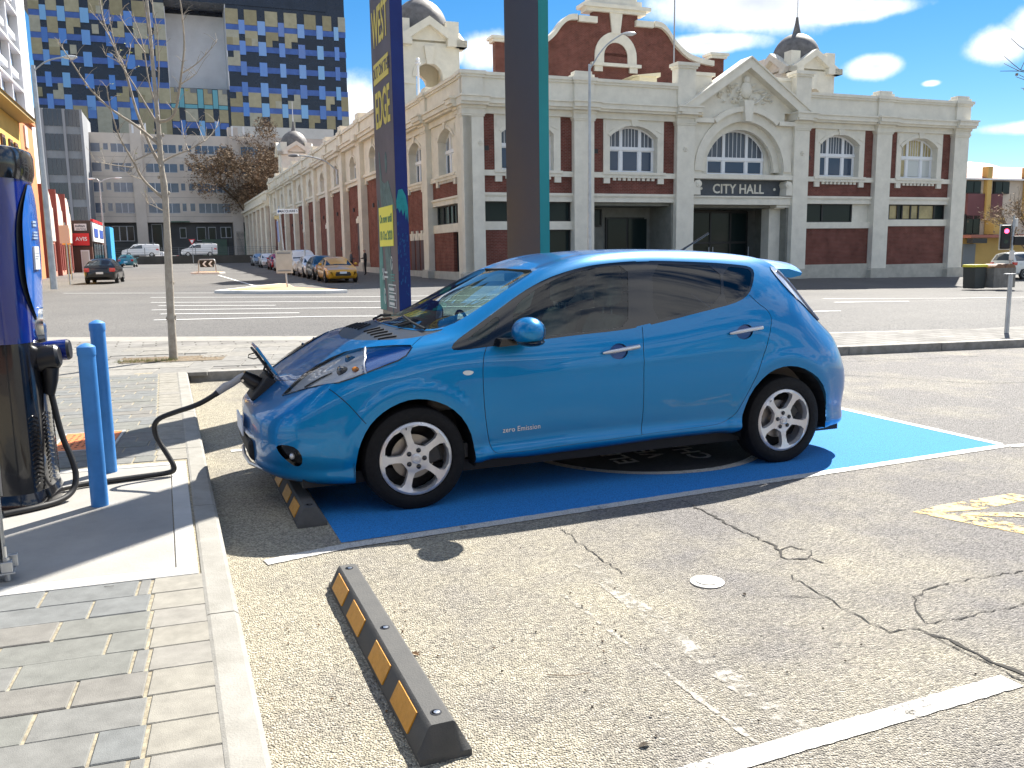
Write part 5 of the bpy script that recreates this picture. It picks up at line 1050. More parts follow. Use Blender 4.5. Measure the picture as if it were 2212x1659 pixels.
p = Vector((-24.35, 51.9, 0)); make_car('black_hatchback', 'black hatchback seen from behind driving up the side street', 'hatch', carpaint('black', (.008, .008, .009)), 'car', (p.x, p.y), HN+math.pi-.05, 'cars driving up the side street')
make_car('teal_hatchback', 'teal hatchback driving ahead of the black one', 'hatch', carpaint('teal', (.03, .14, .17)), 'car', (-44.6, 101), HN+math.pi-.05, 'cars driving up the side street')
make_car('white_pickup', 'white utility truck with open tray crossing the end of the street', 'ute', carpaint('ute_white', (.75, .76, .78), 0), 'pickup', (-53.2, 132), AL+math.pi, None, rear_glass=True)
for i, (s, lb) in enumerate(((-20.7, 'white van with roof rack parked on the raised lot, left of the two'), (-12.6, 'white van parked on the raised lot nearer the green shed'))):
    p = st(s, 93); v = make_car('white_van', lb, 'van', carpaint('van_white', (.70, .72, .76), 0), 'van', (p.x, p.y), AL+math.pi, 'white vans on the raised lot'); v.location.z = 1.6
    m = MB(); [m.box(x-.03, x+.03, -.7, .7, 1.95, 2.08) for x in (.3, -.8, -1.9)]; m.box(-2.1, .5, -.72, -.68, 2.06, 2.1).box(-2.1, .5, .68, .72, 2.06, 2.1); m.build('roof_rack', M_gy, v)
make_car('white_suv', 'white four wheel drive passing behind the bins at the right edge', 'suv', carpaint('suv_white', (.70, .70, .66), 0), 'car', (36.0, 60.2), AL, None)
# ------------------------------------------------------------------ people by the yellow car
def person(label, at, h, coat, trousers, skin, hair, face_rz, carry=None):
    p = gpt(at[0], at[1], .12); t = thing('person', label, 'person', p, face_rz, 'people standing by the yellow car'); k = h/1.75
    J = {'pel': (0, 0, .93), 'wst': (0, 0, 1.08), 'chs': (0, 0, 1.30), 'nck': (0, .0, 1.47), 'hd0': (.01, 0, 1.56), 'hd1': (.015, 0, 1.69),
         'hl': (0, .09, .90), 'kl': (.03, .10, .50), 'al': (0, .10, .09), 'tl': (.13, .11, .04), 'hr': (0, -.09, .90), 'kr': (.01, -.11, .50), 'ar': (-.03, -.11, .09), 'tr': (.10, -.13, .04),
         'sl': (0, .19, 1.40), 'el': (-.03, .25, 1.13), 'wl': (.10, .22, .92), 'fl': (.15, .20, .84), 'sr': (0, -.19, 1.40), 'er': (.02, -.25, 1.14), 'wr': (.20, -.20, 1.10), 'fr': (.28, -.17, 1.12)}
    Rd = {'pel': .135, 'wst': .13, 'chs': .155, 'nck': .06, 'hd0': .075, 'hd1': .085, 'hl': .10, 'kl': .07, 'al': .05, 'tl': .04, 'hr': .10, 'kr': .07, 'ar': .05, 'tr': .04, 'sl': .075, 'el': .055, 'wl': .04, 'fl': .035, 'sr': .075, 'er': .055, 'wr': .04, 'fr': .035}
    E = [('pel', 'wst'), ('wst', 'chs'), ('chs', 'nck'), ('nck', 'hd0'), ('hd0', 'hd1'), ('pel', 'hl'), ('hl', 'kl'), ('kl', 'al'), ('al', 'tl'), ('pel', 'hr'), ('hr', 'kr'), ('kr', 'ar'), ('ar', 'tr'), ('chs', 'sl'), ('sl', 'el'), ('el', 'wl'), ('wl', 'fl'), ('chs', 'sr'), ('sr', 'er'), ('er', 'wr'), ('wr', 'fr')]
    ks = list(J); me = bpy.data.meshes.new('body'); me.from_pydata([tuple(c*k for c in J[a]) for a in ks], [(ks.index(a), ks.index(b)) for a, b in E], [])
    o = bpy.data.objects.new('body', me); C.objects.link(o); md = o.modifiers.new('skin', 'SKIN'); 
    for i, a in enumerate(ks): me.skin_vertices[0].data[i].radius = (Rd[a]*k, Rd[a]*k*(1.15 if a in ('pel', 'chs', 'wst') else 1)); me.skin_vertices[0].data[i].use_root = a == 'pel'
    sb = o.modifiers.new('sub', 'SUBSURF'); sb.levels = 1; sb.render_levels = 1
    bpy.context.view_layer.update(); m2 = bpy.data.meshes.new_from_object(o.evaluated_get(bpy.context.evaluated_depsgraph_get())); bpy.data.objects.remove(o)
    for mt in (coat, trousers, skin, hair, M_trim): m2.materials.append(mt)
    for f in m2.polygons:
        c = f.center/k; f.use_smooth = True
        f.material_index = 3 if c.z > 1.60 and (c.x < .02 or c.z > 1.72) else 2 if c.z > 1.47 else 4 if c.z < .09 else 1 if c.z < .95 and abs(c.y) < .2 and c.x < .12 else 2 if (c.x > .12 and c.z < .9 and c.z > .7) or c.x > .24 else 0
    link('body', m2, t)
    m = MB(); m.ball((.10*k, 0, 1.615*k), .022*k, .016*k, .028*k, 8, 5); m.build('nose', skin, t, 60)
    if carry: m = MB(); m.box(.16, .34, -.24, -.12, 1.02, 1.14); m.build('held_folder', M_trim, t)
    return t
sk = pm('skin', (.45, .27, .20), .6); blk_ = pm('cloth_black', (.012, .012, .014), .8); gry_ = pm('cloth_grey', (.10, .10, .11), .85); hr1 = pm('hair_grey', (.25, .23, .21), .7); hr2 = pm('hair_dark', (.03, .02, .015), .7)
person('person in a long black coat standing on the footpath behind the yellow car', (-9.55, 57.0), 1.74, blk_, blk_, sk, hr1, math.radians(200))
person('shorter person in grey with dark hair, half hidden by the yellow car', (-11.2, 61.0), 1.62, gry_, blk_, sk, hr2, math.radians(20))
# ------------------------------------------------------------------ street furniture
M_pole = pm('pole_galvanised', (.46, .48, .50), .45, .6, .2, 3)
M_orap = pm('island_paving', (.60, .36, .17), .8, 0, .2, 3, .2, 40); M_kw = pm('kerb_white', (.74, .72, .68), .7, 0, .1, 2)
def island(name, label, pts, top=.14):
    c = Vector((sum(p[0] for p in pts)/len(pts), sum(p[1] for p in pts)/len(pts), 0)); c.z = gz(c.x, c.y); t = thing(name, label, 'traffic island', c)
    m = MB(); m.prism([(p[0]-c.x, p[1]-c.y) for p in pts], -.15, top-.01, 'z'); m.build('kerb', M_kw, t, 0, .03)
    m = MB(); m.prism([((p[0]-c.x)*.86, (p[1]-c.y)*.86) for p in pts], -.1, top+.004, 'z'); m.build('paving', M_orap, t); return t
island('traffic_island', 'orange paved traffic island with white kerb in the mouth of the side street', [(-12.5, 36.3), (-10.2, 35.0), (-7.4, 34.5), (-6.6, 34.9), (-8.0, 36.4), (-9.7, 38.8), (-11.3, 43.8), (-11.9, 44.2), (-12.3, 40)])
island('traffic_island', 'small traffic island under the chevron board further up the street', [(-25.9, 70), (-24.6, 68.2), (-22.9, 68.0), (-22.7, 68.8), (-24.3, 72)])
# chevron board
cb_ = thing('chevron_board', 'black chevron board with white arrows in a grey tubular frame', 'road sign', gpt(-24.25, 69.2, .14), math.radians(-2))
m = MB(); m.tube([(-.72, 0, 0), (-.66, 0, .85), (-.58, 0, .98), (.58, 0, .98), (.66, 0, .85), (.72, 0, 0)], .05, 8); m.build('frame', M_pole, cb_, 50)
m = MB(); m.box(-.56, .56, -.03, 0, .38, .90); b_ = m.build('panel', M_trim, cb_)
for x in (-.36, .12):
    m = MB(); m.prism([(x, .64), (x+.20, .86), (x+.36, .86), (x+.16, .64), (x+.36, .42), (x+.20, .42)], -.045, -.031, 'y'); m.build('arrow', M_win, b_)
# street name post with the back of a direction board
sp = thing('street_name_post', 'leaning steel post with a white street name blade and the back of a grey board', 'sign post', gpt(-9.97, 38.5, .14))
m = MB(); m.cyl((.0, 0, 0), (-.20, 0, 3.55), .035, .03, 10); m.build('post', M_pole, sp, 40)
m = MB(); m.box(-.27, .66, -.075, -.055, 3.22, 3.42); bl = m.build('name_blade', M_win, sp)
text_on('lettering', 'MACQUARIE S', .145, M_ink, bl, (.24, -.077, 3.32), (1, 0, 0), (0, 0, 1), .002, sx=.86, bold=True)
m = MB(); m.ball((-.20, -.078, 3.32), .04, .006, .06, 8, 5); m.build('crest', pm('crest_blue', (.05, .12, .30), .5), bl)
m = MB(); m.box(-.42, -.22, -.03, .03, 2.98, 3.14); m.build('cross_blade', M_warm, sp); m = MB(); m.prism([(-.30, 2.0), (-.22, 1.98), (-.25, 2.9), (-.32, 2.9)], -.05, -.03, 'y'); m.build('banner', pm('banner_blue', (.20, .26, .45), .6), sp)
m = MB(); m.box(-.44, .30, -.07, -.05, .62, 1.62); bd = m.build('back_board', pm('board_back', (.42, .41, .37), .5, .2, .15, 3), sp, 0, .02)
m = MB(); m.box(-.36, .22, -.09, -.07, .70, .75).box(-.36, .22, -.09, -.07, 1.47, 1.52); m.build('rail', M_gy, bd)
# lamp posts
def lamp(label, at, h, arms, r=.09, base=.12):
    t = thing('street_lamp', label, 'street lamp', gpt(at[0], at[1], base), 0, 'street lamps'); m = MB(); m.cyl((0, 0, 0), (0, 0, h), r, r*.55, 12); m.build('pole', M_pole, t, 40)
    for d, rise, L in arms:
        d = Vector(d).normalized(); P = [Vector((0, 0, h-.25)), d*L*.35+Vector((0, 0, h+rise*.6)), d*L*.8+Vector((0, 0, h+rise))]
        m = MB(); m.tube(smooth_path(P, 2) if 'smooth_path' in globals() else P, .035, 8); m.build('arm', M_pole, t, 50)
        e = P[-1]; m = MB(); m.ball(e+d*.32, .34, .14, .085, 12, 7) if abs(d.x) > .5 else m.ball(e+d*.32, .16, .34, .085, 12, 7); m.build('lamp_head', pm('lamp_head', (.62, .63, .64), .4, .3), t, 50)
        m = MB(); m.ball(e+d*.36+Vector((0, 0, -.05)), .2, .11, .06, 10, 5); m.build('lens', pm('lamp_lens', (.72, .74, .76), .15), t, 50)
    return t
def smooth_path(pts, it=3):
    P = [Vector(p) for p in pts]
    for _ in range(it):
        Q = [P[0]]
        for a, b in zip(P[:-1], P[1:]): Q += [a.lerp(b, .25), a.lerp(b, .75)]
        P = Q+[P[-1]]
    return P
lamp('tall lamp post with one long arm in front of the city hall', (3.9, 42.5), 10.4, [((1, .1, 0), 1.4, 2.0)], .11)
lamp('thick lamp post behind the charging station, arm over the side street', (-21.5, 40.6), 10.1, [((1, .05, 0), .35, 1.7)], .16)
lamp('far double armed lamp post in front of the office block', (-37.4, 80.2), 8.2, [((1, .1, 0), .15, 1.7), ((-1, 0, 0), .1, .5)], .1)
hl = thing('wall_lamp', 'street lamp head on a curved arm over the parked cars by the hall', 'street lamp', (0, 0, 0)); w0 = Vector(TS((33.2, -.5, 0)));  w0 = C0+EE*w0.x+NN*w0.y
hl.location = (w0.x, w0.y, 9.0)
m = MB(); m.tube(smooth_path([(0, 0, 0), (-1.0, -.1, .9), (-2.4, -.3, 1.25), (-3.3, -.4, 1.3)], 2), .06, 8).cyl((0, 0, -1.2), (0, 0, .1), .12, n=8); m.build('arm', M_pole, hl, 50)
m = MB(); m.ball((-3.7, -.45, 1.3), .5, .2, .13, 12, 6); m.build('lamp_head', M_gy, hl, 50)
# small poles
def post(name, label, at, h, r=.035, sign=None, base=.12, cat='sign post', grp=None):
    t = thing(name, label, cat, gpt(at[0], at[1], base), 0, grp); m = MB(); m.cyl((0, 0, 0), (0, 0, h), r, r*.95, 10); m.build('post', M_pole, t, 40)
    if sign: x0, x1, z0, z1, mt = sign; m = MB(); m.box(x0, x1, -.05, -.03, z0, z1); m.build('sign', mt, t)
    return t
post('sign_post', 'parking sign post with a red and white plate by the pink gables', (-23.75, 46.5), 3.3, .04, (-.30, .22, 2.2, 3.15, pm('sign_pale_red', (.65, .42, .40), .5)))
post('sign_post', 'tall sign post with a small orange plate in front of the hire shop', (-27.9, 55), 3.0, .05, (-.42, .10, 2.2, 3.2, pm('sign_orange', (.80, .35, .06), .5)))
post('sign_post', 'thin white sign post at the kerb beside the hall', (-14.2, 60), 2.9, .04)
gw = post('give_way_sign', 'red edged give way triangle on a post before the ute', (-43.9, 120), 3.2, .05, None, .12, 'road sign')
m = MB(); m.prism([(-.45, 3.25), (.45, 3.25), (0, 2.45)], -.05, -.03, 'y'); m.build('triangle', pm('sign_red', (.62, .02, .025), .45), gw); m = MB(); m.prism([(-.28, 3.14), (.28, 3.14), (0, 2.66)], -.06, -.051, 'y'); m.build('face', M_win, gw)
rp = post('low_post', 'short steel post with a flat cap on the footpath at the right', (7.98, 13.75), .94, .035, None, .12, 'post')
m = MB(); m.box(-.09, .06, -.05, .05, .94, .955); m.build('cap_plate', M_pole, rp)
# traffic light, bins
tl = thing('traffic_light', 'traffic light on a grey pole showing a red pedestrian lamp', 'traffic light', gpt(27.75, 47.9, .08), math.radians(-6))
m = MB(); m.cyl((0, 0, 0), (0, 0, 3.6), .075, .07, 12).cyl((0, 0, 3.6), (0, 0, 3.95), .05, n=10); m.build('pole', M_pole, tl, 40)
m = MB(); m.box(-.66, -.14, -.16, .02, 2.15, 3.45); hd = m.build('lamp_housing', M_trim, tl, 0, .06); m = MB(); m.box(-.70, -.10, .02, .03, 2.1, 3.5); m.build('target_board', M_kw, hd, 0, .0)
m = MB(); m.cyl((-.40, -.165, 3.12), (-.40, -.175, 3.12), .125, n=18); m.build('red_lens', pm('red_lamp_lit', (.6, .02, .04), .3, emit=(1, .05, .12), es=3.0), hd); m = MB(); m.cyl((-.40, -.165, 2.55), (-.40, -.172, 2.55), .125, n=18); m.build('green_lens', pm('green_lens_off', (.01, .03, .025), .2), hd)
m = MB(); m.box(.02, .62, -.2, .1, 2.35, 2.85); m.build('side_lamp', M_trim, tl, 0, .04); m = MB(); m.box(-.16, .12, -.11, -.08, 1.55, 2.05); m.build('button_plate', M_kw, tl, 0, .02); m = MB(); m.box(.06, .22, -.06, .06, 3.35, 3.8); m.build('detector', M_kw, tl, 0, .02)
bn = thing('recycling_bin', 'dark wheelie bin with a yellow lid beside the timber enclosure', 'bin', gpt(25.4, 47.2, .08), AL)
m = MB(); m.prism([(-.36, 0), (.36, 0), (.42, 1.15), (-.42, 1.15)], -.4, .4, 'y'); m.build('body', pm('bin_green', (.05, .055, .05), .6), bn, 0, .03); m = MB(); m.prism([(-.46, 1.16), (.46, 1.16), (.42, 1.3), (-.42, 1.3)], -.46, .44, 'y'); m.build('lid', pm('bin_yellow', (.75, .65, .06), .5), bn, 0, .03)
be = thing('bin_enclosure', 'weathered two bay bin enclosure with brown rounded lids', 'bin', gpt(26.75, 47.3, .08), AL)
m = MB(); [m.box(-.78+i*.2, -.59+i*.2, -.42, .42, .05, 1.12) for i in range(8)]; m.build('boards', pm('grey_timber', (.22, .205, .18), .85, 0, .3, 3), be)
for x in (-.38, .40): m = MB(); m.prism([(x-.38, 1.12)]+arc(x, 1.12, .38, 180, 0, 8, .22)+[(x+.38, 1.12)], -.42, .42, 'y'); m.build('lid', pm('bin_lid_brown', (.20, .10, .05), .6), be)
# ------------------------------------------------------------------ art panels on the car park edge
M_tot = pm('art_panel_slate', (.062, .052, .085), .5, 0, .25, 1.5); M_totn = pm('art_panel_navy', (.004, .016, .14), .45, 0, .35, 2.0, col2=(.006, .03, .20)); M_teal = pm('art_teal', (.02, .22, .22), .5, 0, .35, 6); M_aq = pm('art_aqua', (.02, .36, .36), .5, 0, .3, 8); M_gold = pm('art_gold', (.62, .50, .10), .5); M_plb = pm('panel_plinth', (.20, .185, .16), .5, .2, .2, 3)
M_tb = pm('art_panel_black', (.012, .013, .014), .4, 0, .35, 1.2, col2=(.03, .028, .028)); M_tg = pm('art_panel_green', (.004, .26, .25), .45, 0, .2, .6)
def totem(label, at, L, th, side, front, zbot, zt=6.6):
    t = thing('art_panel', label, 'sign tower', (at[0], at[1], .004), AL)
    # local: x along E, y along N; the wide face looks along -x, the narrow one along -y
    m = MB(); m.box(.02, th-.02, .02, L-.02, 0, zbot+.4); m.build('plinth', M_plb, t)
    m = MB(); m.box(.004, th, .004, L, zbot, zt); m.build('core', front, t)
    m = MB(); m.box(0, .0035, .002, L+.001, zbot, zt); f = m.build('wide_face', side, t)
    return t, f
L1, TH1 = .93, .128
t1, f1 = totem('tall slate and blue art panel with yellow lettering WEST EDGE', (-1.155, 8.9), L1, TH1, M_tot, M_totn, .90)
m = MB(); m.box(.02, .6, .04, .9, 0, .86); m.build('dark_base', M_tb, t1)
F1 = lambda y, z: (-.0035, y, z)
def ink(txt, size, y, z, mat, sx=1, par=f1, bold=True, sp=1.0): return text_on('lettering', txt, size, mat, par, F1(y, z), (0, -1, 0), (0, 0, 1), .001, sx=sx, bold=bold, spacing=sp)
ink('WEST', .52, .47, 3.86, M_gold, .55); 
m = MB(); m.box(-.006, -.001, .12, .83, 3.315, 3.525); b_ = m.build('title_strip', M_gold, f1); text_on('lettering', 'OUT ON THE', .16, M_tot, b_, (-.0075, .475, 3.42), (0, -1, 0), (0, 0, 1), .001, sx=.82, bold=True)
ink('EDGE', .52, .46, 3.02, M_gold, .55)
def blob(pts, mat, name='printed_figure', off=.0022, par=f1):
    m = MB(); m.add([(-off, y, z) for y, z in pts]+[(-.0005, y, z) for y, z in pts], [tuple(range(len(pts)))]+[(i, (i+1) % len(pts), len(pts)+(i+1) % len(pts), len(pts)+i) for i in range(len(pts))]); return m.build(name, mat, par)
M_fig = pm('art_figure', (.03, .115, .135), .5, 0, .4, 9)
blob([(.40+.05*math.cos(a), 2.47+.11*math.sin(a)) for a in [2*math.pi*i/12 for i in range(12)]], M_fig)
blob([(.62, 2.30), (.50, 2.26), (.32, 2.28), (.10, 2.05), (.02, 1.95), (.24, 2.0), (.34, 1.75), (.28, 1.30), (.22, .95), (.50, .95), (.56, 1.4), (.66, 1.9), (.72, 2.2), (.74, 2.62), (.70, 2.60)], M_fig)
blob([(.78, 1.75), (.72, 1.60), (.70, 1.2), (.82, .98), (.90, 1.2), (.88, 1.5)], M_teal); blob([(.92, 1.35), (.74, 1.28), (.62, 1.05), (.60, .905), (.925, .905)], M_teal, off=.0018)
for k in range(9): a = rnd.uniform(.1, .9); zq = rnd.uniform(1.0, 2.3); blob([(a, zq), (a-.05, zq-.2), (a-.03, zq-.22), (a+.03, zq-.02)], M_fig, 'brush_mark', .0028)
m = MB(); m.box(-.006, -.001, .15, .80, 1.66, 1.99) ; 
yb = MB(); yb.box(-.006, -.001, .15, .82, 1.60, 2.02); b_ = yb.build('date_sticker', pm('sticker_yellow', (.78, .70, .08), .5), f1)
M_inkg = pm('ink_green', (.10, .22, .10), .6)
text_on('lettering', 'On now until', .125, M_inkg, b_, (-.0075, .485, 1.89), (0, -1, 0), (0, 0, 1), .001, sx=.88, bold=True); text_on('lettering', '18 Oct 2020', .135, M_inkg, b_, (-.0075, .485, 1.71), (0, -1, 0), (0, 0, 1), .001, sx=.88, bold=True)
M_logo = pm('logo_pale', (.55, .58, .60), .5)
def ringlogo(y, z, ry, rz, par=f1):
    n = 18; o_ = [(-.004, y+ry*math.cos(2*math.pi*i/n), z+rz*math.sin(2*math.pi*i/n)) for i in range(n)]; i_ = [(-.004, y+ry*.6*math.cos(2*math.pi*i/n), z+rz*.72*math.sin(2*math.pi*i/n)) for i in range(n)]
    m = MB(); m.add(o_+i_, [(i, (i+1) % n, n+(i+1) % n, n+i) for i in range(n) if i % 6 != 2]); return m.build('logo_mark', M_logo, par)
ringlogo(.28, 1.42, .045, .075); ringlogo(.66, 1.06, .05, .09)
for y, z, w_, n in ((.26, 1.30, .2, 3), (.66, .95, .16, 2)):
    m = MB(); [m.box(-.004, -.002, y-w_/2+.02*(i % 2), y+w_/2-.02*(i % 2), z-.03*i-.008, z-.03*i+.008) for i in range(n)]; m.build('small_print', M_teal, f1)
m = MB(); [m.box(-.004, -.002, .70+dx-.012, .70+dx+.012, 1.29+dz-.022, 1.29+dz+.022) for dx, dz in ((-.03, -.03), (.03, -.03), (-.03, .05), (.03, .05), (0, .01))]; m.box(-.004, -.002, .48, .64, 1.26, 1.28).box(-.004, -.002, .5, .64, 1.31, 1.33); m.build('logo_mark', M_logo, f1)
m = MB(); [m.box(-.004, -.002, .12, .47, z, z+.012) for z in (.95, 1.03, 1.10, 1.185)]; [m.box(-.004, -.002, y, y+.008, .95, 1.19) for y in (.115, .465)]; [m.box(-.004, -.002, .2, .44, z, z+.03) for z in (.975, 1.05, 1.13)]; m.build('museum_logo', M_logo, f1)
# the narrow navy face carries a splash of aqua
mm = MB()
for pts_ in ([(.004, 2.05), (.03, 2.16), (.07, 2.17), (.105, 2.10), (.124, 1.98), (.124, 1.82), (.112, 1.93), (.10, 1.86), (.088, 1.96), (.07, 1.90), (.055, 1.97), (.035, 1.93), (.02, 1.98), (.004, 1.97)],):
    n = len(pts_); mm.add([(x, .0015, z) for x, z in pts_]+[(x, .0035, z) for x, z in pts_], [tuple(range(n))]+[(i, (i+1) % n, n+(i+1) % n, n+i) for i in range(n)])
mm.build('aqua_splash', M_aq, t1)
mm = MB(); r_ = random.Random(9)
for i in range(60):
    x, z = r_.uniform(.008, .118), r_.gauss(1.45, .22); s_ = r_.uniform(.004, .012); mm.add([(x-s_*.5, .0025, z-s_*2), (x+s_*.5, .0025, z-s_), (x+s_*.4, .0025, z+s_*2), (x-s_*.6, .0025, z+s_)], [(0, 1, 2, 3)])
stuff(mm.build('brush_flecks', pm('art_fleck', (.01, .09, .26), .5), t1))
L2, TH2 = .86, .10
t2, f2_ = totem('tall black art panel with a green edge behind the blue car', (.275, 7.97), L2, TH2, M_tb, M_tg, .70)
# ------------------------------------------------------------------ trees
M_bark = pm('bark_grey', (.27, .235, .19), .85, 0, .4, 14, .5, 60, col2=(.42, .38, .32)); M_twig = pm('twig_pale', (.34, .29, .23), .8, 0, .3, 20)
M_bud = pm('young_leaf', (.30, .32, .06), .6)
tr = thing('bare_tree', 'slender bare street tree with a few yellow buds in the footpath', 'tree', (TREE.x, TREE.y, .12))
YT = 11.8
def tp(x, y, dep=0):
    """a point of the tree from its place in the sketch grid, at a depth offset"""
    u = (x*1000/2212)*2212/4032; v = (y*1000/2212)*2212/4032
    d = _f+_r*((u-1106)/1850)+_up*((829.5-v)/1850); k = (YT+dep)/d.y
    return Vector((0, 0, CAMH))+d*k-tr.location
LIMBS = [([(1513, 3145), (1480, 2600), (1455, 2000), (1435, 1650), (1405, 1450), (1390, 1250), (1372, 1000), (1335, 620), (1305, 250), (1270, -60), (1240, -400), (1230, -800)], .062, .010, 0),
 ([(1405, 1445), (1330, 1320), (1250, 1130), (1175, 930), (1090, 600), (1030, 480), (950, 310), (900, 180), (870, 20), (840, -250)], .026, .006, .25),
 ([(1385, 1262), (1200, 1100), (1000, 980), (850, 850), (740, 720), (650, 580), (585, 480), (520, 390)], .022, .004, -.3),
 ([(1372, 1080), (1280, 930), (1180, 760), (1090, 620), (1040, 540), (920, 480)], .018, .004, .1),
 ([(1382, 1060), (1470, 1050), (1530, 980), (1560, 800), (1580, 640), (1610, 400), (1590, 150), (1570, 0), (1500, -250)], .024, .006, -.2),
 ([(1580, 640), (1700, 570), (1800, 470), (1890, 360)], .010, .003, -.3), ([(1560, 740), (1660, 680), (1710, 640)], .010, .003, -.4),
 ([(1412, 1410), (1500, 1360), (1640, 1310), (1780, 1230), (1820, 1190)], .018, .004, .3), ([(1640, 1310), (1600, 1200), (1580, 1050)], .007, .003, .3), ([(1780, 1230), (1710, 1060)], .006, .003, .3), ([(1780, 1230), (1880, 1130), (1905, 1040)], .006, .003, .35),
 ([(1380, 1300), (1300, 1340), (1170, 1400)], .014, .009, -.25),
 ([(1432, 1735), (1330, 1650), (1230, 1550), (1170, 1420), (1090, 1290), (1030, 1170), (985, 1030), (940, 850), (930, 750)], .022, .004, -.35),
 ([(1170, 1460), (1000, 1440), (900, 1420), (830, 1410)], .008, .003, -.4), ([(1232, 1560), (1140, 1530), (1110, 1500)], .006, .003, -.3),
 ([(1372, 980), (1290, 700), (1260, 450), (1230, 330), (1180, 200)], .014, .004, .2), ([(1262, 460), (1150, 300), (1060, 170), (1045, 110)], .009, .003, .2),
 ([(1335, 600), (1300, 300), (1250, 0), (1190, -200)], .013, .004, -.2), ([(1372, 880), (1388, 600), (1370, 250), (1330, 80), (1310, -150)], .012, .004, .15),
 ([(1090, 600), (1130, 450), (1140, 380)], .006, .003, .2), ([(950, 310), (870, 180), (800, 110)], .006, .003, .3), ([(1040, 540), (980, 300), (950, 150)], .008, .003, .15), ([(1430, 1840), (1350, 1800), (1285, 1770)], .009, .004, .2)]
r_ = random.Random(4); tips = []
for i, (pts_, ra, rb, dz) in enumerate(LIMBS):
    k = len(pts_); P = [tp(x, y, dz*(j/(k-1))*1.4 if i else 0) for j, (x, y) in enumerate(pts_)]
    if i == 0: P[0].z = -.05
    P = smooth_path(P, 2 if i else 1); k = len(P); R = [ra+(rb-ra)*(j/(k-1))**.75 for j in range(k)]
    if i == 0: R = [v*(1+.06*math.sin(j*2.1)+.05*math.sin(j*4.7)) for j, v in enumerate(R)]
    m = MB(); m.tube(P, R, 10 if i == 0 else 7); 
    if i == 0:
        for q in range(14): c = P[int(r_.uniform(.0, .55)*k)]; a = r_.uniform(0, 6.28); m.ball(c+Vector((math.cos(a)*.052, math.sin(a)*.052, r_.uniform(-.1, .1))), .018, .018, .026, 7, 5)
    m.build('trunk' if i == 0 else 'limb', M_bark if i == 0 else M_twig, tr, 60)
    if i:
        for q in range(max(2, int(k*.55))):
            c = P[r_.randrange(k//4, k)]; a = r_.uniform(0, 6.28); L = r_.uniform(.08, .26); d = Vector((math.cos(a)*.7, math.sin(a)*.7, r_.uniform(.35, 1))); tips.append((c, c+d*L*.6+Vector((0, 0, .02)), c+d*L))
m = MB(); [m.tube(t_, [.0035, .0028, .0016], 4) for t_ in tips]; stuff(m.build('twigs', M_twig, tr))
m = MB()
for t_ in r_.sample(tips, 22):
    for q in range(2):
        c = t_[2]; a = r_.uniform(0, 6.28); s_ = r_.uniform(.012, .026); d = Vector((math.cos(a), math.sin(a), .6))*s_; e = Vector((-math.sin(a), math.cos(a), .2))*s_*.5
        m.add([c, c+d*.6+e, c+d*1.3, c+d*.6-e], [(0, 1, 2, 3)])
stuff(m.build('buds', M_bud, tr))
sheet('tree_pit', [TREE+D1*a+D2*b for a, b in ((-.72, -.33), (.72, -.33), (.72, .3), (-.72, .3))], pm('tree_pit_soil', (.19, .15, .10), .95, 0, .4, 20, .6, 120), .1235)
m = MB()
for i in range(320):
    a, b = r_.uniform(-.7, .1), r_.gauss(-.22, .07); c = TREE+D1*a+D2*b; c.z = .124; h = r_.uniform(.02, .06); w_ = Vector((r_.uniform(-.02, .02), r_.uniform(-.02, .02), h)); m.add([c, c+Vector((.005, 0, 0)), c+w_], [(0, 1, 2)])
stuff(tag(m.build('grass', pm('dry_grass', (.24, .25, .07), .8)), 'tufts of yellowish grass along the edge of the tree pit', 'grass'))
m = MB()
for i in range(400):
    c = TREE+D1*r_.uniform(-.7, .7)+D2*r_.uniform(-.3, .28); c.z = .125; s_ = r_.uniform(.006, .018); a = r_.uniform(0, 6.28); m.add([c+Vector((s_*math.cos(a+j*2.1), s_*math.sin(a+j*2.1), r_.uniform(0, .008))) for j in range(3)], [(0, 1, 2)])
stuff(tag(m.build('leaf_mulch', pm('mulch', (.20, .13, .07), .9)), 'brown leaf mulch scattered in the tree pit', 'mulch'))
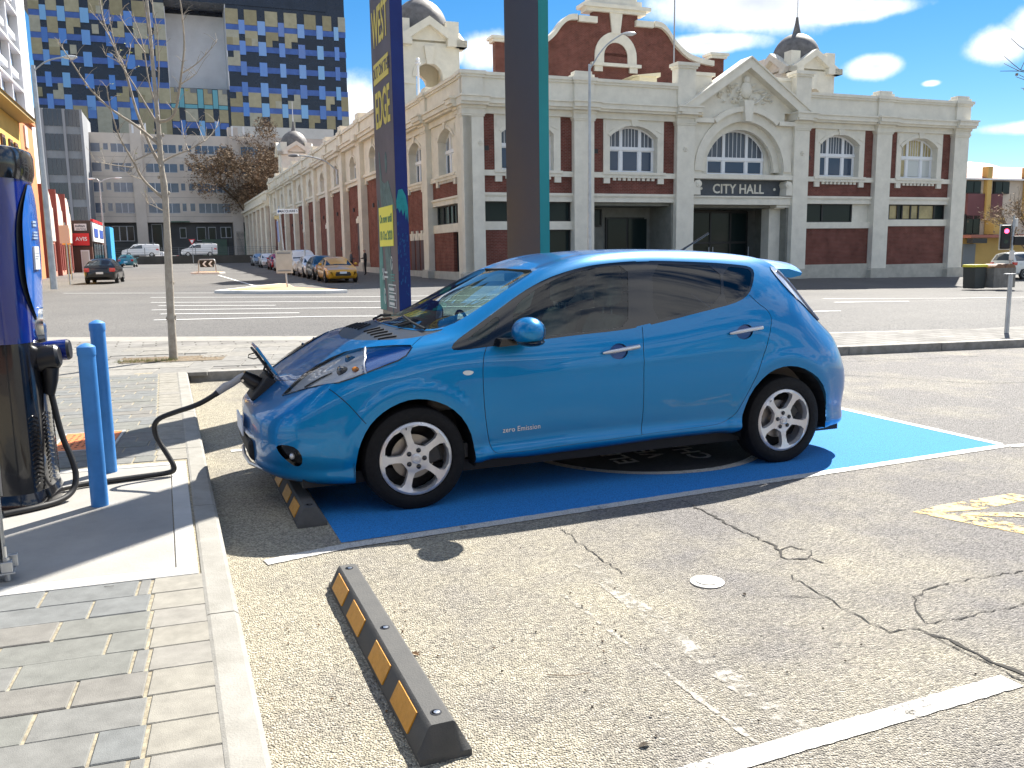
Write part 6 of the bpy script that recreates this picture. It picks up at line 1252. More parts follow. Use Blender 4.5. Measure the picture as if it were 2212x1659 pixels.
# big brown tree by the far end of the hall, and one at the right edge
M_br = pm('branch_brown', (.12, .085, .055), .9, 0, .3, 2); M_lf = [pm('withered_leaf_%d' % i, c, .9) for i, c in enumerate(((.20, .135, .08), (.13, .09, .055), (.28, .20, .125)))]
def bushy(label, at, h, rw, seed, n=5200, ls=1.0):
    t = thing('brown_tree', label, 'tree', gpt(at[0], at[1])); r = random.Random(seed); m = MB(); m.tube([(0, 0, -.1), (.1, 0, h*.2), (.0, .1, h*.36)], [h*.022, h*.016, h*.013], 9); m.build('trunk', M_br, t, 60)
    m = MB(); ends = []
    def grow(p, d, L, ra, lev):
        q = p+d*L; m.tube([p, p.lerp(q, .5)+Vector((r.uniform(-.05, .05)*L, r.uniform(-.05, .05)*L, 0)), q], [ra, ra*.85, ra*.65], 5 if lev else 6)
        if lev >= 4: ends.append((p, q)); return
        for k in range(3 if lev < 3 else 2):
            e = (d+Vector((r.gauss(0, .55), r.gauss(0, .55), r.uniform(-.15, .45)))).normalized(); grow(q, e, L*r.uniform(.62, .85), ra*.62, lev+1)
        if lev >= 2: ends.append((p, q))
    for k in range(6):
        a = k*1.05+r.uniform(-.2, .2); grow(Vector((0, 0, h*(.24+.02*k))), Vector((math.cos(a)*rw/h*1.5, math.sin(a)*rw/h*1.5, .8)).normalized(), h*.22, h*.009, 0)
    m.build('branches', M_br, t, 60)
    cc_ = Vector((0, 0, h*.60)); lobes = [(cc_+Vector((r.gauss(0, rw*.42), r.gauss(0, rw*.42), r.gauss(0, h*.15))), r.uniform(.22, .42)*rw) for _ in range(26)]
    for c_ in range(3):
        m = MB()
        for i in range(n//3):
            if r.random() < .45:
                p, q = ends[r.randrange(len(ends))]; c = p.lerp(q, r.random())+Vector((r.gauss(0, .22), r.gauss(0, .22), r.gauss(0, .25)))
            else:
                lc, lr = lobes[(c_*9+r.randrange(12)) % 26]; d = Vector((r.gauss(0, 1), r.gauss(0, 1), r.gauss(0, 1))).normalized(); c = lc+d*lr*r.uniform(.35, 1.05)
            s_ = r.uniform(.05, .15)*ls; a, b = r.uniform(0, 6.28), r.uniform(-1, 1)
            u = Vector((math.cos(a), math.sin(a), b)).normalized()*s_; v = u.orthogonal().normalized()*s_*.5; m.add([c-u, c+v, c+u, c-v], [(0, 1, 2, 3)])
        stuff(m.build('crown', M_lf[c_], t))
    return t
bushy('big bushy brown tree with withered leaves past the far end of the hall', (-49.5, 168), 23.5, 8.6, 3, 24000, 1.9)
bushy('taller thin brown tree directly behind the bushy one by the hall', (-49.0, 180), 28, 6.5, 8, 14000, 1.8)
bushy('small bare brown tree beside the traffic light at the right edge', (37.6, 63), 6.6, 3.0, 5, 900)
bushy('tall tree past the right edge whose twig tips enter the top corner', (20.9, 27.5), 10.5, 4.2, 12, 900)

bk = thing('unseen_brick_shop', 'single storey red brick shop facing the car park from behind', 'building', (2, -17, 0))  # unseen building added to darken and fill the car's reflections
m = MB(); m.box(-26, 22, -9, 0, 0, 6.2); m.build('wall', pm('shop_brick', (.20, .085, .06), .85, 0, .3, 1.5), bk)
m = MB(); m.box(-26.3, 22.3, -9.2, .25, 6.2, 6.7); m.build('parapet', M_ren, bk)
for x in range(-24, 20, 6): m = MB(); m.box(x, x+3.6, -.1, .06, .8, 3.4); m.build('shop_window', M_dkw, bk)
m = MB(); m.box(-26, 22, 0, 2.2, 3.7, 3.95); m.build('awning', pm('awning_dark', (.05, .06, .06), .7), bk)
# ------------------------------------------------------------------ the blue electric hatchback
# rows: u, then (y,z) for A..H ; A=(0,zb) H=(0,zh)
LEAF_ST=[
(2.255,(.0,.36),(.0,.38),(.0,.42),(0,.46),(0,.50),(0,.515),(0,.53),(0,.54)),
(2.238,(0,.27),(.27,.27),(.32,.35),(.34,.45),(.31,.54),(.2,.57),(.1,.585),(0,.59)),
(2.20,(0,.235),(.42,.235),(.50,.32),(.53,.45),(.48,.55),(.32,.595),(.16,.61),(0,.615)),
(2.13,(0,.20),(.54,.21),(.64,.31),(.67,.455),(.61,.59),(.42,.64),(.21,.66),(0,.668)),
(2.02,(0,.175),(.635,.19),(.75,.30),(.78,.48),(.72,.655),(.50,.72),(.25,.745),(0,.755)),
(1.85,(0,.165),(.72,.175),(.83,.30),(.85,.50),(.79,.765),(.58,.825),(.29,.845),(0,.853)),
(1.6,(0,.165),(.77,.17),(.865,.32),(.88,.56),(.825,.87),(.64,.945),(.32,.965),(0,.97)),
(1.35,(0,.165),(.79,.195),(.878,.34),(.89,.62),(.84,.92),(.68,1.005),(.34,1.035),(0,1.045)),
(1.1,(0,.165),(.80,.225),(.878,.36),(.888,.65),(.845,.945),(.705,1.045),(.36,1.095),(0,1.11)),
(.85,(0,.165),(.80,.24),(.875,.38),(.885,.67),(.843,.96),(.70,1.155),(.36,1.185),(0,1.195)),
(.6,(0,.165),(.80,.23),(.875,.39),(.885,.68),(.84,.972),(.675,1.275),(.35,1.302),(0,1.312)),
(.35,(0,.165),(.80,.235),(.875,.40),(.885,.69),(.838,.985),(.65,1.375),(.34,1.42),(0,1.432)),
(0,(0,.165),(.80,.24),(.875,.40),(.885,.70),(.835,1.0),(.63,1.445),(.33,1.50),(0,1.51)),
(-.4,(0,.165),(.80,.25),(.875,.40),(.885,.71),(.832,1.03),(.615,1.462),(.32,1.517),(0,1.527)),
(-.8,(0,.165),(.80,.25),(.875,.40),(.887,.73),(.83,1.085),(.60,1.455),(.31,1.51),(0,1.52)),
(-1.15,(0,.165),(.80,.25),(.873,.40),(.89,.75),(.82,1.12),(.585,1.435),(.30,1.49),(0,1.50)),
(-1.45,(0,.165),(.785,.24),(.865,.40),(.882,.74),(.785,1.09),(.56,1.385),(.29,1.455),(0,1.465)),
(-1.62,(0,.17),(.775,.22),(.85,.40),(.865,.72),(.745,1.03),(.535,1.28),(.28,1.37),(0,1.385)),
(-1.75,(0,.18),(.76,.20),(.83,.39),(.842,.69),(.71,.96),(.515,1.12),(.27,1.21),(0,1.225)),
(-1.88,(0,.19),(.73,.195),(.79,.37),(.80,.65),(.67,.89),(.49,1.0),(.25,1.07),(0,1.085)),
(-2.0,(0,.20),(.66,.20),(.72,.36),(.735,.60),(.61,.83),(.44,.91),(.22,.96),(0,.97)),
(-2.085,(0,.22),(.52,.23),(.58,.36),(.60,.57),(.50,.75),(.35,.82),(.18,.85),(0,.855)),
(-2.125,(0,.27),(.33,.28),(.38,.38),(.40,.55),(.33,.68),(.2,.73),(.1,.75),(0,.755)),
(-2.14,(0,.35),(0,.40),(0,.45),(0,.55),(0,.62),(0,.65),(0,.67),(0,.68)),
]
def _pchip(x,y,xq):
    h=np.diff(x); d=np.diff(y,axis=0)/h[:,None]
    m=np.zeros_like(y)
    for i in range(1,len(x)-1):
        s=d[i-1]*d[i]; w1=2*h[i]+h[i-1]; w2=h[i]+2*h[i-1]
        with np.errstate(all='ignore'):
            v=(w1+w2)/(w1/d[i-1]+w2/d[i])
        m[i]=np.where(s>0,v,0)
    m[0]=d[0]; m[-1]=d[-1]
    i=np.clip(np.searchsorted(x,xq)-1,0,len(x)-2)
    t=(xq-x[i])/h[i]; t=t[:,None]; hh=h[i][:,None]
    return (1+2*t)*(1-t)**2*y[i]+t*(1-t)**2*hh*m[i]+t*t*(3-2*t)*y[i+1]+t*t*(t-1)*hh*m[i+1]
class LeafBody:
    def __init__(s):
        st=sorted(LEAF_ST,key=lambda r:r[0])
        us=np.array([r[0] for r in st]); P=np.array([r[1:] for r in st],float).reshape(len(st),-1)
        # arc parameter a: cosine-like spacing near ends handled by dense resample
        n=900
        uq=us[0]+(us[-1]-us[0])*(0.5-0.5*np.cos(np.linspace(0,np.pi,n)))
        Q=_pchip(us,P,uq)
        k=np.exp(-np.linspace(-2,2,31)**2); k/=k.sum()
        for it in range(2):
            Qp=np.pad(Q,((15,15),(0,0)),mode='reflect',reflect_type='odd')
            Qs=np.stack([np.convolve(Qp[:,j],k,'valid') for j in range(Q.shape[1])],1)
            Q=Qs
        s.us=uq; s.Q=Q
    def ctrl(s,u):
        u=np.clip(u,s.us[0],s.us[-1])
        out=np.stack([np.interp(u,s.us,s.Q[:,j]) for j in range(16)],1)
        return out.reshape(-1,8,2)
    def S(s,u,t):
        """u, t (0..7) arrays -> xyz (left side y>=0)"""
        u=np.asarray(u,float).ravel(); t=np.clip(np.asarray(t,float).ravel(),0,7)
        C=s.ctrl(u)
        # catmull rom with mirrored ends
        L=C.copy(); pre=L[:,0]*np.array([-1,1]) ; pre=L[:,1]*np.array([-1,1]); post=L[:,6]*np.array([-1,1])
        A=np.concatenate([pre[:,None],L,post[:,None]],1)
        i=np.minimum(t.astype(int),6); f=(t-i)[:,None]
        r=np.arange(len(u))
        p0,p1,p2,p3=A[r,i],A[r,i+1],A[r,i+2],A[r,i+3]
        T=.5
        m1=T*(p2-p0); m2=T*(p3-p1)
        y=(2*f**3-3*f*f+1)*p1+(f**3-2*f*f+f)*m1+(-2*f**3+3*f*f)*p2+(f**3-f*f)*m2
        # shoulder crease lines could be added here
        return np.stack([np.clip(u,s.us[0],s.us[-1]),np.maximum(y[:,0],0)if True else y[:,0],y[:,1]],1)
LB = LeafBody(); TSC = .3
def LP(u, t, off=0.0, side=1):
    """point on the body skin pushed out along the normal"""
    e = 1e-3; P = LB.S([u, u+e, u-e, u, u], [t, t, t, min(t+.01, 7), max(t-.01, 0)]); du = P[1]-P[2]; dt = P[3]-P[4]; n = np.cross(dt, du); n /= (np.linalg.norm(n)+1e-12)
    if n[1]*1+n[2]*.3 < 0: n = -n
    q = P[0]+n*off; return Vector((q[0], q[1]*side, q[2])), Vector((n[0], n[1]*side, n[2]))
def pinpoly(x, y, poly):
    ins = np.zeros(len(x), bool); n = len(poly)
    for i in range(n):
        x0, y0 = poly[i]; x1, y1 = poly[(i+1) % n]
        c = ((y0 > y) != (y1 > y)); 
        with np.errstate(all='ignore'): ins ^= c & (x < (x1-x0)*(y-y0)/(y1-y0+1e-15)+x0)
    return ins
def dens(pts, closed=True, step=.035, chaik=1):
    P = [Vector((u, t*TSC)) for u, t in pts]
    for _ in range(chaik):
        Q = []; n = len(P)
        for i in range(n if closed else n-1):
            a, b = P[i], P[(i+1) % n]; Q += [a.lerp(b, .25), a.lerp(b, .75)]
        P = ([P[0]]+Q+[P[-1]]) if not closed else Q
    out = []; n = len(P)
    for i in range(n if closed else n-1):
        a, b = P[i], P[(i+1) % n]; k = max(1, int((b-a).length/step)); out += [a.lerp(b, j/k) for j in range(k)]
    if not closed: out.append(P[-1])
    return [(v.x, v.y) for v in out]
def strip(pts, w=.0042, chaik=1):
    P = [Vector(p) for p in dens(pts, False, .03, chaik)]; L = []; R = []
    for i, p in enumerate(P):
        d = P[min(i+1, len(P)-1)]-P[max(i-1, 0)]; d.normalize(); n = Vector((-d.y, d.x)); L.append(p+n*w*.5); R.append(p-n*w*.5)
    return [(v.x, v.y) for v in L+R[::-1]]
DLO_F = [(1.115, 4.0), (1.08, 4.26), (.995, 4.53), (.867, 4.72), (.74, 4.83), (.62, 4.90), (.531, 4.935), (.41, 4.95), (.25, 4.955), (.032, 4.95), (-.164, 4.95), (-.3, 4.946), (-.262, 4.43), (-.21, 4.022), (.011, 4.01), (.21, 4.01), (.531, 3.995), (.888, 3.965), (1.04, 3.955)]
DLO_R = [(-.299, 4.946), (-.596, 4.917), (-.897, 4.88), (-1.082, 4.85), (-1.194, 4.83), (-1.218, 4.713), (-1.154, 4.449), (-1.085, 4.247), (-.991, 4.139), (-.833, 4.098), (-.479, 4.07), (-.208, 4.025), (-.26, 4.43)]
GL_F = [(.691, 4.42), (.673, 4.62), (.617, 4.745), (.518, 4.82), (.395, 4.86), (.231, 4.885), (.04, 4.89), (-.19, 4.875), (-.141, 4.45), (-.10, 4.06), (.076, 4.05), (.516, 4.045), (.639, 4.05), (.70, 4.064)]
GL_Q = [(1.0, 4.26), (.951, 4.40), (.901, 4.50), (.83, 4.61), (.775, 4.66), (.774, 4.49), (.819, 4.34), (.898, 4.175), (.995, 4.19)]
GL_R = [(-.381, 4.868), (-.584, 4.846), (-.925, 4.80), (-.83, 4.135), (-.484, 4.123), (-.285, 4.085)]
GL_RQ = [(-.95, 4.793), (-1.164, 4.769), (-1.185, 4.675), (-1.131, 4.449), (-1.064, 4.267), (-.981, 4.181), (-.853, 4.143)]
L_FD = [(.886, 3.972), (.915, 3.724), (.926, 3.327), (.921, 2.703), (.904, 2.196), (.88, 1.769), (.86, 1.57), (.827, 1.45), (.596, 1.46), (.367, 1.475), (.104, 1.506), (-.182, 1.545)]
L_B = [(-.204, 4.02), (-.195, 3.717), (-.19, 3.359), (-.186, 2.579), (-.182, 1.555)]
L_RD = [(-1.083, 4.23), (-1.138, 4.06), (-1.192, 3.955), (-1.223, 3.848), (-1.227, 3.744), (-1.192, 3.444), (-1.091, 2.849), (-1.034, 2.576), (-.98, 2.32), (-.902, 1.926), (-.855, 1.789), (-.807, 1.692), (-.745, 1.639), (-.451, 1.585), (-.182, 1.552)]
L_BMP = [(1.835, 3.90), (1.788, 3.663), (1.717, 3.358), (1.645, 3.0)]
L_HOOD = [(2.055, 7.0), (2.055, 6.6), (2.035, 6.2), (2.00, 5.75), (1.965, 5.42)]
L_FEN = [(1.335, 4.43), (1.295, 4.695), (1.245, 4.985), (1.20, 5.06)]
HL = [(2.06, 4.90), (1.99, 5.20), (1.92, 5.42), (1.84, 5.52), (1.76, 5.50), (1.68, 5.40), (1.60, 5.20), (1.51, 4.92), (1.431, 4.691), (1.342, 4.445), (1.338, 4.32), (1.384, 4.05), (1.436, 3.96), (1.543, 3.91), (1.632, 3.89), (1.70, 3.89), (1.781, 3.94), (1.90, 4.25), (2.0, 4.66)]
HLD = [(1.575, 5.13), (1.60, 4.70), (1.612, 4.36), (1.63, 4.15), (1.628, 3.88)]
ARCH_F = [(1.70, .5), (1.716, 1.5), (1.71, 2.1), (1.69, 2.54), (1.64, 2.90), (1.57, 3.09), (1.475, 3.18), (1.365, 3.19), (1.25, 3.09), (1.135, 2.87), (1.05, 2.57), (.997, 2.157), (.982, 1.5), (.984, .5)]
ARCH_R = [(-.99, .5), (-.965, 1.5), (-.985, 2.05), (-1.035, 2.45), (-1.155, 2.74), (-1.27, 2.86), (-1.40, 2.88), (-1.53, 2.79), (-1.665, 2.575), (-1.74, 2.193), (-1.745, 1.6), (-1.70, .5)]
TAIL = [(-1.39, 4.93), (-1.47, 5.0), (-1.545, 4.88), (-1.66, 4.62), (-1.88, 4.42), (-1.87, 4.33), (-1.70, 4.28), (-1.52, 4.33), (-1.42, 4.60)]
FOG = [(2.135, 2.80), (2.09, 2.84), (2.03, 2.70), (2.0, 2.40), (2.005, 2.12), (2.035, 2.02), (2.075, 2.2), (2.12, 2.5)]
GRL = [(2.236, 1.55), (2.226, 2.3), (2.205, 2.55), (2.165, 2.3), (2.175, 2.02), (2.21, 1.55)]
REP = [(1.055, 3.482), (1.04, 3.515), (1.017, 3.517), (.985, 3.49), (.983, 3.455), (1.004, 3.42), (1.036, 3.43)]
CUP_F = [(-.012+.066*math.cos(a), 3.612+.17*math.sin(a)) for a in [2*math.pi*i/20 for i in range(20)]]
CUP_R = [(-.988+.068*math.cos(a), 3.578+.135*math.sin(a)) for a in [2*math.pi*i/20 for i in range(20)]]
WS = [(.435, 7.6), (.43, 6.4), (.415, 5.72), (.44, 5.42), (.62, 5.335), (.90, 5.22), (1.06, 5.18), (1.17, 5.30), (1.26, 5.7), (1.30, 6.2), (1.315, 6.6), (1.32, 7.6)]
COWL = [(1.075, 5.10), (1.19, 5.22), (1.27, 5.6), (1.31, 6.2), (1.325, 6.6), (1.325, 7.6), (1.60, 7.6), (1.60, 7.0), (1.575, 6.2), (1.52, 5.68), (1.44, 5.25), (1.33, 5.0), (1.24, 5.0)]
RW = [(-1.66, 7.6), (-1.67, 5.5), (-1.72, 5.2), (-1.90, 5.15), (-1.96, 5.5), (-1.97, 7.6)]
REGS = [('gone', ARCH_F, 1), ('gone', ARCH_R, 1), ('front_window', GL_F, 1), ('quarter_window', GL_Q, 1), ('rear_door_window', GL_R, 1), ('rear_quarter_window', GL_RQ, 1), ('window_trim', DLO_F, 1), ('window_trim', DLO_R, 1), ('window_trim', [(-.15, 4.94), (-.45, 4.925), (-.40, 4.08), (-.10, 4.03)], 0), ('tail_light', TAIL, 1), ('fog_recess', FOG, 1), ('headlight', HL, 1), ('windscreen', WS, 1), ('cowl_panel', COWL, 1), ('rear_window', RW, 1), ('repeater', REP, 1), ('front_cup', CUP_F, 0), ('rear_cup', CUP_R, 0)]
GAPS = [L_FD, L_B, L_RD, L_BMP, L_HOOD, L_FEN]
polys = []
for nme, p, ch_ in REGS:
    d = dens(p, True, .035, ch_); d = [(u, min(t, 7*TSC)) for u, t in d]; polys.append((nme, d))
gap_polys = [('shut_line', strip(g_)) for g_ in GAPS]
allp = gap_polys+polys
U0, U1, T0, T1 = LB.us[0], LB.us[-1], 1.0*TSC, 7*TSC
verts = []; edges = []
for nme, d in allp:
    b0 = len(verts); dd = [(min(max(u, U0), U1), min(max(t, T0), T1)) for u, t in d]; verts += dd; n = len(dd); edges += [(b0+i, b0+(i+1) % n) for i in range(n)]
tq = np.linspace(T0, T1, 62); uq = np.concatenate([LB.us[:60:6], np.arange(LB.us[60], LB.us[-60], .034), LB.us[-60::5], [U1]])
gu, gt = np.meshgrid(uq, tq, indexing='ij'); gp = np.stack([gu.ravel(), gt.ravel()], 1)
pv_ = np.array(verts); keep = np.ones(len(gp), bool)
for i in range(0, len(gp), 400):
    dd = np.min(np.abs(gp[i:i+400, None, :]-pv_[None]).max(2), 1); keep[i:i+400] = dd > .006
gp = gp[keep | (gp[:, 0] <= U0+1e-6) | (gp[:, 0] >= U1-1e-6) | (gp[:, 1] <= T0+1e-6) | (gp[:, 1] >= T1-1e-6)]
allv = [Vector(v) for v in verts]+[Vector((float(a), float(b))) for a, b in gp]
ov, oe, of, _, _, _ = delaunay_2d_cdt(allv, edges, [], 0, 1e-6)
V2 = np.array([(v.x, v.y) for v in ov]); F2 = np.array([f for f in of if len(f) == 3])
cen = V2[F2].mean(1); cls = np.full(len(F2), 'body', dtype=object); done = np.zeros(len(F2), bool)
for nme, d in gap_polys+polys:
    if nme == 'shut_line': continue
    ins = pinpoly(cen[:, 0], cen[:, 1], d) & ~done; cls[ins] = nme; done |= ins
for nme, d in gap_polys:
    ins = pinpoly(cen[:, 0], cen[:, 1], d) & (~done); cls[ins] = nme; done |= ins
body = cls == 'body'
def inreg(poly): return pinpoly(cen[:, 0], cen[:, 1], [(u, t*TSC) for u, t in poly])
fd = L_FD+L_B[::-1]; cls[body & inreg(L_FD+[(-.182, 1.555)]+L_B[::-1]+[(.5, 4.0)])] = 'front_door'
body = cls == 'body'; cls[body & inreg(L_RD+L_B[::-1]+[(-.6, 4.09), (-1.0, 4.14)])] = 'rear_door'
body = cls == 'body'; cls[body & inreg([(2.055, 7.2), (2.055, 6.6), (2.035, 6.2), (2.0, 5.75), (1.965, 5.42), (1.9, 5.3), (1.6, 5.1), (1.34, 4.43), (1.295, 4.7), (1.245, 4.985), (1.1, 5.0), (1.2, 7.2)])] = 'bonnet'
body = cls == 'body'; cls[body & inreg([(2.4, .5), (2.4, 7.3), (2.056, 7.3), (2.055, 6.6), (2.035, 6.2), (2.0, 5.75), (1.965, 5.42), (2.06, 4.9), (1.9, 4.2), (1.835, 3.9), (1.788, 3.663), (1.717, 3.358), (1.645, 3.0), (1.71, 2.1), (1.70, .5)])] = 'front_bumper'
UT = np.stack([V2[:, 0], V2[:, 1]/TSC], 1)
P0 = LB.S(UT[:, 0], UT[:, 1]); ep = 2e-3
du = LB.S(np.minimum(UT[:, 0]+ep, U1), UT[:, 1])-LB.S(np.maximum(UT[:, 0]-ep, U0), UT[:, 1]); dt = LB.S(UT[:, 0], np.minimum(UT[:, 1]+.02, 7))-LB.S(UT[:, 0], np.maximum(UT[:, 1]-.02, 0))
Nn = np.cross(du, dt); Nn /= (np.linalg.norm(Nn, axis=1)[:, None]+1e-12)
if np.median(Nn[(abs(UT[:, 1]-2.5) < .5) & (abs(UT[:, 0]) < .5), 1]) < 0: Nn = -Nn
Nn[UT[:, 1] > 6.995, 1] = 0; Nn /= (np.linalg.norm(Nn, axis=1)[:, None]+1e-12)
Nn[:, 1] = np.where(P0[:, 1] < 1e-4, 0, Nn[:, 1])
# soft sculpting of the flank: a shoulder crease rising along the doors and swollen wheel arches
def bump(P, N_):
    u, z = P[:, 0], P[:, 2]; line_ = .80+.035*(-u); g = np.exp(-((z-line_)/.030)**2)*np.clip((.95-u)/.4, 0, 1)*np.clip((u+1.35)/.3, 0, 1)*(P[:, 1] > .7)
    r = np.sqrt((u-1.35)**2+(z-.31)**2); a = np.exp(-((r-.41)/.045)**2)*(P[:, 1] > .6)*(z > .2)*.012
    r = np.sqrt((u+1.35)**2+(z-.33)**2); b = np.exp(-((r-.43)/.05)**2)*(P[:, 1] > .6)*(z > .2)*.012
    s_ = np.exp(-((z-.34)/.035)**2)*np.clip((.9-u)/.1, 0, 1)*np.clip((u+.85)/.1, 0, 1)*(P[:, 1] > .7)*-.012
    return g*.006+a+b+s_
def surf(u, t):
    P = LB.S(u, t); e = 2e-3
    return P
dsp = bump(P0, Nn); P1 = P0+Nn*dsp[:, None]
# normals of the sculpted skin by accumulating every triangle of the complete sheet
tn = np.cross(P1[F2[:, 1]]-P1[F2[:, 0]], P1[F2[:, 2]]-P1[F2[:, 0]]); acc_ = np.zeros_like(P1)
for k in range(3): np.add.at(acc_, F2[:, k], tn)
acc_ *= np.sign((acc_*Nn).sum(1))[:, None]; acc_[P0[:, 1] < 1e-4, 1] = 0; NS = acc_/(np.linalg.norm(acc_, axis=1)[:, None]+1e-12)
bad = np.linalg.norm(acc_, axis=1) < 1e-10; NS[bad] = Nn[bad]
w_ = np.clip(dsp/.004, 0, 1)[:, None]; NS = NS*w_+Nn*(1-w_); NS /= (np.linalg.norm(NS, axis=1)[:, None]+1e-12)
car = thing('electric_car', 'bright blue five door electric hatchback with its charging flap open, parked in the blue bay', 'car', tuple(bay(2.666, 5.691, .004)), BA+math.pi)
def skin(name, classes, mat, off=0.0, sides='both', parent=None, filt=None, smooth=True):
    sel = np.isin(cls, classes)
    if filt is not None: sel &= filt
    if not sel.any(): return None
    f = F2[sel]; used = np.unique(f); ix = -np.ones(len(V2), int); ix[used] = np.arange(len(used)); f = ix[f]; p = P1[used]+NS[used]*off; nn = NS[used]
    VV = []; FF = []; NN_ = []
    for sg in ((1, -1) if sides == 'both' else (sides,)):
        b0 = len(VV); q = p*np.array([1, sg, 1]); nq = nn*np.array([1, sg, 1]); VV += [tuple(v) for v in q]; NN_ += [tuple(v) for v in nq]
        a, b, c = q[f[:, 0]], q[f[:, 1]], q[f[:, 2]]; fl = (np.cross(b-a, c-a)*nq[f[:, 0]]).sum(1) < 0; ff = f.copy(); ff[fl] = ff[fl][:, ::-1]; FF += [tuple(int(v)+b0 for v in r) for r in ff]
    me = bpy.data.meshes.new(name); me.from_pydata(VV, [], FF); me.materials.append(mat)
    me.polygons.foreach_set('use_smooth', [True]*len(me.polygons)); me.normals_split_custom_set_from_vertices(NN_)
    return link(name, me, parent or car)
def carmat():
    m = bpy.data.materials.new('car_blue'); m.use_nodes = True; t = m.node_tree; b = t.nodes['Principled BSDF']; o = t.nodes['Material Output']
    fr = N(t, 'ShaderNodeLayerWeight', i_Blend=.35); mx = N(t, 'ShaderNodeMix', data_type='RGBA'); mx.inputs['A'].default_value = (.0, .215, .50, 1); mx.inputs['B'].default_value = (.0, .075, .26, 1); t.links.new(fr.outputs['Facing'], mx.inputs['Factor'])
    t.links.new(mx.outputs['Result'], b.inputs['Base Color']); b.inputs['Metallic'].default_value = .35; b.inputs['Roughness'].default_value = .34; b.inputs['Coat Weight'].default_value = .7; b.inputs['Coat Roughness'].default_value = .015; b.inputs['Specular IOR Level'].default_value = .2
    tcn = N(t, 'ShaderNodeTexCoord'); v = N(t, 'ShaderNodeTexVoronoi', i_Scale=900); t.links.new(tcn.outputs['Object'], v.inputs['Vector']); bp = N(t, 'ShaderNodeBump', i_Strength=.06, i_Distance=.001); t.links.new(v.outputs['Distance'], bp.inputs['Height']); t.links.new(bp.outputs[0], b.inputs['Normal'])
    ins = N(t, 'ShaderNodeBsdfDiffuse'); ins.inputs[0].default_value = (.30, .29, .26, 1); g = N(t, 'ShaderNodeNewGeometry'); ms = N(t, 'ShaderNodeMixShader'); t.links.new(g.outputs['Backfacing'], ms.inputs[0]); t.links.new(b.outputs[0], ms.inputs[1]); t.links.new(ins.outputs[0], ms.inputs[2]); t.links.new(ms.outputs[0], o.inputs[0])
    return m
M_car = carmat(); M_gloss = pm('gloss_black', (.008, .008, .009), .12, coat=.5); M_mat = pm('matt_black', (.012, .012, .013), .7)
M_gf = glass('glass_front', (.62, .78, .74), .02); M_gs = glass('glass_screen', (.66, .82, .80), .05); M_gr = glass('glass_privacy', (.035, .04, .045), .03); M_lens = glass('glass_lens', (.96, .97, .98), 0)
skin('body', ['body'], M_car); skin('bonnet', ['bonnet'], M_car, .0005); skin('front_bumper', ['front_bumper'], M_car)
doors = {}
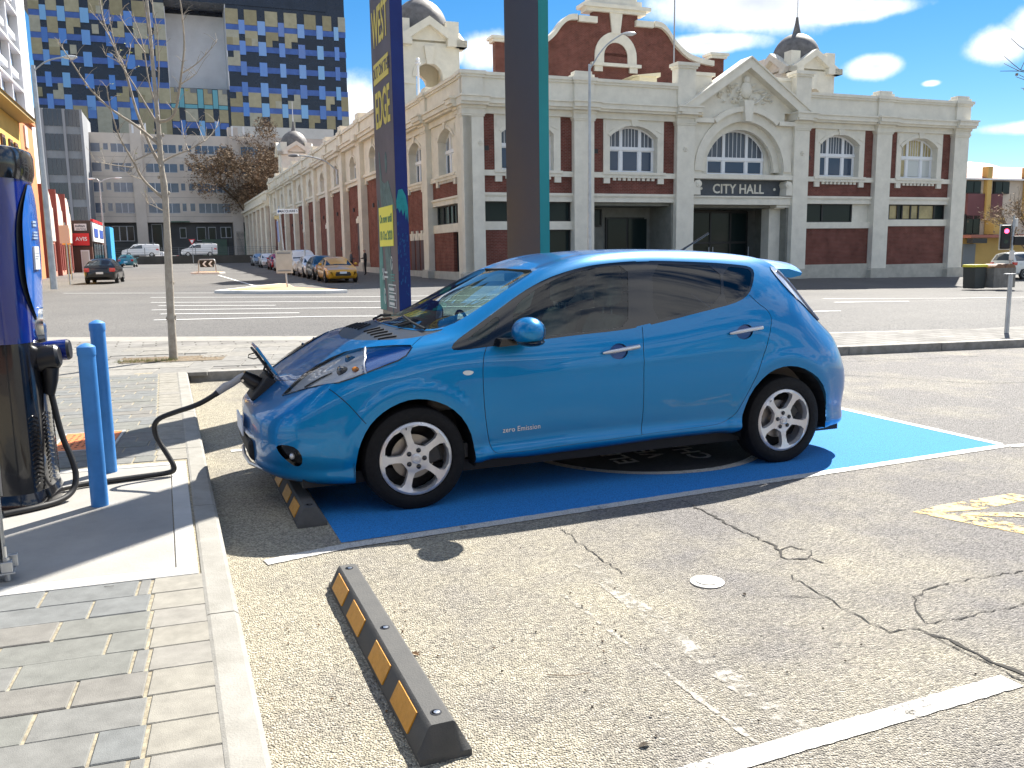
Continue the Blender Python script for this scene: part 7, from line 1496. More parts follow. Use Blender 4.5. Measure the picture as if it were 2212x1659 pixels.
for sg in (1, -1):
    doors[sg] = skin('front_door', ['front_door'], M_car, 0, sg), skin('rear_door', ['rear_door'], M_car, 0, sg)
    skin('shut_line', ['shut_line'], M_mat, -.004, sg)
    skin('front_window', ['front_window'], M_gf, -.003, sg); skin('quarter_window', ['quarter_window'], M_gf, -.003, sg); skin('rear_door_window', ['rear_door_window'], M_gr, -.003, sg); skin('rear_quarter_window', ['rear_quarter_window'], M_gr, -.003, sg)
    skin('window_trim', ['window_trim'], M_gloss, -.001, sg)
    hl_ = skin('headlight', ['headlight'], M_lens, .006, sg)
    rear_part = inreg(HLD+[(1.2, 3.6), (1.2, 5.4)])
    skin('reflector', ['headlight'], pm('reflector_chrome', (.74, .76, .78), .35, .25), -.014, sg, hl_, ~rear_part)
    M_hb = pm('lamp_blue', (.03, .20, .62), .25, .3, coat=1)
    skin('rear_lens', ['headlight'], M_hb, -.004, sg, hl_, rear_part)
    dv = MB(); dv.tube([LP(u, t, .003, sg)[0] for u, t in HLD], .008, 6); dv.build('chrome_divider', M_chr if 'M_chr' in globals() else M_alloy, hl_, 60)
    for (u, t, r) in ((1.76, 4.40, .034), (1.69, 4.95, .028)):
        p, nrm = LP(u, t, -.012, sg); d = Vector((.9, nrm.y*.5, .25)).normalized(); q = MB(); q.cyl(p-d*.03, p+d*.012, r, r*.95, 18); q.cyl(p+d*.012, p+d*.016, r*.8, r*.4, 18); q.build('projector', M_gloss, hl_, 40)
    q = MB(); q.tube([LP(u, t, -.006, sg)[0] for u, t in ((1.95, 4.66), (1.86, 4.62), (1.80, 4.5))], .005, 6); q.build('trim_bar', M_gloss, hl_, 60)
    q = MB(); q.tube([LP(u, t, .004, sg)[0] for u, t in HL+HL[:1]], .0035, 5); q.build('lens_edge', M_gloss, hl_, 60)
    q = MB(); p, nrm = LP(1.68, 4.12, -.006, sg); q.ball(p, .022, .012, .016, 10, 6); q.build('indicator', pm('lamp_amber', (.75, .25, .02), .25), hl_, 60)
    tl_ = skin('tail_light', ['tail_light'], pm('tail_lens', (.45, .50, .60), .12, .2, coat=1), .006, sg)
    q = MB(); q.tube([LP(u, t, .008, sg)[0] for u, t in ((-1.45, 4.85), (-1.55, 4.62), (-1.67, 4.45), (-1.82, 4.38))], .011, 6); q.build('light_bar', pm('tail_bar', (.16, .18, .26), .2, coat=1), tl_, 60)
    fg = skin('fog_recess', ['fog_recess'], M_gloss, -.02, sg); p, nrm = LP(2.06, 2.40, -.012, sg); q = MB(); q.ball(p, .016, .016, .02, 12, 7); q.build('fog_lamp', M_alloy, fg, 60)
    skin('repeater', ['repeater'], pm('repeater_clear', (.70, .72, .70), .15), .003, sg)
    M_cup = pm('cup_blue', (.004, .05, .20), .35, .4, coat=.6); skin('handle_cup', ['front_cup'], M_cup, -.012, sg, doors[sg][0]); skin('handle_cup', ['rear_cup'], M_cup, -.012, sg, doors[sg][1])
    for k, (a, b) in enumerate((((.112, 3.612), (-.152, 3.668)), ((-.855, 3.60), (-1.12, 3.607)))):
        A, n0 = LP(*a, .016, sg); B, n1_ = LP(*b, .020, sg); Mi, nm = LP((a[0]+b[0])/2, (a[1]+b[1])/2, .030, sg); S_, _ = LP(a[0]-.01, a[1], .0, sg); E_, _ = LP(b[0]+.02, b[1], 0, sg)
        q = MB(); P = smooth_path([A, A.lerp(Mi, .6), Mi, Mi.lerp(B, .5), B], 2); q.tube(P, [.006+.0085*min(1, 4*i/len(P)) for i in range(len(P))], 8)
        o = q.build('door_handle', M_chr if 'M_chr' in globals() else M_alloy, doors[sg][k], 60)
        q = MB(); q.cyl(E_, B, .010, n=8).cyl(S_, A.lerp(Mi, .2), .007, n=8); q.build('handle_mount', M_gloss, o)
    # mirror: body-colour shell above a black foot
    mb = MB(); c = Vector((.675, sg*1.0, 1.045)); mb.ball(c, .10, .125, .088, 20, 12); mb.v = [(max(x, .605+.02*abs(y-c.y)), y, max(z, .985)) for x, y, z in mb.v]; mir = mb.build('door_mirror', M_car, car, 50)
    mb = MB(); mb.ball((.665, sg*1.0, .985), .085, .115, .03, 18, 8); mb.prism([(.66, .965), (.84, .955), (.82, 1.0), (.68, 1.0)], sg*.84, sg*.94, 'y'); mb.build('mirror_foot', M_gloss, mir, 40)
    mb = MB(); mb.ball((.606, sg*1.0, 1.045), .006, .10, .062, 16, 8); mb.build('mirror_glass', M_chr if 'M_chr' in globals() else M_alloy, mir, 60)
skin('windscreen', ['windscreen'], M_gs, -.003); cw = skin('cowl_panel', ['cowl_panel'], pm('cowl_grey', (.035, .038, .042), .35), -.002); skin('rear_window', ['rear_window'], M_gr, -.003)
for sg in (1, -1):
    for k in range(5):
        u = 1.40+.0*k; t0 = 5.35+k*.30; A = [LP(1.37+.10*(.0)+.03*k*.0, t0, .002, sg)[0], LP(1.42, t0+.10, .002, sg)[0], LP(1.47, t0+.16, .002, sg)[0]]; q = MB(); q.tube(A, .006, 5); q.build('vent_slot', M_mat, cw)
    q = MB(); q.tube([LP(1.20, 5.30 if sg > 0 else 6.3, .012, sg)[0], LP(1.22, 5.9 if sg > 0 else 5.8, .02, sg)[0], LP(1.19, 6.8 if sg > 0 else 5.4, .018, sg)[0]], .0085, 6); q.tube([LP(1.22, 5.9 if sg > 0 else 5.8, .02, sg)[0], LP(1.30, 6.0, .012, sg)[0]], .009, 6); q.build('wiper', M_mat, car, 60)
# screen border and roof-rear spoiler
q = MB(); q.tube([LP(u, t, .001, 1)[0] for u, t in ((.43, 7.0), (.428, 6.4), (.413, 5.72))][::-1]+[LP(u, t, .001, -1)[0] for u, t in ((.428, 6.4), (.413, 5.72))], .006, 5); q.build('screen_seal', M_mat, car, 60)
q = MB(); secs = []
for y in np.linspace(-.56, .56, 15):
    f = 1-(abs(y)/.56)**3; zt = 1.455-.085*(abs(y)/.56)**2.2; xe = -1.86+.14*(abs(y)/.56)**2
    secs.append([(-1.35, y, zt+.004), (-1.6, y, zt-.004), (xe, y, zt-.035), (xe+.01, y, zt-.055), (-1.62, y, zt-.07), (-1.4, y, zt-.05)])
vs = [p for s_ in secs for p in s_]; n = 6; q.add(vs, [(i*n+j, i*n+(j+1) % n, (i+1)*n+(j+1) % n, (i+1)*n+j) for i in range(14) for j in range(n)]+[tuple(range(n)), tuple(range(len(vs)-1, len(vs)-n-1, -1))]); q.build('spoiler', M_car, car, 50)
an = MB(); an.tube([(-1.02, .0, 1.50), (-1.08, 0, 1.535), (-1.28, 0, 1.64)], [.012, .008, .007], 8); an.build('antenna', M_gloss, car, 60)
# grille, plate, charge port
q = MB(); q.prism([(2.0, .26), (2.235, .27), (2.262, .30), (2.265, .40), (2.0, .42)], -.36, .36, 'y'); q.build('lower_intake', M_mat, car, 0, .02)
q = MB(); q.tube([(2.17, -.52, .42), (2.243, -.34, .43), (2.268, 0, .432), (2.243, .34, .43), (2.17, .52, .42)], .012, 8); q.tube([(2.19, -.46, .245), (2.25, -.25, .24), (2.262, 0, .24), (2.25, .25, .24), (2.19, .46, .245)], .012, 8); q.build('intake_trim', M_chr if 'M_chr' in globals() else M_alloy, car, 60)
q = MB(); q.box(2.272, 2.282, -.185, .185, .40, .51); q.build('number_plate', M_plate, car, 0, .003)
q = MB(); pr = [LP(2.215, 6.2, .0)[0]]; 
q.prism([(2.02, .70), (2.16, .60), (2.22, .62), (2.10, .765)], -.15, .15, 'y'); q.build('charge_port', M_mat, car, 0, .012)
flap = MB(); flap.prism([(2.055, .765), (2.04, .77), (2.155, .955), (2.17, .945)], -.165, .165, 'y'); fl = flap.build('charge_flap', M_car, car, 0, .006)
flap = MB(); flap.prism([(2.074, .76), (2.062, .765), (2.165, .93), (2.178, .922)], -.14, .14, 'y'); flap.build('flap_lining', M_mat, fl, 0, .004)
q = MB(); q.tube([(2.15, .03, .905), (2.20, .03, .895), (2.205, .03, .875), (2.17, .03, .865), (2.13, .03, .875)], .004, 6); q.build('latch_loop', M_mat, fl, 60)
q = MB(); q.tube([(2.06, .10, .74), (2.12, .10, .80), (2.10, .10, .85)], .008, 6); q.build('hinge_arm', M_mat, fl, 60)
# badge lettering on the front door
A, na = LP(.81, 2.215, .0025); B, nb = LP(.545, 2.19, .0025); U_ = (B-A).normalized(); Wv = na.cross(U_)*-1
up_ = Vector((0, 0, 1))-U_*U_.z; up_ = (up_-na*up_.dot(na)).normalized()
text_on('badge', 'zero Emission', .046, pm('badge_silver', (.70, .72, .75), .3, .8), doors[1][0], tuple(A.lerp(B, .5)+na*.002), U_, up_, .0008, spacing=1.05, sx=.93)
# underside, wheel wells, cabin
q = MB(); q.box(-1.95, 2.0, -.74, .74, .17, .24); q.build('underbody', M_mat, car)
for u in (1.35, -1.35):
    for sg in (1, -1):
        q = MB(); pr = [(u-.37, .22)]+arc(u, .33, .372, 180, 0, 14)+[(u+.37, .22)]; n = len(pr)
        q.add([(x, sg*.865, z) for x, z in pr]+[(x, sg*.56, z) for x, z in pr], [(i, i+1, n+i+1, n+i) for i in range(n-1)]+[tuple(range(n, 2*n))]); q.build('wheel_well', M_mat, car)
# wheels
def rim_mesh():
    ro, n5 = .222, 5; holes = []
    for k in range(5):
        a0 = math.radians(90+36+72*k); h = []
        for ang, r in ((-22, .090), (-27.5, .125), (-28.5, .168), (-25, .194), (-13, .203), (0, .205), (13, .203), (25, .194), (28.5, .168), (27.5, .125), (22, .090), (11, .082), (0, .080), (-11, .082)): h.append(Vector((r*math.cos(a0+math.radians(ang)), r*math.sin(a0+math.radians(ang)))))
        holes.append(h)
    pts = [Vector((ro*math.cos(2*math.pi*i/60), ro*math.sin(2*math.pi*i/60))) for i in range(60)]; ed = [(i, (i+1) % 60) for i in range(60)]
    for h in holes: b0 = len(pts); pts += h; ed += [(b0+i, b0+(i+1) % len(h)) for i in range(len(h))]
    for r, k in ((.05, 16), (.075, 20), (.207, 50)): pts += [Vector((r*math.cos(2*math.pi*i/k+.05), r*math.sin(2*math.pi*i/k+.05))) for i in range(k)]
    ov, oe, of, _, _, _ = delaunay_2d_cdt(pts, ed, [], 0, 1e-7)
    P = np.array([(v.x, v.y) for v in ov]); f = [t for t in of]; hp = [[(v.x, v.y) for v in h] for h in holes]
    ff = []
    for t in f:
        c = P[list(t)].mean(0)
        if np.hypot(*c) > ro or any(pinpoly(np.array([c[0]]), np.array([c[1]]), h)[0] for h in hp): continue
        ff.append(t)
    r_ = np.hypot(P[:, 0], P[:, 1]); dep = np.interp(r_, [0, .06, .10, .19, .205, .222], [.0, .0, -.006, .006, .014, .006])
    nv = len(P); vs = [(x, d, z) for (x, z), d in zip(P, dep)]+[(x*.97, d-.035, z*.97) for (x, z), d in zip(P, dep)]
    cnt = {}
    for t in ff:
        for i in range(len(t)): e = (t[i], t[(i+1) % len(t)]); cnt[e] = 1
    FF = [tuple(t) for t in ff]+[tuple(reversed([i+nv for i in t])) for t in ff]+[(a, a+nv, b+nv, b) for (a, b) in cnt if (b, a) not in cnt]
    m = MB(); m.add(vs, FF); m.lathe([(.222, .006), (.226, -.01), (.222, -.03), (.218, -.14)], 40, axis='y', caps=False); return m
M_rim = pm('rim_silver', (.66, .66, .67), .32, .55, .06, 8); M_rot = pm('brake_disc', (.30, .28, .26), .35, .8); M_hubd = pm('hub_dark', (.03, .03, .032), .5)
rm = rim_mesh().mesh('rim'); rm.materials.append(M_rim)
tm = MB(); tm.lathe([(.222, -.085), (.24, -.105), (.285, -.108), (.306, -.092), (.314, -.06), (.316, 0), (.314, .06), (.306, .092), (.285, .108), (.25, .110), (.232, .104), (.226, .092), (.222, .07)], 56, axis='y', caps=False); tm = tm.mesh('tyre'); tm.materials.append(pm('tyre_rubber_near', (.009, .009, .010), .75, 0, .25, 40, .25, 250, spec=.25))
for me_ in (rm, tm): me_.polygons.foreach_set('use_smooth', [True]*len(me_.polygons)); me_.set_sharp_from_angle(angle=math.radians(35))
for u in (1.35, -1.35):
    for sg in (1, -1):
        w = bpy.data.objects.new('wheel', tm); C.objects.link(w); w.parent = car; w.location = (u, sg*.768, .308); w.rotation_euler = (0, (.3 if u > 0 else .72), 0 if sg > 0 else math.pi)
        if u > 0: w.rotation_euler[2] += -.0
        r = bpy.data.objects.new('rim', rm); C.objects.link(r); r.parent = w; r.location = (0, .088, 0)
        q = MB(); q.lathe([(.135, .0), (.135, .012), (.07, .012), (.07, .03), (.001, .03)], 32, axis='y'); q.build('brake_disc', M_rot, w, 40).location = (0, .01, 0)
        q = MB(); q.lathe([(.215, -.06), (.001, -.06)], 24, axis='y'); q.build('drum_shadow', M_hubd, w)
        q = MB(); q.box(-.16, -.07, .0, .05, -.08, .06); q.build('caliper', M_hubd, w, 0, .01)
        for k in range(5):
            a = math.radians(90+72*k+36); q = MB(); q.ball((.052*math.cos(a), .090, .052*math.sin(a)), .0155, .009, .0155, 10, 6); q.build('wheel_nut', M_gloss, w, 60)
        q = MB(); q.lathe([(.030, .086), (.030, .098), (.026, .101), (.001, .102)], 24, axis='y'); cp = q.build('centre_cap', M_rim, w, 40)
        q = MB(); q.tube([(.020*math.cos(2*math.pi*i/16), .103, .020*math.sin(2*math.pi*i/16)) for i in range(17)], .0024, 5); q.box(-.024, .024, .101, .105, -.004, .004); q.build('badge', M_alloy, cp)
        q = MB(); q.cyl((.0, .10, .19), (.0, .115, .205), .0035, n=6); q.build('valve', M_gloss, w)
# cabin
M_seat = pm('seat_cloth', (.36, .34, .29), .9, 0, .12, 20, .2, 200); M_dash = pm('dash_grey', (.16, .155, .14), .7); M_lin = pm('trim_beige', (.42, .40, .35), .8)
def cushion(name, prof, y0, y1, mat, bev=.05): q = MB(); q.prism(prof, y0, y1, 'y'); o = q.build(name, mat, car, 40, bev); o.modifiers['bevel'].segments = 4; return o
for y in (.37, -.37):
    cushion('seat', [(-.05, .42), (.45, .46), (.48, .56), (.40, .60), (-.08, .54)], y-.24, y+.24, M_seat)
    cushion('seat_back', [(-.06, .52), (.08, .54), (-.14, 1.06), (-.20, 1.09), (-.27, 1.05)], y-.22, y+.22, M_seat)
    cushion('headrest', [(-.20, 1.13), (-.13, 1.13), (-.15, 1.33), (-.20, 1.36), (-.26, 1.33), (-.26, 1.17)], y-.12, y+.12, M_seat, .04)
    q = MB(); [q.cyl((-.19, y+d, 1.04), (-.20, y+d, 1.16), .007, n=6) for d in (-.06, .06)]; q.build('headrest_post', M_alloy, car)
cushion('rear_bench', [(-1.15, .45), (-.70, .48), (-.68, .58), (-1.12, .56)], -.62, .62, M_seat); cushion('rear_seat_back', [(-1.1, .55), (-.98, .58), (-1.22, 1.06), (-1.32, 1.06)], -.62, .62, M_seat)
for y in (.35, -.35): cushion('headrest', [(-1.28, 1.08), (-1.2, 1.08), (-1.24, 1.24), (-1.32, 1.24)], y-.11, y+.11, M_seat, .03)
cushion('dashboard', [(1.22, .55), (1.22, .98), (1.05, .995), (.80, .965), (.72, .90), (.74, .70), (.85, .55)], -.70, .70, M_dash, .03)
q = MB(); q.tube([(.62+.05*math.sin(a)*.5, -.37+.175*math.cos(a), .92+.17*math.sin(a)) for a in [2*math.pi*i/24 for i in range(25)]], .013, 7); q.tube([(.62, -.54, .92), (.68, -.37, .92), (.62, -.20, .92)], .016, 6); q.build('steering_wheel', M_mat, car, 60)
for sg in (1, -1):
    q = MB(); q.prism([(.85, .35), (.86, .93), (.4, .955), (-.2, .98), (-1.05, 1.10), (-.9, .35)], sg*.745, sg*.775, 'y'); q.build('door_card', M_lin, car, 0, .01)
q = MB(); q.box(-1.6, 1.2, -.72, .72, .25, .34); q.build('cabin_floor', M_dash, car)
q = MB(); q.prism([(-1.35, .34), (-1.34, 1.02), (-1.7, .98), (-1.7, .34)], -.66, .66, 'y'); q.build('parcel_shelf', M_dash, car)
q = MB(); q.box(.36, .40, -.09, .09, 1.31, 1.37); q.build('rear_view_mirror', M_mat, car, 0, .01)
# ------------------------------------------------------------------ foreground: wheel stops, disc, bollards, charger, post, litter
M_rub = pm('wheel_stop_rubber', (.055, .055, .054), .8, 0, .35, 12, .3, 160, col2=(.085, .083, .079))
M_amb = pm('amber_reflector', (.62, .27, .015), .35, 0, .15, 40, .4, 500)
M_stl = pm('bright_steel', (.75, .75, .74), .3, 1)
M_blk = pm('black_plastic', (.012, .012, .014), .35)
def wheelstop(label, q0, q1, pc):
    """moulded rubber wheel stop lying across the bay"""
    t = thing('wheel_stop', label, 'wheel stop', bay(pc, (q0+q1)/2, .004), BA, 'rubber wheel stops at the bay ends')
    L = q1-q0; b = MB(); hb, ht, H = .082, .042, .105; e = .05
    pr = [(-hb, 0), (-hb, .02), (-ht, H-.006), (-ht+.008, H), (ht-.008, H), (ht, H-.006), (hb, .02), (hb, 0)]
    st_ = [(-L/2, 1.0, 0.16), (-L/2+.004, 1.0, .2), (-L/2+e, .92, 1)]
    ys_ = [(-L/2, .2), (-L/2+e*.5, .98), (-L/2+e, 1)]
    kk = [-L/2+e+(L-2*e)*i/12 for i in range(13)]
    secs = [(-L/2, 0.18)]+[(-L/2+.035, 1.0)]+[(y, 1.0) for y in kk]+[(L/2-.035, 1.0), (L/2, .18)]
    vs = []
    for i, (y, h) in enumerate(secs):
        wv = 0
        for x, z in pr: vs.append((x*(1+wv/abs(x) if x else 1), y, z*h if h == 1 else min(z, .02)))
    n = len(pr); fs = [(i*n+j, i*n+(j+1) % n, (i+1)*n+(j+1) % n, (i+1)*n+j) for i in range(len(secs)-1) for j in range(n)]+[tuple(range(n)), tuple(range(len(vs)-1, len(vs)-n-1, -1))]
    b.add(vs, fs); b.build('block', M_rub, t, 35)
    for c in (.367, .154, -.114, -.333):
        y = c*L; m = MB()
        for sx in (-1,):
            w = .072*L
            A = lambda f, yy: (sx*(ht+(hb-ht)*f+.006), yy, H-.008-(H-.028)*f)
            m.add([A(.06, y-w), A(.06, y+w), A(.9, y+w), A(.9, y-w)]+[(x+.01, yy, z-.003) for x, yy, z in (A(.06, y-w), A(.06, y+w), A(.9, y+w), A(.9, y-w))], [(0, 1, 2, 3), (4, 7, 6, 5), (0, 4, 5, 1), (1, 5, 6, 2), (2, 6, 7, 3), (3, 7, 4, 0)])
        m.build('reflector', M_amb, t)
    for y in (L*.445, 0, -L*.435):
        r = MB(); r.lathe([(.0185, .0), (.0185, .0012), (.013, .0016), (.0125, -.004)], 14, (0, y, H)); o = r.build('bolt_hole', M_blk, t, 40)
        r = MB(); r.lathe([(.0105, -.003), (.0105, .0022), (.0001, .003)], 10, (.003, y, H)); r.build('bolt', M_stl, t, 40)
    return t
wheelstop('near rubber wheel stop in the empty bay with four amber reflectors', 2.29, 3.82, .688)
wheelstop('shaded rubber wheel stop under the nose of the blue car', 4.74, 6.2, .678)
d = thing('sensor_disc', 'round white parking sensor disc set flush in the asphalt', 'sensor disc', bay(2.218, 3.155, .006))
M_disc = pm('white_plastic', (.55, .535, .49), .5, 0, .2, 20)
r = MB(); r.lathe([(.078, 0), (.078, .004), (.072, .006), (.07, .005), (.05, .006), (.046, .010), (.0001, .013)], 32); r.build('lid', M_disc, d, 30)
r = MB(); r.lathe([(.052, .0075), (.052, .0095), (.049, .0098)], 32); r.build('ring', pm('disc_ring', (.5, .49, .45), .5), d)
# bollards
M_bol = pm('bollard_blue', (.035, .20, .52), .55, 0, .18, 6, .15, 200)
def bollard(label, p, q, h=1.0):
    t = thing('bollard', label, 'bollard', bay(p, q, .131), 0, 'blue safety bollards by the charger')
    r = MB(); r.lathe([(.046, 0), (.045, h-.045)], 28); r.build('pipe', M_bol, t, 40)
    r = MB(); r.lathe([(.0475, h-.055), (.0485, h-.05), (.0485, h-.012), (.046, h-.006), (.032, h+.004), (.012, h+.012), (.0001, h+.014)], 28); r.build('cap', M_bol, t, 30)
bollard('nearer blue bollard in front of the charging cable', -.428, 5.245, .912)
bollard('further blue bollard, half hidden behind the nearer one', -.42, 6.07, .985)
# charging station
M_pod = pm('charger_black', (.008, .008, .010), .18, 0, coat=.6)
M_podb = pm('charger_blue', (.003, .014, .15), .16, 0, .5, 1.5, coat=1, col2=(.003, .02, .20))
M_podl = pm('charger_blue_face', (.015, .12, .48), .2, 0, coat=1)
M_chr = pm('chrome', (.82, .82, .82), .08, 1)
M_lab = pm('label_white', (.62, .64, .66), .5)
M_seam = pm('seam_grey', (.30, .29, .26), .5)
ch = thing('charging_station', 'tall black and blue electric car charging station on a concrete slab', 'charging station', bay(-.845, 5.58, .133), BA-.12); ch.scale = (1, 1, 1.165)
def loop(h, rx, ry, n=40, e=2.4, off=(0, 0)):
    out = []
    for i in range(n):
        a = 2*math.pi*i/n; c, s = math.cos(a), math.sin(a)
        out.append((off[0]+rx*math.copysign(abs(c)**(2/e), c), off[1]+ry*math.copysign(abs(s)**(2/e), s), h))
    return out
def loft(secs):
    n = len(secs[0]); vs = [v for s_ in secs for v in s_]
    return vs, [(i*n+j, i*n+(j+1) % n, (i+1)*n+(j+1) % n, (i+1)*n+j) for i in range(len(secs)-1) for j in range(n)]+[tuple(range(n)), tuple(range(len(vs)-1, len(vs)-n-1, -1))]
PX, PY = .175, .27
def stack(rows): return loft([loop(h, PX*a, PY*b, e=e, off=(ox, 0)) for h, a, b, e, ox in rows])
m = MB(); m.add(*stack([(0, 1.12, 1.1, 2.6, 0), (.02, 1.12, 1.1, 2.6, 0), (.05, 1.06, 1.05, 2.6, 0), (.075, 1.0, 1.0, 2.6, 0)])); m.build('base_skirt', M_pod, ch, 40)
m = MB(); m.add(*stack([(.07, 1.0, 1.0, 2.6, 0), (.3, .97, .97, 2.6, 0), (.65, .93, .93, 2.6, 0), (.80, .9, .9, 2.6, 0)])); m.build('lower_housing', M_pod, ch, 40)
m = MB(); m.add(*stack([(.795, .905, .905, 2.6, 0), (1.1, .92, .92, 2.5, 0), (1.4, .96, .98, 2.5, 0), (1.565, 1.0, 1.02, 2.5, 0)])); m.build('upper_housing', M_podb, ch, 40)
m = MB(); m.add(*stack([(1.56, 1.02, 1.04, 2.6, 0), (1.60, 1.08, 1.08, 2.8, 0), (1.675, 1.09, 1.08, 2.8, 0), (1.70, 1.05, 1.04, 2.6, 0), (1.708, .9, .95, 2.4, 0)])); m.build('cap', M_pod, ch, 40)
# curved blue display face on the side towards the car
def facepatch(z0, z1, hw, off, n=10, k=14, bow=.0):
    vs = []; top = []
    for i in range(k+1):
        f = i/k; z = z0+(z1-z0)*f; w = hw*(1-abs(2*f-1)**3.2*.75)
        sc_ = .90+.10*max(0, (z-.8)/.765)
        for j in range(n+1):
            y = w*(2*j/n-1); yy = min(abs(y)/(PY*sc_), .98); x = PX*sc_*(1-yy**2.5)**(1/2.5)
            vs.append((x+off+bow*math.sin(f*math.pi), y-.0, z))
    return vs, [(i*(n+1)+j, i*(n+1)+j+1, (i+1)*(n+1)+j+1, (i+1)*(n+1)+j) for i in range(k) for j in range(n)]
m = MB(); m.add(*facepatch(.90, 1.54, .165, .010, bow=.012)); fc = m.build('display_face', M_podl, ch, 40)
m = MB(); m.add(*facepatch(.895, 1.545, .185, .004)); m.build('face_shadow_gap', M_blk, ch, 40)
def lab(name, z0, z1, y0, y1, mat, off=.0):
    q = MB(); X = PX*.96+.0285+off; q.add([(X-.002, y0, z0), (X-.002, y1, z0), (X, y1, z1), (X, y0, z1)]+[(X-.012, y0, z0), (X-.012, y1, z0), (X-.01, y1, z1), (X-.01, y0, z1)], [(0, 1, 2, 3), (0, 4, 5, 1), (1, 5, 6, 2), (2, 6, 7, 3), (3, 7, 4, 0)]); return q.build(name, mat, ch)
lab('info_sticker', 1.14, 1.25, -.075, .015, M_lab)
M_labg = pm('label_grey', (.22, .25, .29), .6); M_labb = pm('label_pale_blue', (.35, .45, .58), .5)
for i in range(3): lab('printed_line', 1.212-.012*i, 1.217-.012*i, -.066, .006-.01*i, M_labg, .0015)
for i in range(3): lab('face_text', 1.285+.014*i, 1.293+.014*i, -.07+.008*i, .02, M_labb)
for i in range(2): lab('face_text', 1.345+.016*i, 1.355+.016*i, -.055, .01, M_labb)
m = MB(); m.add([(PX*.93+.012+.018*math.cos(0), .055*math.sin(2*math.pi*i/28)*.62, .87+.085*math.cos(2*math.pi*i/28)) for i in range(28)]+[(PX*.93-.03, .055*math.sin(2*math.pi*i/28)*.8, .87+.095*math.cos(2*math.pi*i/28)) for i in range(28)], [tuple(range(28))]+[(i, (i+1) % 28, 28+(i+1) % 28, 28+i) for i in range(28)]); m.build('holster_plate', M_chr, ch, 30)
m = MB(); m.cyl((PX*.8, -.03, .70), (PX*.9+.09, -.03, .715), .062, .060, 24); m.cyl((PX*.9+.09, -.03, .715), (PX*.9+.105, -.03, .717), .060, .045, 24); m.build('plug_holster', M_blk, ch, 40)
m = MB(); m.cyl((PX*.75, .10, .73), (PX*.9+.12, .10, .735), .05, .053, 24); m.build('plug_holster', M_podb, ch, 40)
m = MB(); m.cyl((PX*.9+.12, .10, .735), (PX*.9+.135, .10, .736), .0535, .046, 24); m.build('holster_end', M_blk, ch, 40)
m = MB(); m.tube([(PX*.9+.05, -.03, .66), (PX*.9+.045, -.03, .6), (PX*.9+.03, -.02, .53)], [.045, .04, .03], 12); m.build('cable_boot', M_blk, ch, 40)
# vertical light seam facing the camera, screws, cooling fins
m = MB(); rows_ = [(.08, 1.0), (.3, .97), (.65, .93), (.80, .905), (1.1, .92), (1.4, .98), (1.56, 1.02)]
vs = []; 
for h, b_ in rows_:
    y = -PY*b_*(1-(.04/(PX*b_))**2.5)**(1/2.5)-.003
    vs += [(-.046, y, h), (-.034, y, h)]
m.add(vs, [(2*i, 2*i+1, 2*i+3, 2*i+2) for i in range(len(rows_)-1)]); m.build('light_seam', M_seam, ch)
for (x, h) in ((-.075, .74), (.0, .74), (-.075, .42), (.0, .42), (-.075, .38), (.0, .38)):
    y = -PY*.93*(1-(abs(x)/(PX*.93))**2.5)**(1/2.5); r = MB(); r.ball((x, y-.001, h), .006, n=8, m=5); r.build('screw', M_stl, ch, 60)
for i in range(16):
    z = .10+i*.022
    for a0 in (-52, -18, 20):
        r = MB(); pts_ = []
        for k in range(5):
            a = math.radians(a0+k*5); c, s = math.cos(a), math.sin(a); sc_ = .985-.08*z
            pts_.append((PX*sc_*abs(c)**(2/2.6), PY*sc_*math.copysign(abs(s)**(2/2.6), s), z+.012*math.sin(k*.9)))
        r.tube(pts_, .0075, 5); r.build('cooling_fin', M_pod, ch, 60)
# cables
M_cab = pm('cable_rubber', (.014, .014, .015), .5, 0, .3, 30)
def smooth_path(pts, it=3):
    P = [Vector(p) for p in pts]
    for _ in range(it):
        Q = [P[0]]
        for a, b in zip(P[:-1], P[1:]): Q += [a.lerp(b, .25), a.lerp(b, .75)]
        P = Q+[P[-1]]
    return P
cb = thing('charging_cable', 'thick black charging cable looping over the kerb into the car nose', 'cable', bay(-.4, 5.7, .13))
Rr = .0165
pth = [bay(-.66, 5.62, .16), bay(-.58, 5.70, .153), bay(-.42, 5.735, .150), bay(-.22, 5.77, .150), bay(-.06, 5.775, .153), bay(-.015, 5.765, .175), bay(-.06, 5.80, .27), bay(-.13, 5.83, .40), bay(-.12, 5.80, .50), bay(0.0, 5.77, .545), bay(.13, 5.72, .585), bay(.225, 5.70, .635), bay(.285, 5.69, .68)]
m = MB(); m.tube([p-cb.location for p in smooth_path(pth)], Rr, 12); m.build('hose', M_cab, cb, 60)
M_grip = pm('plug_grey', (.36, .35, .34), .5)
hp = [bay(.265, 5.69, .665), bay(.315, 5.69, .70), bay(.355, 5.69, .715), bay(.40, 5.69, .745), bay(.435, 5.69, .755)]
m = MB(); m.tube([p-cb.location for p in hp], [.0215, .027, .022, .024, .03], 14); m.build('plug_handle', M_grip, cb, 50)
m = MB(); m.tube([bay(.245, 5.69, .650)-cb.location, bay(.29, 5.69, .684)-cb.location], [.018, .023], 12); m.build('cable_gland', M_blk, cb, 50)
m = MB(); m.tube([bay(.42, 5.69, .765)-cb.location, bay(.47, 5.69, .725)-cb.location, bay(.53, 5.69, .69)-cb.location], [.036, .05, .05], 16); m.build('plug_head', M_blk, cb, 40)
m = MB(); m.cyl(bay(.418, 5.655, .735)-cb.location, bay(.418, 5.650, .735)-cb.location, .008, n=10); m.build('screw', M_stl, cb)
c2_ = thing('charging_cable', 'second black charging cable hanging in a loop from the charger to the slab', 'cable', bay(-.6, 5.4, .13))
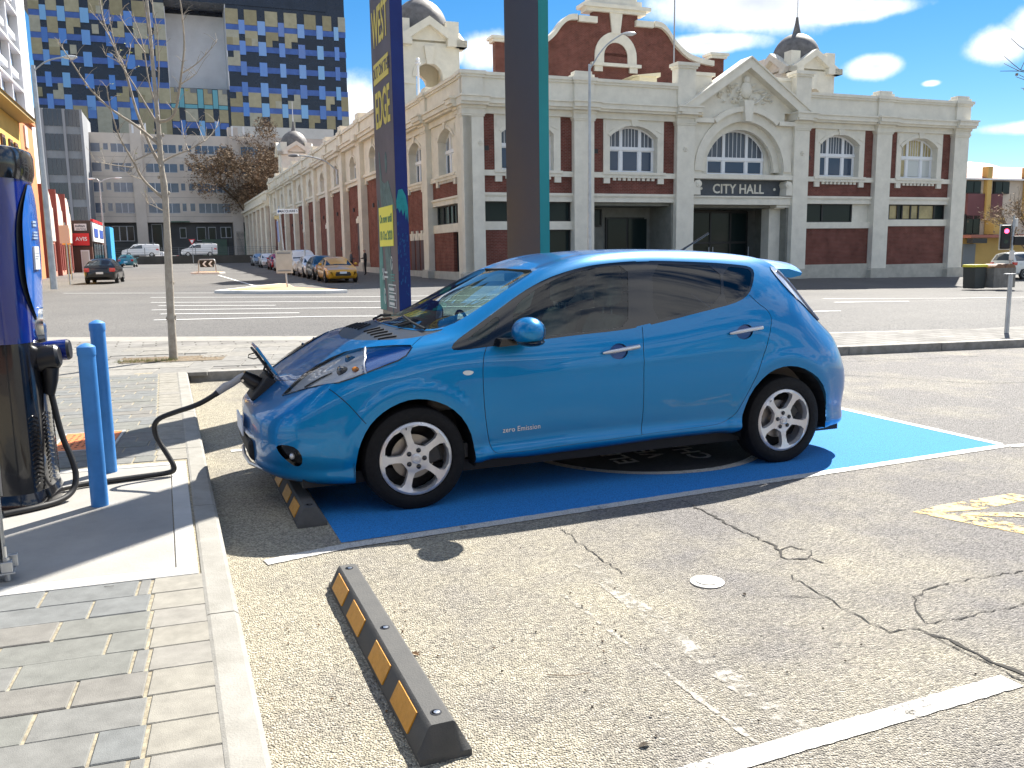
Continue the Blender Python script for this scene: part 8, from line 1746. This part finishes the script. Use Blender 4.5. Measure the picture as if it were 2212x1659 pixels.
pth = [bay(-.655, 5.545, .76), bay(-.62, 5.52, .50), bay(-.575, 5.50, .37), bay(-.555, 5.48, .26), bay(-.575, 5.44, .18), bay(-.64, 5.36, .150), bay(-.76, 5.27, .149), bay(-.90, 5.21, .149)]
m = MB(); m.tube([p-c2_.location for p in smooth_path(pth)], .0175, 12); m.build('hose', M_cab, c2_, 60)
# galvanised guard post at the left edge
M_gal = pm('galvanised_steel', (.55, .56, .56), .38, .75, .25, 8)
gp = thing('guard_post', 'galvanised steel guard post bolted to a base plate at the left edge', 'post', bay(-.795, 4.165, .134), BA+.1)
m = MB(); m.lathe([(.055, .05), (.055, 2.6)], 28); m.build('pipe', M_gal, gp, 40)
m = MB(); m.box(.058, .07, -.02, -.012, .05, 2.6); m.box(.058, .064, -.045, .02, .05, 2.6); m.build('channel', M_gal, gp)
m = MB(); m.box(-.10, .10, -.06, .055, .032, .04); m.build('base_plate', M_gal, gp, 0, .002)
m = MB(); m.box(.045, .092, -.058, -.015, .0405, .088); m.build('clamp_block', M_gal, gp, 0, .003)
m = MB(); m.box(.072, .11, .02, .05, .0405, .095); m.build('clamp_block', M_gal, gp, 0, .003)
m = MB(); m.cyl((.068, -.036, .088), (.068, -.036, .155), .0075, n=12); m.build('stud', M_stl, gp, 40)
m = MB(); m.cyl((.068, -.036, .0885), (.068, -.036, .104), .0145, n=6); m.build('nut', M_gal, gp, 20)
m = MB(); m.cyl((.068, -.036, .0), (.068, -.036, .0315), .0125, n=10); m.build('levelling_foot', M_gal, gp, 40)
m = MB(); m.cyl((-.068, .03, .0), (-.068, .03, .0315), .0125, n=10); m.build('levelling_foot', M_gal, gp, 40)
# litter: dead leaves, crumbs and seed husks on the asphalt
M_leaf = [pm('dry_leaf_%d' % i, c, .8) for i, c in enumerate(((.10, .055, .025), (.16, .09, .04), (.05, .035, .02)))]
k_ = 0
for (px, py, n_, sp) in ((.80, 2.9, 26, .18), (.86, 3.3, 18, .22), (1.25, 2.9, 30, .45), (1.5, 2.85, 26, .14), (.55, 2.75, 10, .15), (1.4, 2.4, 22, .5), (1.5, 3.6, 16, .6), (.4, 3.5, 12, .2), (2.2, 2.4, 12, .5), (.3, 3.0, 8, .25)):
    m = MB()
    for i in range(n_):
        p, q = rnd.gauss(px, sp*.5), rnd.gauss(py, sp*.6); s_ = rnd.choice((.0025, .003, .004, .0065)); a = rnd.uniform(0, 6.28); c = bay(p, q, .006)
        m.add([tuple(c+Vector((s_*rnd.uniform(.5, 1.2)*math.cos(a+j*1.257), s_*rnd.uniform(.5, 1.2)*math.sin(a+j*1.257), rnd.uniform(0, s_)))) for j in range(5)]+[tuple(c+Vector((0, 0, s_*1.1)))], [(j, (j+1) % 5, 5) for j in range(5)]+[(4, 3, 2, 1, 0)])
    stuff(tag(m.build('leaf_litter', M_leaf[k_ % 3]), 'scattered brown leaf crumbs lying on the dusty asphalt', 'litter')); k_ += 1
def leaf(label, p, q, s_, a, mat):
    m = MB(); c = bay(p, q, .006); pr = [(0, 0, 0), (.35, .22, .10), (.6, .25, .16), (1, 0, .05), (.6, -.25, .22), (.3, -.2, .13)]
    m.add([(s_*(x*math.cos(a)-y*math.sin(a)), s_*(x*math.sin(a)+y*math.cos(a)), s_*z+.001) for x, y, z in pr]+[(s_*.5*math.cos(a), s_*.5*math.sin(a), s_*.03+.001)], [(0, 1, 6), (1, 2, 6), (2, 3, 6), (3, 4, 6), (4, 5, 6), (5, 0, 6)])
    o = m.build('dead_leaf', mat); o.location = c; tag(o, label, 'leaf')
leaf('dark curled dead leaf on the asphalt near the bottom edge', 1.25, 2.12, .045, .4, M_leaf[2])
leaf('small dead leaf lying beside the white sensor disc', 2.28, 2.95, .03, 1.9, M_leaf[2])
leaf('reddish dead leaf against the near wheel stop', .80, 2.98, .04, 2.6, M_leaf[1])
tw = MB(); tw.tube([bay(1.18, 2.65, .008), bay(1.26, 2.60, .011), bay(1.33, 2.60, .008)], .0012, 5); tag(tw.build('twig', M_leaf[1]), 'thin dry twig lying on the asphalt right of the wheel stop', 'twig')
tw = MB(); tw.tube([tuple(row(-.33, 3.86)+Vector((0, 0, .134))), tuple(row(-.29, 3.845)+Vector((0, 0, .137)))], .0011, 5); tag(tw.build('twig', M_leaf[2]), 'short dark twig on the grey pavers by the slab', 'twig')
